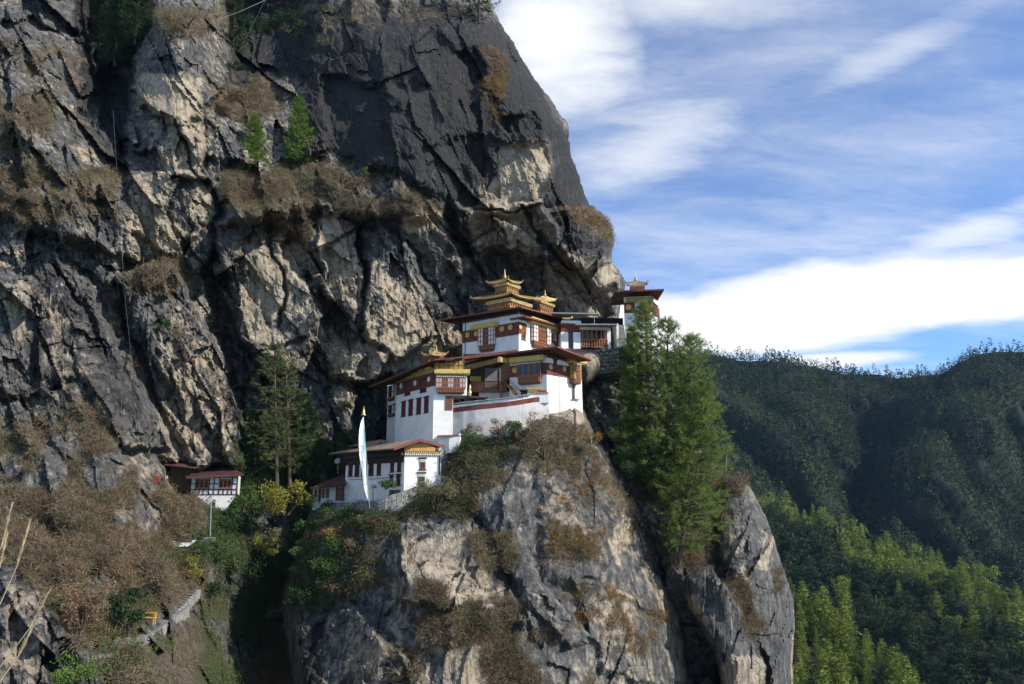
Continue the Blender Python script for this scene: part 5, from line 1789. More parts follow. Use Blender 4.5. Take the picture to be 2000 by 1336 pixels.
def parapet():
    pts = [(884, 806, 97.6), (905, 803.5, 97.0), (930, 800.5, 96.6), (960, 797.5, 96.4), (990, 794, 96.3), (1015, 790.5, 96.4), (1038, 786.5, 96.7), (1072, 783, 97.3)]
    P = [at(*p) for p in pts]
    root = building('courtyard_wall', 'long low white wall with red band and slate coping above the scrub', 'wall', P[0])
    def strip(zt, zb, o0, o1, mat, name, rng_=None):
        q = MB()
        R = P if rng_ is None else P[rng_[0]:rng_[1]]
        for a, b in zip(R[:-1], R[1:]):
            n = Vector((b.y - a.y, a.x - b.x, 0)).normalized()
            if n.y > 0:
                n = -n
            fa = zt if not callable(zt) else zt
            q.prism([a + Z * zt + n * o1, b + Z * zt + n * o1, b + Z * zb + n * o1, a + Z * zb + n * o1], n * (o0 - o1))
        return q.build(name, mat, root)
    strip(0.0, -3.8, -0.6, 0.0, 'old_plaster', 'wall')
    strip(0.62, 0.0, -0.6, 0.012, 'red_frieze', 'red_band')
    strip(0.95, 0.62, -0.6, 0.0, 'plaster', 'coping_wall', (0, 7))
    # coping of loose slates, each a piece
    rng = random.Random(4)
    proto = None
    co = MB()
    slates = 0
    for a, b in zip(P[:-2], P[1:-1]):
        L = (b - a).length
        n = Vector((b.y - a.y, a.x - b.x, 0)).normalized()
        if n.y > 0:
            n = -n
        d = (b - a).normalized()
        m = int(L / 0.36)
        for k in range(m):
            p = a + d * (L * (k + 0.5) / m) + Z * (0.97 + rng.random() * 0.05)
            q = MB()
            wv = 0.17 + rng.random() * 0.05
            t = rng.random() * 0.07
            q.box(p, d, n, Z, (-wv, -0.75, 0.10 + t), (wv, -0.05, 0.17 + t))
            tilt = Vector((0, 0, 0.22))
            vs = [p + d * sx * wv + n * oy + Z * oz for sx in (-1, 1) for oy, oz in ((-0.06, 0.12 + t), (0.24 + rng.random() * 0.08, -0.02 + rng.random() * 0.04))]
            q.add(vs + [v + Z * 0.06 for v in vs], [(0, 1, 3, 2), (4, 6, 7, 5), (0, 4, 5, 1), (1, 5, 7, 3), (3, 7, 6, 2), (2, 6, 4, 0)])
            q.build('slate', 'slate', root)
            slates += 1
    # white end block with terracotta tiled top
    F = Face(at(1072, 785, 96.9), d2(-1, 0.08))
    s0, h0, s1, h1 = F.rect(1037, 768.5, 1072, 787)
    F.box(MB(), s0, h0, s1, h1, -0.7, 0.03).build('end_block', 'plaster', root)
    for k in range(9):
        w_ = (s1 - s0) / 9
        q = MB()
        F.box(q, s0 + w_ * k + 0.02, h1 + 0.01, s0 + w_ * (k + 1) - 0.02, h1 + 0.15 + 0.05 * (k % 2), -0.75, 0.16)
        q.build('roof_tile', 'terracotta', root)
    return root


parapet()


def shrine_box():
    F = Face(at(1016, 775, 97.9), d2(1, 0.05))
    root = building('courtyard_shrine', 'small dark shrine with ochre dentil top behind the tiled wall block', 'shrine', F.P0)
    s0, h0, s1, h1 = F.rect(1018, 763, 1030, 777)
    F.box(MB(), s0, h0 - 0.5, s1, h1, -1, 0).build('niche', 'void', root)
    F.box(MB(), s0 - 0.15, h1, s1 + 0.1, h1 + 0.14, -1, 0.2).build('niche_roof', 'dark_wood', root)
    s0, h0, s1, h1 = F.rect(1030, 757, 1053, 770)
    F.box(MB(), s0, h0 - 1.5, s1, h1 - 0.32, -1, 0).build('wall', 'old_plaster', root)
    F.box(MB(), s0 - 0.1, h1 - 0.28, s1 + 0.1, h1 - 0.05, -1, 0.2).build('cornice', 'ochre', root)
    q = MB()
    for k in range(7):
        x = s0 + (s1 - s0) * (k + 0.5) / 7
        F.box(q, x - 0.07, h1 - 0.55, x + 0.07, h1 - 0.3, 0, 0.15)
    q.build('dentils', 'ochre', root, kind='stuff')
    F.box(MB(), s1 - 0.2, h1 - 0.5, s1 + 1.0, h1 - 0.36, -1, 0.2).build('shed_roof', 'carved_wood', root)
    return root


shrine_box()


# ------------------------------------------------------------------ gallery and right tower
def gallery():
    P0 = at(1094, 679, 110)
    e = d2(1, 0.10)
    F = Face(P0, e)
    root = building('rock_gallery', 'dark gallery with carved balustrade under thin flat roofs left of the right tower', 'gallery', P0)
    s0, h0, s1, h1 = F.rect(1094, 610, 1228, 680)
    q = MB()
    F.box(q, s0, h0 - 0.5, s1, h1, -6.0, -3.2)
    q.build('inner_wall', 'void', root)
    for r_, m in (((1096, 648, 1110, 680), 'plaster'), ((1120, 649, 1134, 680), 'plaster'), ((1186, 640, 1193, 678), 'white_paint'), ((1204.5, 632, 1208.5, 676), 'white_paint')):
        a, u, b, v = F.rect(*r_)
        F.box(MB(), a, u - 0.5, b, v, -2.6, 0).build('pier', m, root)
    a, u, b, v = F.rect(1110, 648, 1120, 678)
    F.box(MB(), a, u - 0.5, b, v, -1.2, -0.35).build('window_frame', 'carved_wood', root)
    for k in range(2):
        for j in range(3):
            F.box(MB(), a + (b - a) * (0.08 + 0.48 * k), u + (v - u) * (0.04 + 0.33 * j), a + (b - a) * (0.44 + 0.48 * k), u + (v - u) * (0.29 + 0.33 * j), -0.35, -0.32).build('pane', 'glass_dark', root)
    a, u, b, v = F.rect(1208.5, 634, 1220, 674)
    F.box(MB(), a, u - 0.3, b, v, -1.5, -0.2).build('lattice_screen', 'slate', root)
    # frieze above the piers
    a, u, b, v = F.rect(1096, 627, 1134, 632)
    F.box(MB(), a, u, b, v, -1.5, 0.3).build('cornice', 'white_paint', root)
    a, u, b, v = F.rect(1096, 632.5, 1134, 648)
    F.box(MB(), a, u, b, v, -1.4, 0.05).build('frieze', 'red_frieze', root)
    a, u, b, v = F.rect(1132, 639, 1188, 644.5)
    F.box(MB(), a, u, b, v, -0.3, 0.2).build('beam', 'old_plaster', root)
    # balustrade bay
    a, u, b, v = F.rect(1136, 662, 1186, 679)
    q = MB()
    F.box(q, a, u, b, u + 0.15, -0.6, 0.08)
    F.box(q, a, v - 0.12, b, v, -0.1, 0.08)
    for k in range(11):
        x = a + (b - a) * k / 10
        F.box(q, x - 0.08, u, x + 0.08, v, -0.08, 0.06)
        if k < 10:
            F.box(q, x + 0.18, u + 0.2, x + (b - a) / 10 - 0.18, v - 0.25, -0.04, 0.03)
    q.build('balustrade', 'painted_wood', root)
    for k in range(6):
        px = 1138 + 46 * k / 5
        s, h = F.hit(px, 655)
        F.box(MB(), s - 0.09, F.hit(px, 680)[1], s + 0.09, F.hit(px, 645)[1], -0.25, -0.05).build('post', 'painted_wood', root)
    # thin flat roofs
    for (x0, y0, x1, y1, dep) in ((1072, 610, 1152, 611, 3.0), (1147, 611.5, 1171, 611.5, 2.0), (1124, 632, 1206, 632.5, 2.6)):
        A, B_ = at(x0, y0, 108.5), at(x1, y1, 108.8)
        q = MB()
        q.prism([A, B_, B_ + Vector((0, dep, 0.25)), A + Vector((0, dep, 0.25))], Z * -0.16)
        q.build('flat_roof', 'roof_grey', root)
    a = at(1160.5, 612, 109)
    MB().bar(a, Vector((a.x, a.y, at(1160.5, 632, 109).z)), 0.07).build('roof_post', 'metal_pole', root)
    # gilt eave horn
    A, B_ = at(1098, 622, 108), at(1117, 621, 108)
    MB().tube([A, (A + B_) / 2 - Z * 0.05, B_, B_ + Vector((0.1, 0, 0.3))], [0.14, 0.15, 0.12, 0.03], 6).build('eave_horn', 'gilt', root)
    return root


gallery()


def gallery_base():
    P = [at(1120, 682, 109.5), at(1150, 684, 108.6), at(1180, 682, 108.4), at(1205, 679, 109), at(1232, 675, 110)]
    root = building('gallery_terrace_wall', 'rough mossy stone wall carrying the gallery left of the tall pines', 'wall', P[0])
    rng = random.Random(8)
    q = MB()
    for a, b in zip(P[:-1], P[1:]):
        q.prism([a, b, b + Vector((0, 4, 0)), a + Vector((0, 4, 0))], Z * -3.5)
    q.build('core', 'mossy_stone', root)
    for a, b in zip(P[:-1], P[1:]):
        L = (b - a).length
        for r in range(6):
            x = -0.3 * rng.random()
            while x < L - 0.1:
                wv = 0.35 + 0.75 * rng.random()
                hv = 0.42 + 0.3 * rng.random()
                c = a.lerp(b, min(1, max(0, (x + wv / 2) / L))) + Z * (-0.25 - 0.52 * r + rng.normalvariate(0, 0.05)) + Vector((0, -0.05 - 0.25 * rng.random(), 0))
                m = 7
                ring = [Vector((math.cos(6.283 * i / m) * wv * 0.55 * (0.85 + 0.3 * rng.random()), 0, math.sin(6.283 * i / m) * hv * 0.55 * (0.85 + 0.3 * rng.random()))) for i in range(m)]
                q = MB()
                q.add([c + v * 0.72 + Vector((0, -0.12, 0)) for v in ring] + [c + v for v in ring] + [c + v + Vector((0, 0.5, 0)) for v in ring],
                      [tuple(range(m))] + [(i, (i + 1) % m, m + (i + 1) % m, m + i) for i in range(m)] + [(m + i, m + (i + 1) % m, 2 * m + (i + 1) % m, 2 * m + i) for i in range(m)])
                q.build('stone', 'mossy_stone', root)
                x += wv * 0.95
    return root


gallery_base()


def right_tower():
    P0 = at(1273, 650, 112)
    el, er = d2(-0.98, 0.18), d2(0.42, 0.90)
    FL, FR = Face(P0, el), Face(P0, er)
    root = building('tower_temple', 'small white tower temple standing against the sky behind the tall pines', 'temple', P0)
    Ll = FL.hit(1220, 640)[0]
    zt = FL.hit(1273, 578)[1]
    zb = FL.hit(1273, 676)[1]
    walls(root, P0, el, Ll, er, 5.0, zb - 2, zt)
    f0, f1 = FL.hit(1240, 611)[1], FL.hit(1240, 590)[1]
    band(root, FL, -0.05, Ll, f0, f1, -0.02, 0.06, 'red_frieze', 'frieze')
    band(root, FR, 0.06, 5.0, f0, f1, -0.02, 0.06, 'red_frieze', 'frieze')
    a, u, b, v = FL.rect(1223, 581, 1273, 589)
    band(root, FL, a - 0.25, b, u, v, -0.02, 0.3, 'ochre', 'cornice')
    band(root, FR, 0.31, 4.0, u, v, -0.02, 0.29, 'white_paint', 'cornice')
    disc(root, FL, 1227.5, 600.5, 5.5)
    bay(root, FL, 1240, 590, 1268, 628, 0.4, 6, 2, 3)
    slit(root, FR, 1274.5, 592, 1278, 610)
    A = at(1296, 565, 109.8)
    B_ = at(1200.5, 568.5, 110.6)
    C_ = at(1280, 591, 119.5)
    D_ = B_ + (C_ - A)
    ap = (A + B_ + C_ + D_) / 4 + Z * 0.6
    roof(root, A, B_, C_, 0.6, mats=('roof_red', 'fascia_red', 'carved_wood'), inset=1.8)
    # left skirt roof
    q = MB()
    e0, e1 = B_ + Vector((0.1, 0.2, -0.2)), at(1189, 585, 112)
    q.prism([e0, e1, e1 + Vector((0.3, 5, 0.2)), e0 + Vector((0, 5, 0.4))], Z * -0.14)
    q.build('skirt_roof', 'roof_maroon', root)
    # gilt lantern
    C0 = at(1262, 563, 112.5)
    q = MB()
    q.box(C0, d2(-1, 0.12), d2(0.12, 1), Z, (0.2, 0, -0.8), (2.4, 2.0, 0.55))
    q.build('lantern', 'carved_wood', root)
    g0 = at(1263.5, 551, 111.8)
    gilt_roof(root, g0, along(g0, d2(-1, 0.08), 1224, 553), along(g0, d2(0.15, 1), 1264.5, 554), 0.5, 'roof_tan', turn=0.3)
    finial(root, at(1241.5, 548.5, 113), 1.15, 0.17)
    return root


right_tower()

# ------------------------------------------------------------------ middle house
def middle_house():
    P0 = at(788.5, 950, 93.5)
    el, er = d2(-0.707, 0.707), d2(0.985, 0.17)
    FL, FR = Face(P0, el), Face(P0, er)
    root = building('long_house', 'long white house with tan roof and yellow boarded gable beside the prayer flag', 'house', P0)
    Ll = FL.hit(675, 930)[0]
    Lr = FR.hit(861, 910)[0]
    zt = FL.hit(788.5, 884)[1]
    zb = FL.hit(788.5, 985)[1]
    walls(root, P0, el, Ll, er, Lr, zb - 1, zt, batter=0.012)
    # left face windows, upper row
    for x0, x1, y0, y1 in ((681.5, 689, 907, 930), (694, 702, 905.5, 930), (707, 714, 904.5, 929.5), (721, 730, 903, 928.5), (737, 744.5, 901.5, 927.5), (763.5, 770, 899.5, 921.5), (777, 784, 898, 920.5)):
        slit(root, FL, x0, y0, x1, y1)
    slit(root, FL, 775, 927.5, 782.5, 947.5)
    slit(root, FL, 762, 928.5, 768, 946)
    # grey lattice vent low on the wall
    s0, h0, s1, h1 = FL.rect(761, 957, 782, 969)
    v = MB()
    FL.box(v, s0, h0, s1, h1, 0.0, 0.04)
    vo = v.build('vent', 'glass_dark', root)
    v = MB()
    for k in range(9):
        FL.box(v, s0 + (s1 - s0) * k / 8 - 0.04, h0, s0 + (s1 - s0) * k / 8 + 0.04, h1, 0.04, 0.07)
    for k in range(4):
        FL.box(v, s0, h0 + (h1 - h0) * k / 3 - 0.03, s1, h0 + (h1 - h0) * k / 3 + 0.03, 0.04, 0.068)
    v.build('grille', 'slate', vo, kind='stuff')
    # timber band under the eaves on the left face
    s0, h0, s1, h1 = FL.rect(676, 889, 787, 898)
    band(root, FL, 0, Ll, zt - 1.15, zt + 0.55, -0.02, 0.12, 'dark_wood', 'eave_band')
    band(root, FL, 0, Ll, zt - 0.35, zt - 0.02, 0.121, 0.5, 'dark_wood', 'eave_beam')
    # gable: dentil course, boards
    a, u, b, w_ = FR.rect(787, 882, 861, 889.5)
    dn = MB()
    FR.box(dn, -0.1, u, Lr, w_, -0.02, 0.10)
    do = dn.build('dentil_course', 'maroon_wood', root)
    for r, (z0, z1, m) in enumerate(((u + 0.02, (u + w_) / 2 - 0.02, 'white_paint'), ((u + w_) / 2 + 0.02, w_ - 0.03, 'gold_paint'))):
        k_ = MB()
        for k in range(17):
            x = Lr * (k + 0.5 + 0.25 * r) / 17
            FR.box(k_, x - 0.09, z0, x + 0.07, z1, 0.10, 0.24)
        k_.build('dentils', m, do, kind='stuff')
    # yellow boards of the gable, one by one
    a0, h0 = FR.hit(790, 881)
    apx, aph = FR.hit(823, 862)
    b0, _ = FR.hit(850, 881)
    n = 15
    for k in range(n):
        x0, x1 = a0 + (b0 - a0) * k / n, a0 + (b0 - a0) * (k + 1) / n
        def top(x):
            f = (x - a0) / (apx - a0) if x < apx else (b0 - x) / (b0 - apx)
            return h0 + (0.35 + 0.65 * f) * (aph - h0)
        q = MB()
        q.prism([FR.pt(x0 + 0.008, h0, 0.07), FR.pt(x1 - 0.008, h0, 0.07), FR.pt(x1 - 0.008, top(x1), 0.07), FR.pt(x0 + 0.008, top(x0), 0.07)], FR.n * -(0.04 + 0.015 * (k % 3)))
        q.build('board', 'pine_board', root)
    q = MB()
    q.prism([FR.pt(-0.1, h0 - 0.05, -0.15), FR.pt(Lr, h0 - 0.05, -0.15), FR.pt(apx, aph + 0.1, -0.15)], FR.n * -0.1)
    q.build('gable_wall', 'dark_wood', root)
    # right face windows
    for r_ in ((820, 895.5, 831, 917), (816.5, 924, 830, 944.5)):
        o = slit(root, FR, *r_, frame='carved_wood')
        s0, h0_, s1, h1 = FR.rect(*r_)
        k_ = MB()
        for k in range(6):
            FR.box(k_, s0 + (s1 - s0) * (k + 0.2) / 6, h1 - 0.45, s0 + (s1 - s0) * (k + 0.75) / 6, h1 - 0.1, 0.10, 0.16)
        k_.build('dentils', 'white_paint', o, kind='stuff')
    s, h = FR.hit(858.5, 905)
    a = FR.pt(s, 0, 0.12)
    MB().tube([Vector((a.x, a.y, FR.hit(858.5, 890)[1])), Vector((a.x, a.y, FR.hit(858.5, 928)[1]))], [0.08, 0.08], 6).build('drainpipe', 'dark_wood', root)
    # cable along the left wall
    p0, p1 = FL.pt(FL.hit(684, 937)[0], FL.hit(684, 937)[1], 0.06), FL.pt(FL.hit(786, 929.5)[0], FL.hit(786, 929.5)[1], 0.06)
    MB().tube([p0, p0.lerp(p1, 0.5) - Z * 0.12, p1], [0.03] * 3, 4).build('wall_cable', 'dark_wood', root)
    # roof: ridge runs back along the left face; gable towards the right
    A = at(769, 875, 92.0)          # left eave, near end
    R_ = at(820, 857.8, 93.2)       # ridge, near end
    C_ = at(869, 871, 94.6)         # right eave, near end
    Lf = at(641, 885.5, 106)        # left eave, far end
    dl = Lf - A
    Rf = along(R_, Vector((dl.x, dl.y, 0)).normalized(), 712, 873)
    Cf = C_ + dl
    q = MB()
    th = 0.14
    q.prism([A, R_, Rf, Lf], Z * -th)
    ro = q.build('roof', 'roof_tan', root)
    q = MB()
    q.prism([R_, C_, Cf, Rf], Z * -th)
    q.build('roof_slope', 'roof_tan', ro)
    q = MB()
    for a, b in ((A, R_), (R_, C_)):
        q.prism([a + Z * 0.06, b + Z * 0.06, b - Z * 0.3, a - Z * 0.3], Vector((0.05, -0.14, 0)))
    q.build('barge_board', 'fascia_red', ro)
    q = MB()
    for k in range(1, 16):
        f = k / 16
        a, b = A.lerp(Lf, f), R_.lerp(Rf, f)
        q.bar(a + Z * 0.02, b + Z * 0.02, 0.06, 0.07)
    q.build('seams', 'roof_tan', ro, kind='stuff')
    q = MB()
    for k in range(1, 24):
        a = A.lerp(Lf, k / 24) - Z * 0.22
        q.bar(a, a + (R_ - A) * 0.4, 0.12, 0.14)
    q.build('rafters', 'dark_wood', ro, kind='stuff')
    # raised rear roof section
    A2, B2 = at(719, 864.5, 101.5), at(744, 858.5, 101)
    C2 = at(757, 860.5, 102.5)
    q = MB()
    bk = Vector((-2.2, 4, 0.1))
    q.prism([at(702, 868.5, 103), B2, B2 + bk, at(702, 868.5, 103) + bk], Z * -0.12)
    q.prism([B2, C2, C2 + bk, B2 + bk], Z * -0.12)
    q.prism([A2 - Z * 0.12, B2 - Z * 0.12, C2 - Z * 0.12, C2 - Z * 1.3, A2 - Z * 1.3], Vector((-0.5, 1, 0)))
    q.build('raised_roof', 'roof_tan', ro)
    return root


middle_house()


def annex():
    P0 = at(671, 978, 102)
    e = d2(-1, 0.12)
    F = Face(P0, e)
    root = building('annex', 'low pale annex with brown door at the shaded end of the long house', 'annex', P0)
    s0, h0, s1, h1 = F.rect(611, 950, 672, 984)
    q = MB()
    F.box(q, s0, h0 - 0.8, s1, h1, -4, 0)
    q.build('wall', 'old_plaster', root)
    a, u, b, v = F.rect(658, 951.5, 670, 978)
    o = F.box(MB(), a, u, b, v, 0, 0.08).build('door', 'carved_wood', root)
    F.box(MB(), a - 0.12, u, a, v + 0.1, 0, 0.12).build('jamb', 'dark_wood', o)
    F.box(MB(), b, u, b + 0.12, v + 0.1, 0, 0.12).build('jamb', 'dark_wood', o)
    for r_ in ((614, 956, 619, 972), (629, 955.5, 634, 973), (637, 955, 643, 973)):
        slit(root, F, *r_, lintel=False, frame='carved_wood')
    a, u, b, v = F.rect(622, 954, 627, 980)
    F.box(MB(), a, u, b, v, 0, 0.08).build('door', 'maroon_wood', root)
    A, B_ = at(606, 953, 100.8), at(675, 946.5, 100.2)
    C_, D_ = at(677, 926, 105.5), at(632, 940, 106.5)
    q = MB()
    q.prism([A, B_, C_, D_], Z * -0.16)
    ro = q.build('roof', 'roof_maroon', root)
    MB().bar(A, B_, 0.1, 0.25).build('fascia', 'dark_wood', ro)
    return root


annex()


def water_hut():
    F = Face(at(884, 872, 95.3), d2(-1, 0.12))
    root = building('white_hut', 'small white hut with brown board roof at the foot of the tall temple', 'hut', F.P0)
    s0, h0, s1, h1 = F.rect(856, 853, 884, 876)
    F.box(MB(), s0, h0 - 0.6, s1, h1, -1.8, 0).build('wall', 'plaster', root)
    s0, h0, s1, h1 = F.rect(878, 853.5, 899, 872)
    F.box(MB(), s0, h0 - 0.8, s1, h1, -2.2, 0.35).build('wall', 'plaster', root)
    A, B_ = at(853, 852, 94.7), at(894, 851, 94.9)
    q = MB()
    q.prism([A, B_, B_ + Vector((0, 2.4, 0.35)), A + Vector((0, 2.4, 0.35))], Z * -0.1)
    q.build('roof', 'roof_red', root)
    a = at(897, 852, 96)
    MB().lathe(a, [(0.22, -0.5), (0.24, 0.15), (0.18, 0.3), (0.05, 0.36)], 9).build('water_tank', 'metal_pole', root)
    return root


water_hut()


def left_house():
    P0 = at(372, 967, 98.5)
    er, el = d2(0.995, -0.08), d2(-0.28, 0.96)
    F, FL = Face(P0, er), Face(P0, el)
    root = building('timber_house', 'small half-timbered white house with dark red roof on the left slope', 'house', P0)
    L = F.hit(464, 950)[0]
    zt, zb = F.hit(372, 929)[1], P0.z
    q = MB()
    d_ = el * 6
    q.prism([P0 + Z * 0, P0 + er * L, P0 + er * L + d_, P0 + d_], Z * (zt - zb))
    q.build('wall', 'white_paint', root)
    # masonry base, tapering into the slope
    q = MB()
    b0 = [F.pt(0.15, zb, 0.02), F.pt(L - 0.1, zb, 0.02), F.pt(F.hit(440, 1000)[0], F.hit(440, 1000)[1], 0.3), F.pt(F.hit(396, 1008)[0], F.hit(396, 1008)[1], 0.3), F.pt(0.1, F.hit(375, 985)[1], 0.1)]
    q.prism(b0, el * 4)
    q.build('masonry_base', 'plaster', root)
    # timber frame
    xs = [372.5, 381.5, 390, 398, 408.5, 418, 428.5, 437, 446, 453.5, 463.5]
    for k, px in enumerate(xs):
        s, _ = F.hit(px, 950)
        full = k in (0, 1, 4, 5, 6, 9, 10)
        F.box(MB(), s - 0.06, zb, s + 0.06, zt if full else F.hit(px, 955.5)[1], 0.0, 0.06).build('timber', 'dark_wood', root)
    for py in (932.5, 945, 956, 966):
        h = F.hit(415, py)[1]
        F.box(MB(), -0.05, h - 0.06, L + 0.03, h + 0.06, 0.001, 0.07).build('rail', 'dark_wood', root)
    # two three-light arched windows
    for x0, x1 in ((382, 408), (429, 453)):
        s0, h0, s1, h1 = F.rect(x0, 935.5, x1, 955)
        o = F.box(MB(), s0, h0, s1, h1, 0.0, 0.13).build('window', 'painted_wood', root)
        for k in range(3):
            w_ = (s1 - s0) / 3
            c = s0 + w_ * (k + 0.5)
            q = MB()
            hm = h0 + (h1 - h0) * 0.62
            arc = [F.pt(c - w_ * 0.3, h0 + (h1 - h0) * 0.16, 0.132), F.pt(c + w_ * 0.3, h0 + (h1 - h0) * 0.16, 0.132)]
            arc += [F.pt(c + w_ * 0.3 * math.cos(math.pi * j / 6), hm + (h1 - h0) * 0.26 * math.sin(math.pi * j / 6), 0.132) for j in range(7)]
            q.prism(arc, F.n * 0.012)
            q.build('pane', 'glass_dark', o)
    # shaded side wall with brown window
    q = MB()
    FL.box(q, 0.02, zb - 1.5, 6, zt, -0.1, 0.04)
    q.build('gable_wall', 'dark_wood', root)
    # roof
    A, B_ = at(364, 932, 97.2), at(477, 926, 97.2)
    C_, D_ = at(447, 911.5, 105), at(347, 917.5, 104.5)
    q = MB()
    q.prism([A, B_, C_, D_], Z * -0.14)
    ro = q.build('roof', 'roof_maroon', root)
    MB().bar(A - Z * 0.1, B_ - Z * 0.1, 0.08, 0.24).build('fascia', 'roof_maroon', ro)
    q = MB()
    for k in range(1, 14):
        q.bar(A.lerp(B_, k / 14) + Z * 0.02, D_.lerp(C_, k / 14) + Z * 0.02, 0.06, 0.07)
    q.build('seams', 'roof_maroon', ro, kind='stuff')
    q = MB()
    e0, e1 = at(320, 906.5, 97.6), at(380, 913, 97.2)
    q.prism([e0, e1, e1 + Vector((0.4, 5, 0.9)), e0 + Vector((0.4, 5, 0.6))], Z * -0.14)
    q.build('lean_to_roof', 'roof_maroon', root)
    q = MB()
    q.box(at(331, 945, 98.6), d2(1, 0), d2(0, 1), Z, (0, 0, -1), (2.6, 3.5, 2.35))
    q.build('lean_to_wall', 'dark_wood', root)
    return root


left_house()


def on(px, py, dy=-0.35):
    p = cliff.hit(px, py)
    return at(px, py, p.y + dy)


# ------------------------------------------------------------------ retaining wall and its stones
def stone_wall(name, label, pts, height, thick, per, course, seed, mat='stone', cap=True):
    P = [at(*p) for p in pts]
    root = building(name, label, 'wall', P[0])
    rng = random.Random(seed)
    core = MB()
    for a, b in zip(P[:-1], P[1:]):
        d = (b - a)
        n = Vector((d.y, -d.x, 0)).normalized()
        if n.y > 0:
            n = -n
        core.prism([a, b, b - Z * (height + 1.2), a - Z * (height + 1.2)], -n * thick)
    core.build('core', mat, root)
    base = None
    for a, b in zip(P[:-1], P[1:]):
        d = (b - a)
        L = d.length
        n = Vector((d.y, -d.x, 0)).normalized()
        if n.y > 0:
            n = -n
        m = max(2, int(L / per))
        for r in range(int(height / course)):
            for k in range(m):
                f0, f1 = (k + 0.04 + rng.random() * 0.08) / m, (k + 0.98 - rng.random() * 0.06) / m
                c0, c1 = a.lerp(b, f0), a.lerp(b, f1)
                z0, z1 = -course * r - 0.02, -course * (r + 1) + 0.03 + rng.random() * 0.03
                q = MB()
                o_ = 0.03 + rng.random() * 0.10
                q.prism([c0 + Z * z0 + n * o_, c1 + Z * (z0 - rng.random() * 0.03) + n * o_, c1 + Z * z1 + n * o_, c0 + Z * z1 + n * o_], -n * 0.2)
                q.build('stone', mat, root)
    if cap:
        for a, b in zip(P[:-1], P[1:]):
            d = (b - a)
            m = max(1, int(d.length / 1.1))
            n = Vector((d.y, -d.x, 0)).normalized()
            if n.y > 0:
                n = -n
            for k in range(m):
                c0, c1 = a.lerp(b, (k + 0.02) / m), a.lerp(b, (k + 0.98) / m)
                q = MB()
                q.prism([c0 + n * 0.16, c1 + n * 0.16, c1 - n * thick, c0 - n * thick], Z * (0.09 + 0.04 * rng.random()))
                q.build('coping_stone', 'slate', root)
    return root


stone_wall('terrace_wall', 'stone terrace wall in front of the long house and prayer flag', [(625, 984, 99.5), (680, 983.5, 96.5), (720, 983, 92.6), (738, 982, 91.6)], 1.1, 0.5, 0.9, 0.36, 3)
stone_wall('stepped_rubble_wall', 'pale rubble wall stepping up to the gable of the long house', [(738, 980, 91.5), (752, 975, 91.3), (766, 966, 91.3), (784, 962, 91.5), (798, 957, 92), (815, 950, 92.6), (835, 943, 93)], 1.5, 0.5, 0.7, 0.38, 6, cap=False)
stone_wall('gable_rubble_wall', 'narrow rubble wall right of the white gable of the long house', [(861, 880, 95.2), (872, 878, 95.6), (876, 872, 96)], 3.4, 0.5, 0.6, 0.4, 12, cap=False)


# ------------------------------------------------------------------ prayer flag, lamps, signs and small things
def prayer_flag():
    b = at(722, 984, 91.2)
    t = at(709, 798, 91.6)
    root = building('prayer_flag', 'tall white vertical prayer flag on a leaning pole before the long house', 'prayer flag', b)
    MB().tube([b - Z * 0.5, b.lerp(t, 0.5), t], [0.06, 0.05, 0.035], 8).build('pole', 'pale_bark', root)
    c = b.lerp(t, 0.925)
    MB().lathe(c, [(0.33, 0), (0.30, 0.08), (0.22, 0.2), (0.17, 0.55), (0.1, 0.72), (0.06, 0.8), (0.05, 0.95), (0.09, 1.0), (0.03, 1.1)], 12).build('gilt_cap', 'gilt', root, smooth=True)
    left = [(708.5, 815), (704.5, 825), (701.8, 840), (700.8, 855), (701, 872), (702, 890), (704, 906), (707, 922), (709.5, 940), (712.5, 958), (717, 972), (719.5, 979)]
    V, F = [], []
    n = len(left)
    cols = 5
    for i, (lx, ly) in enumerate(left):
        f = i / (n - 1)
        pole = at(*proj(b.lerp(t, max(0.02, 0.912 - 0.885 * f))), 91.35)
        pr = proj(b.lerp(t, max(0.02, 0.912 - 0.885 * f)))
        for k in range(cols):
            g = k / (cols - 1)
            x = lx + (pr[0] - lx) * g
            y = ly + (pr[1] - ly) * g
            V.append(at(x, y, 91.4 - 0.10 * math.sin(g * 5 + f * 9) - 0.25 * (1 - g)))
    for i in range(n - 1):
        for k in range(cols - 1):
            F.append((i * cols + k, (i + 1) * cols + k, (i + 1) * cols + k + 1, i * cols + k + 1))
    q = MB()
    q.add(V, [f_ for f_ in F if f_[0] % cols < cols - 2])
    q.build('banner', 'banner', root)
    q = MB()
    q.add(V, [f_ for f_ in F if f_[0] % cols == cols - 2])
    q.build('border', 'mint', root)
    return root


prayer_flag()


def notice_board():
    b = at(728.5, 981, 91.7)
    root = building('notice_board', 'small dark notice board on a post between prayer flag and little tree', 'sign', b)
    t = at(728.5, 948, 91.7)
    MB().tube([b, t], [0.05, 0.045], 6).build('post', 'dark_wood', root)
    F = Face(at(725.5, 953, 91.6), d2(1, 0.0))
    s0, h0, s1, h1 = F.rect(725.5, 947, 735.5, 953.5)
    F.box(MB(), s0, h0, s1, h1, -0.05, 0.03).build('board', 'sign_dark', root)
    q = MB()
    for k in range(3):
        F.box(q, s0 + 0.08 + 0.2 * k, h0 + 0.12, s0 + 0.2 + 0.2 * k, h1 - 0.1, 0.03, 0.04)
    q.build('lettering', 'curtain', root)
    return root


notice_board()


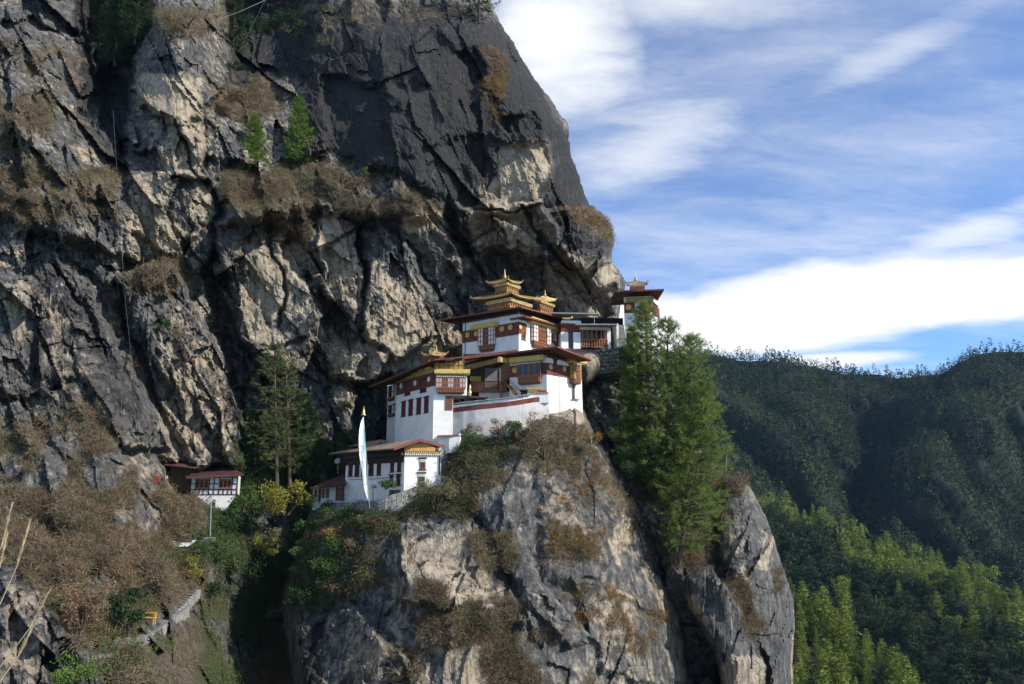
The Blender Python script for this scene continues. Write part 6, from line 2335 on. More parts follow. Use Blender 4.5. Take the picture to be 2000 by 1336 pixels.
def bench():
    c = on(289, 1217, -0.6)
    root = building('bench', 'orange wooden bench by the path beside the dark round bush', 'bench', c)
    x, y = d2(0.97, -0.12), d2(0.12, 0.97)
    sz = 1.15
    MB().box(c, x, y, Z, (-0.55 * sz, -0.18, 0.40), (0.55 * sz, 0.18, 0.46)).build('seat', 'bench_orange', root)
    MB().box(c, x, y, Z, (-0.55 * sz, 0.17, 0.72), (0.55 * sz, 0.21, 0.86)).build('backrest', 'bench_orange', root)
    for sx in (-0.5, 0.44):
        for sy in (-0.16, 0.12):
            MB().box(c, x, y, Z, (sx * sz, sy, -0.1), (sx * sz + 0.07, sy + 0.06, 0.40 if sy < 0 else 0.72)).build('leg', 'bench_orange', root)
    MB().box(c, x, y, Z, (-0.55 * sz, -0.18, 0.62), (-0.48 * sz, 0.17, 0.67)).build('armrest', 'bench_orange', root)
    MB().box(c, x, y, Z, (0.48 * sz, -0.18, 0.62), (0.55 * sz, 0.17, 0.67)).build('armrest', 'bench_orange', root)
    return root


bench()


def path_stair():
    """stone steps and their pale side wall climbing from lower left"""
    pts = [(268 + 94 * i / 13, 1247 - 65 * (i / 13) ** 1.15, 0) for i in range(14)]
    P = [at(p[0], p[1], (cliff.hit(268, 1247).y - 0.8) * (1 - i / 13) + (cliff.hit(362, 1190).y - 0.8) * i / 13) for i, p in enumerate(pts)]
    root = building('stepped_path_wall', 'pale stone wall stepping uphill beside the path right of the bench', 'wall', P[0])
    for a, b in zip(P[:-1], P[1:]):
        q = MB()
        top = max(a.z, b.z)
        d = Vector((b.x - a.x, b.y - a.y, 0))
        n = Vector((d.y, -d.x, 0)).normalized()
        if n.y > 0:
            n = -n
        a2, b2 = Vector((a.x, a.y, top)), Vector((b.x, b.y, top))
        q.prism([a2, b2, b2 - Z * 1.1, a2 - Z * 1.1], -n * 0.45)
        q.build('step_block', 'stone', root)
        for k in range(2):
            for r in range(2):
                c0, c1 = a2.lerp(b2, (k + 0.05) / 2), a2.lerp(b2, (k + 0.95) / 2)
                q = MB()
                q.prism([c0 - Z * (0.02 + 0.3 * r) + n * 0.07, c1 - Z * (0.02 + 0.3 * r) + n * 0.07, c1 - Z * (0.28 + 0.3 * r) + n * 0.07, c0 - Z * (0.28 + 0.3 * r) + n * 0.07], -n * 0.15)
                q.build('stone', 'stone', root)
        q = MB()
        q.prism([a2 + n * 0.1, b2 + n * 0.1, b2 - n * 0.5, a2 - n * 0.5], Z * 0.08)
        q.build('coping_stone', 'slate', root)
    st = building('path_steps', 'narrow grey stone steps climbing behind the stepped wall', 'steps', P[8])
    S0, S1 = at(318, 1209, P[8].y + 0.8), at(374, 1152, cliff.hit(374, 1152).y - 0.3)
    for k in range(13):
        p = S0.lerp(S1, k / 12)
        MB().box(p, d2(0.9, -0.3), d2(0.3, 0.9), Z, (-0.75, -0.2, -0.9), (0.75, 0.5, 0.0)).build('step', 'slate', st)
    return root


path_stair()
stone_wall('dry_stone_wall', 'grey dry-stone wall under the dark round bush', [(221, 1252, cliff.hit(221, 1258).y - 1.0), (245, 1250, cliff.hit(245, 1258).y - 1.0), (270, 1249, cliff.hit(268, 1258).y - 1.0)], 0.7, 0.4, 0.6, 0.3, 21, 'mossy_stone', False)
stone_wall('dry_stone_wall', 'short dry-stone wall lowest on the path, left of the olive scrub', [(160, 1284, cliff.hit(160, 1290).y - 1.0), (190, 1280, cliff.hit(190, 1288).y - 1.0), (222, 1276, cliff.hit(222, 1284).y - 1.0)], 0.7, 0.4, 0.6, 0.3, 22, 'mossy_stone', False)


def sheets():
    c = on(338, 1071)
    Yc = c.y
    root = building('roofing_sheets', 'heap of white corrugated roofing sheets lying on the green ledge', 'sheets', c)
    rng = random.Random(5)
    for k in range(6):
        a = at(306 + 4 * k, 1069 - 1.2 * k, Yc - 0.9 + 0.3 * k) + Z * (0.05 * k)
        x = Vector((0.97, 0.12 * rng.random(), 0.03)).normalized()
        y = d2(-0.15, 1)
        q = MB()
        V, F = [], []
        n = 10
        for i in range(2):
            for j in range(n):
                V.append(a + x * (i * (3.3 - 0.05 * k)) + y * (0.9 * j / n) + Z * (0.05 * (j % 2)))
        for j in range(n - 1):
            F.append((j, j + 1, n + j + 1, n + j))
        q.add(V, F)
        q.add([v - Z * 0.02 for v in V], [f[::-1] for f in F])
        q.build('sheet', 'sheet_white', root)
    return root


sheets()


def tin_shed():
    Yc = cliff.hit(360, 1058).y - 0.6
    A, B_ = at(346, 1058, Yc), at(375, 1057, Yc + 0.2)
    C_, D_ = at(373, 1043, Yc + 2), at(345, 1049, Yc + 1.8)
    root = building('tin_shed', 'low shed with dull maroon tin roof behind the white sheets', 'shed', A)
    q = MB()
    q.prism([A, B_, C_, D_], Z * -0.08)
    q.build('roof', 'roof_maroon', root)
    MB().bar(D_, C_, 0.12, 0.16).build('ridge_cap', 'roof_grey', root)
    q = MB()
    q.prism([p - Z * 0.09 for p in (A + (D_ - A) * 0.1, B_ + (C_ - B_) * 0.1, C_, D_)], Z * -0.9)
    q.build('wall', 'dark_wood', root)
    return root


tin_shed()


def log_pile():
    c = on(406, 1062, -1.2)
    root = building('log_pile', 'small pile of cut logs in the shade below the timber house', 'log pile', c)
    rng = random.Random(9)
    for r in range(3):
        for k in range(6 - r):
            p = c + Vector((-0.75 + 0.26 * k + 0.13 * r, 0, 0.12 + 0.22 * r))
            MB().tube([p, p + Vector((0.05, 0.9, 0))], [0.115 + 0.015 * rng.random()] * 2, 8).build('log', 'pale_bark', root)
    return root


log_pile()


def pole(name, label, px, y0, y1, Y, r=0.07, arm=True):
    b, t = at(px, y1, Y), at(px + 1.5, y0, Y)
    root = building(name, label, 'pole', b)
    MB().tube([b - Z * 0.6, t], [r, r * 0.7], 8).build('shaft', 'metal_pole', root)
    if arm:
        MB().bar(t - Z * 0.15 + Vector((-0.35, 0, 0)), t - Z * 0.15 + Vector((0.35, 0, 0)), 0.06).build('crossarm', 'metal_pole', root)
        MB().lathe(t - Z * 0.12, [(0.05, 0), (0.06, 0.08), (0.02, 0.16)], 6).build('insulator', 'white_paint', root)
    return root


pole('utility_pole', 'thin grey utility pole in front of the timber house base', 411, 977, 1046, cliff.hit(411, 1046).y - 1.5)


def marker(name, label, px, py, Y, w_, h_, mat, post=True):
    c = at(px, py, Y)
    root = building(name, label, 'sign', c)
    MB().box(c, d2(1, -0.2), d2(0.2, 1), Z, (-w_ / 2, -0.03, -h_ / 2), (w_ / 2, 0.03, h_ / 2)).build('board', mat, root)
    MB().tube([c - Z * (h_ / 2 + 0.7) + Vector((0, 0.06, 0)), c + Z * h_ * 0.3 + Vector((0, 0.06, 0))], [0.035, 0.035], 6).build('post', 'pale_bark', root)
    return root


marker('red_marker', 'small red sign on the slope left of the timber house', 308, 935, cliff.hit(308, 942).y - 0.8, 0.55, 0.65, 'sign_red')
marker('white_marker', 'tiny white sign between red sign and timber house', 325.5, 933, cliff.hit(325, 940).y - 0.8, 0.3, 0.4, 'white_paint')


def dish():
    c = at(660, 901, 104)
    root = building('satellite_dish', 'pale round dish in the shade left of the long house', 'dish', c)
    V, F = [], []
    n = 16
    ax = Vector((-0.2, -0.9, 0.35)).normalized()
    u = ax.cross(Z).normalized()
    v = u.cross(ax)
    for r, dz in ((0.0, 0), (0.3, 0.05), (0.5, 0.16)):
        for k in range(n):
            a = 6.2832 * k / n
            V.append(c + (u * math.cos(a) + v * math.sin(a)) * r * 0.85 + ax * dz)
    for r in range(2):
        for k in range(n):
            a, b = r * n + k, r * n + (k + 1) % n
            F.append((a, b, b + n, a + n))
    q = MB()
    q.add(V, F)
    q.build('bowl', 'roof_grey', root)
    MB().tube([c, c + Vector((0, 0.3, -1.6))], [0.04, 0.05], 6).build('mast', 'metal_pole', root)
    MB().tube([c, c + ax * 0.5], [0.02, 0.03], 5).build('feed_arm', 'metal_pole', root)
    return root


dish()


def cable(name, label, pts, r):
    P = [at(*p) for p in pts]
    q = MB()
    q.tube(P, [r] * len(P), 4)
    o = q.build(name, 'cable_grey', None, origin=P[0])
    tag(o, label, 'cable')
    return o


cable('cable', 'pale cable running up from the prow to the top edge', [(424, 39, 106), (470, 22, 108), (545, -12, 112)], 0.03)
cable('cable', 'thin cable slanting down into the dark gully beside the prow', [(515, 5, 110), (490, 56, 112), (466, 102, 114)], 0.022)
cable('rope', 'thin pale rope hanging down the shaded rock left of the prow', [(221, 215, 100), (224, 270, 99), (227, 312, 98.5), (236, 420, 96.5), (240, 520, 96), (246, 600, 96), (256, 692, 95)], 0.007)

# ------------------------------------------------------------------ pines
def stand(rel, px, py, Y=None):
    return at(px, py, Y) if Y else rel.hit(px, py)


def pine_to(name, label, b, top_px, R0, seed, crown_mat, whorls, per, sprays, bp, group=None, **kw):
    """a pine from base b whose tip projects to top_px at the base's distance"""
    t = at(top_px[0], top_px[1], b.y)
    H = t.z - b.z
    root = make_tree(name, label, 'tree', b, pine_arrays(H, R0, seed, whorls, per, sprays, bp, **kw), crown_mat, group=group)
    lean = math.atan2(t.x - b.x, H)
    root.rotation_euler = (0, lean, 0)
    return root


G_R = 'tall pines right of the temples'
pine_to('pine_tree', 'tallest pine, its tip before the white wall of the right tower', at(1272, 960, 106), (1262, 592), 6.4, 101, 'pine_green', 30, 6, 12, 9, G_R, crown0=0.10, bl=0.85, bw=0.09, gap=0.12, top=0.66, droop=0.05)
pine_to('pine_tree', 'pine with rounded top just right of the tallest one', at(1300, 1000, 105), (1304, 622), 6.7, 102, 'pine_green', 30, 6, 12, 9, G_R, crown0=0.12, bl=0.85, bw=0.09, gap=0.12, top=0.66, droop=0.05)
pine_to('pine_tree', 'pine with upswept boughs against the far mountain', at(1342, 1035, 104), (1345, 655), 6.6, 103, 'pine_green', 30, 6, 12, 9, G_R, crown0=0.08, bl=0.9, bw=0.09, gap=0.12, top=0.66, droop=0.02, side=(1, 0, 0.12))
pine_to('pine_tree', 'bright front pine standing lowest, over the dark crack beside the spur', at(1326, 1105, 101.5), (1374, 740), 5.9, 104, 'pine_green', 28, 6, 12, 9, G_R, crown0=0.10, bl=0.9, bw=0.09, gap=0.12, top=0.66, droop=0.05, side=(1, -0.3, 0.12))
pine_to('pine_tree', 'smaller pine behind, filling the gap below the right tower', at(1240, 905, 109), (1236, 640), 3.6, 105, 'pine_green', 24, 6, 10, 8, G_R, crown0=0.15, bl=0.8, bw=0.13)

pine_to('young_pine', 'bright green young pine on the ledge, taller of the pair', cliff.hit(588, 322) + Vector((0, -1.0, -0.5)), (585, 192), 3.0, 111, 'pine_bright', 22, 6, 10, 8, 'two young pines on the upper ledge', crown0=0.04, bl=0.6, bw=0.10)
pine_to('young_pine', 'bright green young pine on the ledge, shorter of the pair', cliff.hit(500, 338) + Vector((0, -1.0, -0.5)), (500, 228), 2.8, 112, 'pine_bright', 20, 6, 10, 8, 'two young pines on the upper ledge', crown0=0.04, bl=0.6, bw=0.10)
pine_to('slender_pine', 'slender pale-trunked pine with flat sparse crown behind the yellow shrub', at(541, 950, 104), (537, 676), 3.6, 121, 'pine_sparse', 25, 5, 8, 7, 'slender pines in the gully', crown0=0.18, bl=0.7, bw=0.10, gap=0.45, top=0.35)
pine_to('slender_pine', 'second slender pine just right of the flat-topped one', at(566, 950, 105), (562, 690), 3.4, 122, 'pine_sparse', 23, 5, 8, 7, 'slender pines in the gully', crown0=0.15, bl=0.7, bw=0.10, gap=0.4, top=0.4)
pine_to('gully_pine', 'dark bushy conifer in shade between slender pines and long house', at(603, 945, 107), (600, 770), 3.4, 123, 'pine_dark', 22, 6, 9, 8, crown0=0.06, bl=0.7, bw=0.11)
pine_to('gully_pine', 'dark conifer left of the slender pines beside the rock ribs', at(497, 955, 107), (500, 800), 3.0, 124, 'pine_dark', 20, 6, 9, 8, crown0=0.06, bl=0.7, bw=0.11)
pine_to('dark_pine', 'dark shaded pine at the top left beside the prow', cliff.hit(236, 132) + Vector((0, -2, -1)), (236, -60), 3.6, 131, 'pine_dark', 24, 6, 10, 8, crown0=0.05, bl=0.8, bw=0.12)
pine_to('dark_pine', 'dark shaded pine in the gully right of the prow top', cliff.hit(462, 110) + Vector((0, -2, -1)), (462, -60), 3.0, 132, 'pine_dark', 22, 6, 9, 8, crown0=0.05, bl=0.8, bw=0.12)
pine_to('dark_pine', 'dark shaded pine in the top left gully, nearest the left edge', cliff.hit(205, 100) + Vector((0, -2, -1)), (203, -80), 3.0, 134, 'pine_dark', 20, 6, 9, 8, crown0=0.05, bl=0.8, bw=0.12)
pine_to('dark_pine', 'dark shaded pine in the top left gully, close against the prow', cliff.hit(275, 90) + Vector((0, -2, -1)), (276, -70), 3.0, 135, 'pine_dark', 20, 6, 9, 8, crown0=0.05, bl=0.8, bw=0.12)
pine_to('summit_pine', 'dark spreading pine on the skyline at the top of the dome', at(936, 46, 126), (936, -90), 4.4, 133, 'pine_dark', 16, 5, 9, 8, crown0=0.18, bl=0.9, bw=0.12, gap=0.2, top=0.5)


def dead_tree():
    b = at(1416, 930, 108)
    root = empty('dead_tree', b)
    tag(root, 'bare grey dead tree leaning out beside the front pine', 'tree')
    rng = random.Random(3)
    t = at(1421, 866, 108)
    MB().tube([b - Z, b.lerp(t, 0.5), t], [0.14, 0.10, 0.03], 6).build('trunk', 'pale_bark', root)
    q = MB()
    for k in range(11):
        p = b.lerp(t, 0.25 + 0.07 * k)
        a = rng.random() * 6.28
        L = 0.5 + rng.random() * 1.0
        q.tube([p, p + Vector((math.cos(a) * L, math.sin(a) * L * 0.5, 0.1 + L * 0.4 * rng.random()))], [0.035, 0.008], 4)
    q.build('branches', 'pale_bark', root, kind='stuff')


dead_tree()

# ------------------------------------------------------------------ bushes and small trees one can tell apart
BUSH = [
    ('shrub', 'large yellow-green shrub left of the annex, its top against the shade', 558, 1000, 101, 3.6, 4.6, 9, 3000, 0.24, 'leaf_yellow'),
    ('shrub', 'yellow shrub on the gully edge below the big yellow one', 515, 1085, 98, 2.0, 2.6, 7, 1200, 0.22, 'leaf_yellow'),
    ('shrub', 'grey-olive shrub between the two yellow shrubs', 540, 1075, 99.5, 2.4, 2.6, 7, 1400, 0.2, 'scrub_olive'),
    ('shrub', 'dark green rounded bush right of the timber house base', 472, 1010, 98, 3.2, 3.6, 9, 2600, 0.22, 'leaf_green'),
    ('shrub', 'dark green bush under the utility pole', 440, 1045, 95, 2.4, 2.4, 8, 1500, 0.2, 'leaf_dark'),
    ('shrub', 'glossy dark round bush beside the orange bench', 246, 1240, 69, 1.9, 3.4, 10, 2600, 0.17, 'leaf_dark'),
    ('shrub', 'rusty red shrub on the brown slope above the round bush', 160, 1215, 66, 2.1, 3.2, 9, 2200, 0.15, 'scrub_red'),
    ('shrub', 'bright feathery green bush on the left edge of the promontory', 592, 1130, 95, 1.8, 5.2, 9, 2200, 0.24, 'fern_green'),
    ('shrub', 'orange-leaved bush above the feathery green one', 655, 1062, 93, 2.0, 1.8, 6, 900, 0.18, 'grass_orange'),
    ('shrub', 'grey-green bush under the terrace wall', 640, 1010, 97, 1.8, 1.8, 6, 900, 0.18, 'scrub_green'),
    ('shrub', 'green bush below the terrace wall near the pole foot', 690, 1020, 94, 2.2, 1.8, 7, 1200, 0.18, 'leaf_green'),
    ('shrub', 'brown twiggy shrub hanging over the promontory, left of the yellow scar', 730, 1120, 89.5, 2.4, 3.6, 9, 2000, 0.16, 'scrub_brown'),
    ('shrub', 'dense green bush at the foot of the parapet wall', 1010, 850, 94.5, 2.2, 2.4, 7, 1400, 0.18, 'scrub_green'),
    ('shrub', 'grey twiggy bush against the parapet wall, left of the green one', 975, 848, 95.2, 1.8, 2.2, 7, 1100, 0.13, 'scrub_brown'),
    ('shrub', 'olive bush low against the left end of the parapet wall', 920, 856, 96, 1.7, 1.7, 7, 1000, 0.14, 'scrub_olive'),
    ('shrub', 'pale brown bush below the red band end', 1048, 838, 95.2, 1.7, 2.0, 7, 1000, 0.13, 'scrub_brown'),
    ('shrub', 'broad olive bush filling the slope below the terrace wall', 735, 1030, 92, 3.0, 2.4, 9, 2200, 0.17, 'scrub_olive'),
    ('shrub', 'leafy olive bush on the shoulder right of the stepped rubble wall', 850, 990, 90.5, 3.2, 3.0, 9, 2400, 0.17, 'scrub_olive'),
    ('shrub', 'deep green bush at the gully bottom below the yellow shrub', 600, 1060, 98, 2.4, 3.0, 8, 1600, 0.2, 'leaf_green'),
    ('shrub', 'dark bush on the gully floor under the small yellow shrub', 500, 1130, 99, 2.6, 2.6, 8, 1600, 0.2, 'leaf_dark'),
    ('shrub', 'sparse yellow-green bush beside the steps', 385, 1130, 84, 1.8, 2.2, 6, 900, 0.18, 'leaf_yellow'),
    ('shrub', 'dark green bush right of the steps', 410, 1180, 88, 2.2, 2.4, 7, 1300, 0.2, 'leaf_dark'),
    ('shrub', 'lush green bush right of the feathery one', 640, 1120, 91.5, 2.6, 4.2, 10, 2600, 0.2, 'leaf_green'),
    ('shrub', 'brown leafless bush under the orange-leaved one', 690, 1110, 90.5, 2.4, 3.6, 9, 2200, 0.15, 'scrub_brown'),
    ('shrub', 'reddish brown bush low on the promontory flank above the shade', 680, 1165, 89, 2.2, 2.4, 8, 1700, 0.15, 'scrub_red'),
    ('shrub', 'dark green bush at the lower left corner of the promontory top', 590, 1185, 92, 2.4, 2.6, 8, 1700, 0.2, 'leaf_dark'),
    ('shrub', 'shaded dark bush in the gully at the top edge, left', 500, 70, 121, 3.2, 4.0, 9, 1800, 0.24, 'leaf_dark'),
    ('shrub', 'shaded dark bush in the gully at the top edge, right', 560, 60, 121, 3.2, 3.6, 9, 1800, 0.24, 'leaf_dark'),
    ('shrub', 'green bush right of the white hut', 925, 880, 94, 1.9, 1.9, 7, 1100, 0.18, 'scrub_green'),
    ('shrub', 'broad brown shrub on top of the promontory under the red band', 1065, 890, 93, 3.6, 3.4, 10, 3000, 0.17, 'scrub_brown'),
    ('shrub', 'brown dome of scrub in the middle of the promontory', 955, 1100, 88.5, 2.6, 3.4, 9, 2200, 0.17, 'scrub_brown'),
    ('shrub', 'olive bush low on the promontory near the bottom edge', 990, 1310, 82, 2.8, 3.4, 9, 2200, 0.17, 'scrub_green'),
    ('shrub', 'grey-green bush in the notch behind the promontory edge', 1228, 930, 104.5, 3.0, 4.2, 9, 2400, 0.22, 'scrub_green'),
    ('shrub', 'rusty dome of dry grass at the promontory shoulder', 1155, 862, 95, 1.5, 1.3, 6, 900, 0.15, 'grass_orange'),
    ('shrub', 'pale dry bush on top of the spur', 1432, 950, 107, 2.4, 2.0, 7, 1300, 0.18, 'scrub_brown'),
    ('shrub', 'small bright bush in the crack left of the tan prow base', 405, 432, 103, 0.9, 1.8, 5, 500, 0.16, 'leaf_green'),
    ('shrub', 'tiny bright green pine bush on the ledge right of the young pines', 712, 345, 110.5, 0.8, 1.6, 5, 500, 0.15, 'fern_green'),
    ('shrub', 'small green bush clinging to the rock rib under the rope', 315, 640, 98.5, 0.9, 1.2, 5, 400, 0.16, 'leaf_green'),
    ('shrub', 'yellow-green weeds at the bottom edge beside the lower path wall', 150, 1330, 60, 2.0, 1.6, 8, 1200, 0.14, 'fern_green'),
    ('shrub', 'dark bush behind the prow in the upper gully', 458, 140, 117, 2.0, 2.6, 7, 1000, 0.2, 'leaf_dark'),
    ('shrub', 'brown dome of scrub on the middle ledge left of the crevice', 288, 560, 102, 3.0, 3.0, 9, 2200, 0.17, 'scrub_brown'),
    ('shrub', 'brown scrub crowning the tan prow', 365, 48, 106, 4.2, 1.7, 9, 2200, 0.17, 'scrub_brown'),
    ('shrub', 'wide brown scrub on the shelf right of the prow', 480, 205, 114, 4.4, 2.8, 10, 2600, 0.18, 'scrub_brown'),
]
for i, (nm, lb, px, py, Y, rx, rz, blobs, leaves, size, mt) in enumerate(BUSH):
    arr = bush_arrays(rx, rz, 300 + i, blobs, leaves, size)
    rel = cliff if (px < 500 or (px > 1180 and py > 900 and px < 1400 and py < 960)) else (spur if px > 1400 else prom if py > 800 and px > 560 else cliff)
    yh = rel.hit(px, py).y - 0.3 * rx
    if abs(yh - Y) > 14:
        print('bush', lb, Y, round(yh, 1))
    b = at(px, py, min(Y, yh) if py < 800 or px < 380 else Y)
    r = empty(nm, b)
    tag(r, lb, 'bush', 'shrubs on the cliffs')
    arr[0].build('stems', 'bark', r, origin=Vector((0, 0, 0)))
    link('foliage', np_mesh('foliage', arr[1], arr[2]), mt, r)


def little_tree():
    b = at(754, 977, 91.6)
    root = empty('small_tree', b)
    tag(root, 'little round-topped tree in front of the long house wall', 'tree')
    wood, V, F = bush_arrays(1.35, 1.5, 77, 8, 1100, 0.15, stems=8)
    q = MB()
    q.tube([(0, 0, -0.3), (0.03, 0, 1.0), (0, 0.03, 1.9)], [0.07, 0.06, 0.045], 7)
    q.build('trunk', 'pale_bark', root, origin=Vector((0, 0, 0)))
    V = V + np.array([0, 0, 1.25])
    link('crown', np_mesh('crown', V, F), 'leaf_green', root)
    wood.v = [v + Vector((0, 0, 1.5)) for v in wood.v]
    wood.build('branches', 'pale_bark', root, origin=Vector((0, 0, 0)), kind='stuff')


little_tree()


def reeds():
    b = at(-40, 1330, 9)
    root = empty('dry_reeds', b)
    tag(root, 'pale feathery dry reed stems close by at the left edge', 'reeds')
    rng = random.Random(12)
    for (x0, y0, x1, y1, x2, y2) in ((-60, 1300, 0, 1180, 58, 1020), (-70, 1280, -20, 1120, 22, 990), (-60, 1380, 10, 1290, 96, 1155), (-60, 1240, -20, 1150, 12, 1050), (-50, 1400, 0, 1330, 60, 1230)):
        Y = 9 + rng.random() * 2
        P = [at(x0, y0, Y), at(x1, y1, Y), at((x1 + x2) / 2 + 4, (y1 + y2) / 2 + 6, Y), at(x2, y2, Y)]
        st = MB().tube(P, [0.007, 0.006, 0.005, 0.002], 5).build('stem', 'straw', root)
        rg = np.random.default_rng(int(x1 + 99))
        n = 150
        f = rg.random(n)
        A, B_ = np.array(P[2]), np.array(P[3])
        C = A + (B_ - A) * f[:, None]
        d = unit((B_ - A)[None] + rg.normal(size=(n, 3)) * 0.12 * np.linalg.norm(B_ - A) * 1.2)
        V, F = blades(C - np.array(b), d, 0.05 + 0.07 * rg.random(n), np.full(n, 0.006), rg)
        o = link('plume', np_mesh('plume', V, F), 'straw', st)


reeds()

# ------------------------------------------------------------------ scrub, grass and ground cover that nobody could count
rng = np.random.default_rng(5)


def pick(rel, n, poly=None, lo=0.3, upw=0.35, seed=0, inv=False, px_feather=14):
    """points on a relief, weighted by its ledge mask"""
    r = np.random.default_rng(seed)
    wgt = np.clip(rel.veg - lo, 0, 1) * (0.25 + np.clip(rel.up + 0.35, 0, 1) * (1 + upw))
    wgt = wgt * np.clip(0.7 + 1.6 * fbm(rel.px / 46, rel.py / 46, 900 + seed, 4), 0.02, 2)
    # area of a grid cell grows with distance squared
    wgt = wgt * (rel.V[:, 1] / 100) ** 2
    if poly is not None:
        m = np.zeros(len(rel.px))
        for p in poly:
            m = np.maximum(m, region(rel.px, rel.py, p, px_feather))
        wgt = wgt * ((1 - m) if inv else m)
    wgt = wgt * (1 - region(rel.px, rel.py, [(150, 1292), (155, 1270), (262, 1236), (300, 1205), (372, 1148), (388, 1160), (350, 1204), (275, 1262)], 5)) if rel is cliff else wgt
    s_ = wgt.sum()
    if s_ <= 0:
        return np.zeros((0, 3))
    idx = r.choice(len(wgt), size=n, p=wgt / s_)
    return rel.V[idx] + rel.N[idx] * 0.12 + r.normal(size=(n, 3)) * 0.12


GREEN_C = [p for p, a, f in cliff_green]
GREEN_P = [p for p, a, f in prom_green]
BROWN_LEFT = [[(-90, 860), (60, 880), (200, 900), (330, 930), (385, 1000), (380, 1060), (360, 1130), (380, 1300), (330, 1400), (200, 1400), (-90, 1400)]]
pts = np.concatenate([pick(cliff, 5200, GREEN_C + BROWN_LEFT, inv=True, seed=1), pick(cliff, 5200, BROWN_LEFT, seed=2)])
scrub_mass('dry_scrub', 'dry brown scrub covering the cliff ledges and left slope', pts, 'scrub_brown', 1, (0.5, 1.5), 34, 0.05, twig=True)
pts = pick(cliff, 500, BROWN_LEFT, seed=21)
scrub_mass('russet_scrub', 'russet scrub scattered over the left slope', pts, 'scrub_red', 21, (0.5, 1.2), 34, 0.05, twig=True)
pts = np.concatenate([pick(cliff, 3600, GREEN_C, seed=3), pick(prom, 2600, GREEN_P, lo=0.0, seed=4), pick(cliff, 160, BROWN_LEFT, seed=31)])
scrub_mass('green_scrub', 'dark green undergrowth in the shaded gully', pts, 'scrub_green', 3, (0.4, 1.2), 26, 0.15)
pts = np.concatenate([pick(prom, 2300, GREEN_P, inv=True, seed=5), pick(prom, 1900, GREEN_P, lo=0.0, seed=6), pick(spur, 900, seed=7)])
scrub_mass('promontory_scrub', 'brown and grey scrub matting the promontory', pts, 'scrub_brown', 5, (0.4, 1.2), 34, 0.05, twig=True)
pts = np.concatenate([pick(cliff, 900, BROWN_LEFT, seed=19), pick(prom, 1500, GREEN_P, seed=16), pick(prom, 1300, seed=17), pick(cliff, 3000, seed=18)])
scrub_mass('olive_scrub', 'olive scrub mixed among the brown', pts, 'scrub_olive', 16, (0.4, 1.1), 34, 0.05, twig=True)
pts = np.concatenate([pick(prom, 800, [[(1160, 870), (1260, 1010), (1220, 1060), (1130, 920)], [(1100, 1120), (1310, 1190), (1260, 1290), (1120, 1240)], [(1050, 920), (1200, 940), (1190, 1110), (1060, 1110)]], lo=-0.25, seed=8),
                      pick(cliff, 700, [[(1050, 400), (1200, 400), (1205, 480), (1100, 440)], [(930, 90), (1000, 110), (1010, 290), (950, 270)], [(840, 250), (930, 230), (930, 270)]], lo=0.05, seed=9)])
scrub_mass('orange_grass', 'orange dry grass in tufts on the sunny rock', pts, 'grass_orange', 8, (0.3, 0.75), 16, 0.05, blade=True)
pts = pick(cliff, 1500, [[(300, 1050), (450, 1050), (450, 1110), (240, 1120)], [(230, 1190), (340, 1180), (300, 1300), (100, 1340), (140, 1290)]], lo=0.0, seed=10)
scrub_mass('grass', 'short green grass on the path ledges', pts, 'fern_green', 10, (0.15, 0.4), 14, 0.04, blade=True)

# ------------------------------------------------------------------ woods on the far slopes
def low_conifer(seed, H, R, layers=6, n=9, jag=0.45, roundtop=0.0):
    r = np.random.default_rng(seed)
    V, F = [], []
    for k in range(layers):
        f = k / layers
        z0 = H * (0.08 + 0.86 * f)
        z1 = min(H, z0 + H * (0.30 - 0.12 * f))
        rr = R * ((1 - f) ** (0.85 - 0.45 * roundtop)) * (0.85 + 0.3 * r.random())
        o = len(V)
        ph = r.random() * 6.28
        for j in range(n * 2):
            a = ph + 6.2832 * j / (n * 2)
            q_ = rr * (1.0 + 0.25 * r.normal()) * (1 if j % 2 else 1 - jag)
            V.append((q_ * math.cos(a), q_ * math.sin(a), z0 - (0.10 * H * r.random() if j % 2 else -0.05 * H)))
        V.append((R * 0.06 * r.normal(), R * 0.06 * r.normal(), z1))
        t = len(V) - 1
        for j in range(n * 2):
            F.append((o + j, o + (j + 1) % (n * 2), t))
    return np.array(V), np.array(F)


def feathery(seed, H, R, whorls=11, per=6, roundtop=0.3):
    r = np.random.default_rng(seed)
    C, Dd, L, Wd = [], [], [], []
    for i in range(whorls):
        f = (i + 0.5 * r.random()) / whorls
        rr = R * (1 - f) ** (0.9 - 0.5 * roundtop) * min(1, 0.5 + f * 3)
        for k in range(per):
            a = r.random() * 6.283
            h = np.array([math.cos(a), math.sin(a), 0])
            for m in range(5):
                g = (m + r.random()) / 5
                C.append(h * rr * g * 0.9 + np.array([0, 0, H * (0.06 + 0.92 * f) + rr * 0.12 * g]) + r.normal(size=3) * 0.14 * R * (1 - f))
                Dd.append(h * 0.9 + r.normal(size=3) * 0.45 + np.array([0, 0, 0.35]))
                L.append(R * (0.30 + 0.2 * r.random()) * (1 - 0.5 * f))
                Wd.append(R * 0.13 * (1 - 0.4 * f))
    C.append(np.array([0, 0, H * 0.9])); Dd.append(np.array([0, 0, 1.0])); L.append(H * 0.1); Wd.append(R * 0.08)
    V, F = blades(np.array(C), unit(np.array(Dd)), np.array(L), np.array(Wd), r)
    return V, F


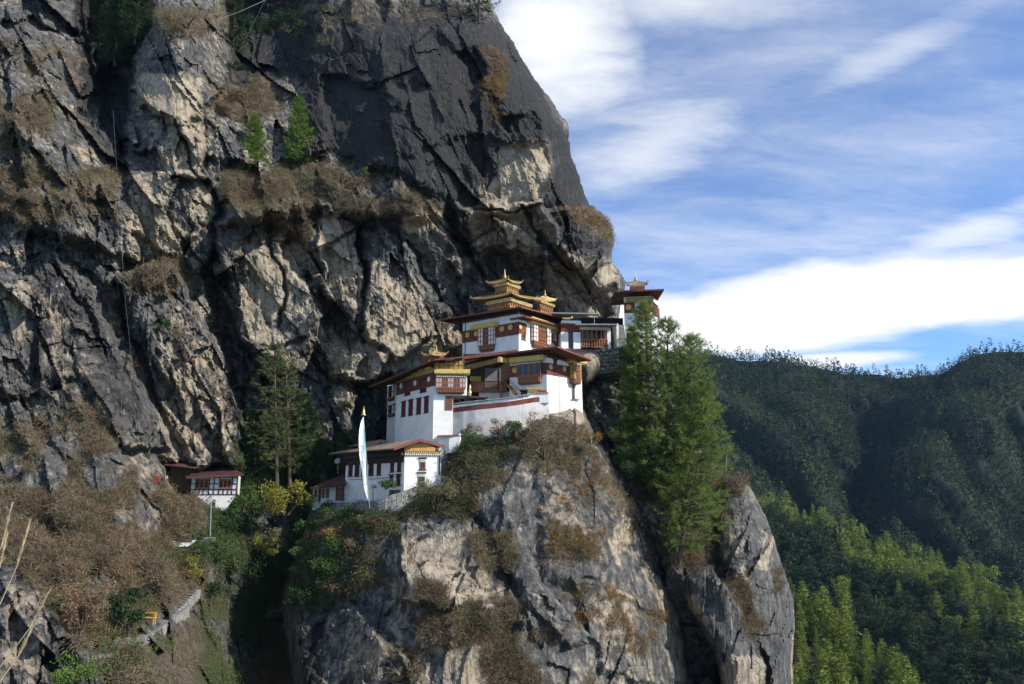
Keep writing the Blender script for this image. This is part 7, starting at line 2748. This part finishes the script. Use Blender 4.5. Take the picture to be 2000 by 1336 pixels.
def surf_points(G, n, seed, margin=0.0):
    """random points on a lofted slope, even by area"""
    r = np.random.default_rng(seed)
    a = np.linalg.norm(np.cross(G[1:, :-1] - G[:-1, :-1], G[:-1, 1:] - G[:-1, :-1]), axis=2)
    p = (a / a.sum()).ravel()
    idx = r.choice(len(p), size=n, p=p)
    i, j = np.unravel_index(idx, a.shape)
    u, v = r.random(n)[:, None], r.random(n)[:, None]
    return G[i, j] * (1 - u) * (1 - v) + G[i + 1, j] * u * (1 - v) + G[i, j + 1] * (1 - u) * v + G[i + 1, j + 1] * u * v


def in_view(P, pad=40):
    zc = P[:, 1] * CF.y + P[:, 2] * CF.z
    x = 1000 + FPX * P[:, 0] / zc
    y = 668 - FPX * (P[:, 1] * CU.y + P[:, 2] * CU.z) / zc
    return (x > 1340 - pad) & (x < 2000 + pad) & (y < 1336 + pad * 2), x, y


def spaced(P, d, limit):
    """thin out points closer than d, keeping order"""
    cell, keep = {}, []
    for k in range(len(P)):
        c = (int(P[k, 0] // d), int((P[k, 1] * 0.75 + P[k, 2] * 0.75) // d))
        ok = True
        for a in (-1, 0, 1):
            for b in (-1, 0, 1):
                for q_ in cell.get((c[0] + a, c[1] + b), ()):
                    if (P[q_, 0] - P[k, 0]) ** 2 + (0.75 * (P[q_, 1] - P[k, 1] + P[q_, 2] - P[k, 2])) ** 2 < d * d:
                        ok = False
                        break
        if ok:
            cell.setdefault(c, []).append(k)
            keep.append(k)
            if len(keep) >= limit:
                break
    return P[keep]


# nearer ridge and knoll: the trees that show largest are things of their own, the rest one wood
def round_crown(seed, H, R, n=620, size=1.0):
    """a broad evergreen: lobes of leaf clumps in an uneven dome"""
    r = np.random.default_rng(seed)
    Cs = []
    lobes = 11
    for k in range(lobes):
        a, q_ = r.random() * 6.283, math.sqrt(r.random()) * R * 0.62
        z = H * (0.30 + 0.58 * r.random() * (1 - 0.5 * (q_ / R) ** 2))
        c = np.array([q_ * math.cos(a), q_ * math.sin(a), z])
        d = unit(r.normal(size=(n // lobes, 3)) + np.array([0, 0, 0.2]))
        Cs.append(c + d * (R * (0.30 + 0.16 * r.random())) * (0.7 + 0.4 * r.random((n // lobes, 1))))
    C = np.concatenate(Cs)
    return leaf_tris(C, size * (0.6 + 0.8 * r.random(len(C))), r, 0.4)


protos = []
for k in range(8):
    H = 12 + 2.5 * (k % 3)
    if k < 4:
        V, F = feathery(500 + k, H, H * (0.20 + 0.03 * (k % 3)), 17, 9, 0.3 + 0.2 * (k % 3))
    else:
        V, F = round_crown(520 + k, H * 0.95, H * (0.30 + 0.04 * (k % 2)), 1000, 0.68)
    protos.append((V, F, H))
protos_light = []
for V, F, H in protos:
    W = V.reshape(-1, 3, 3)[::3].copy()
    c_ = W.mean(1, keepdims=True)
    W = c_ + (W - c_) * 1.6
    protos_light.append((W.reshape(-1, 3), np.arange(W.shape[0] * 3).reshape(-1, 3), H))
crowns = {}
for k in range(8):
    for m in ('ridge_sun_green', 'ridge_shade_green'):
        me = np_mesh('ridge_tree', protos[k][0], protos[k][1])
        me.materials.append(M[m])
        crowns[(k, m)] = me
kp = surf_points(knoll, 6000, 41)
kp = spaced(kp[in_view(kp)[0]], 4.0, 900)
rp = surf_points(ridge, 30000, 42)
rp = spaced(rp[in_view(rp)[0]], 6.2, 3200)
m1, x1, y1 = in_view(kp)
m2, x2, y2 = in_view(rp)
allp = np.concatenate([kp[m1], rp[m2]])
isk = np.concatenate([np.ones(m1.sum(), bool), np.zeros(m2.sum(), bool)])
CR_X = [1400, 1475, 1560, 1640, 1700, 1760, 1830, 1900, 1960, 2120]
CR_Y = [930, 962, 994, 1012, 1056, 1074, 1098, 1124, 1164, 1228]
_, px_c, yy_c = in_view(allp + np.array([0, 0, 7.0]))
py_c = yy_c - np.interp(px_c, CR_X, CR_Y)        # how far below the crest
order = np.argsort(allp[:, 1])
r_ = random.Random(77)
rest = {True: [[], [], 0], False: [[], [], 0]}
single = 0
for oi in order:
    p = allp[oi]
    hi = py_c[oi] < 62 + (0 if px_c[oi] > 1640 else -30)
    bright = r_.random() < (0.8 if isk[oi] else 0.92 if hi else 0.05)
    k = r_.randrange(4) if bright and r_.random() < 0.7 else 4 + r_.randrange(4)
    s = 0.75 + 0.5 * r_.random()
    if isk[oi]:
        k = r_.randrange(4)
        s *= 0.72
    a = r_.random() * 6.28
    px_, py_ = proj(p + np.array([0, 0, 7.0]))
    if single < 290 and 1380 < px_ < 2000 and py_ < 1345:
        m = 'ridge_sun_green' if bright else 'ridge_shade_green'
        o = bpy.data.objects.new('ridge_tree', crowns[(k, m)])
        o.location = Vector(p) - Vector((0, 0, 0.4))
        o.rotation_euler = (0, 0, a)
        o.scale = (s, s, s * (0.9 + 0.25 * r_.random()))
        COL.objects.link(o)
        tone = 'sun-toned yellow-green' if m == 'ridge_sun_green' else 'shade-toned dark green'
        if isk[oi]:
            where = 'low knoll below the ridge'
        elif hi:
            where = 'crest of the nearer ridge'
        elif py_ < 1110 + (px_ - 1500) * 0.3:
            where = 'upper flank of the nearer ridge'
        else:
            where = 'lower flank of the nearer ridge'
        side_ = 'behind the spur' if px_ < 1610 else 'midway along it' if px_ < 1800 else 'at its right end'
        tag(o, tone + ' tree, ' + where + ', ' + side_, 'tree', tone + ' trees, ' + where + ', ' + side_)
        single += 1
    else:
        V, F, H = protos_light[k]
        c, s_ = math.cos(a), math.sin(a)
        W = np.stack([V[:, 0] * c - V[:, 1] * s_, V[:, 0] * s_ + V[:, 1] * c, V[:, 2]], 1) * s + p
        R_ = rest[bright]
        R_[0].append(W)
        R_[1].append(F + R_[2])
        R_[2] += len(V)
for bright, nm, mt, lb in ((True, 'crest_woods', 'ridge_sun_green', 'sun-toned yellow-green woods along the crest of the nearer ridge'), (False, 'ridge_woods', 'ridge_shade_green', 'shade-toned dark woods over the rest of the nearer ridge')):
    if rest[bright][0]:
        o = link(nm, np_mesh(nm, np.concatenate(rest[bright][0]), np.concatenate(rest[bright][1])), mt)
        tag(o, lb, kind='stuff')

# far mountain: one mass of forest
fp = surf_points(far, 60000, 43)
m3, x3, y3 = in_view(fp, 20)
fp = spaced(fp[m3], 4.9, 27000)
fprot = []
for k in range(6):
    r8 = np.random.default_rng(700 + k)
    H, R, n = 12 + 2.5 * (k % 3), 3.3 + 0.7 * (k % 2), 44
    f = r8.random(n)
    a_ = r8.random(n) * 6.283
    rr = R * (1 - f) ** (0.75 if k % 2 else 0.45) * np.minimum(1, 0.4 + 4 * f) * (0.75 + 0.4 * r8.random(n))
    C = np.stack([rr * np.cos(a_), rr * np.sin(a_), H * (0.12 + 0.85 * f)], 1)
    fprot.append(leaf_tris(C, 2.2 * (0.7 + 0.6 * r8.random(n)) * (1 - 0.45 * f), r8, 0.5))
VV, FF, off = [], [], 0
for p in fp:
    V, F = fprot[r_.randrange(6)]
    a, s = r_.random() * 6.28, 0.7 + 0.9 * r_.random() ** 1.8
    c, s_ = math.cos(a), math.sin(a)
    VV.append(np.stack([V[:, 0] * c - V[:, 1] * s_, V[:, 0] * s_ + V[:, 1] * c, V[:, 2] * (0.85 + 0.3 * r_.random())], 1) * s + p - np.array([0, 0, 0.6]))
    FF.append(F + off)
    off += len(V)
o = link('mountain_forest', np_mesh('mountain_forest', np.concatenate(VV), np.concatenate(FF)), 'far_green')
tag(o, 'dark forest covering the far mountain', kind='stuff')

# ------------------------------------------------------------------ air: thin blue haze between here and the far mountain
hz = MB()
hz.box(Vector((0, 0, 0)), Vector((1, 0, 0)), Vector((0, 1, 0)), Z, (-2750, -340, -212), (2750, 3150, 300))
haze = hz.build('haze', 'rock')
haze.data.materials.clear()
hm = bpy.data.materials.new('haze')
hm.use_nodes = True
hm.node_tree.nodes.clear()
ho = hm.node_tree.nodes.new('ShaderNodeOutputMaterial')
hv = hm.node_tree.nodes.new('ShaderNodeVolumePrincipled')
hv.inputs['Color'].default_value = (0.36, 0.62, 1.0, 1)
hv.inputs['Density'].default_value = 0.00003
hv.inputs['Anisotropy'].default_value = 0.0
hm.node_tree.links.new(hv.outputs[0], ho.inputs['Volume'])
haze.data.materials.append(hm)
tag(haze, 'thin blue haze in the valley air', kind='stuff')
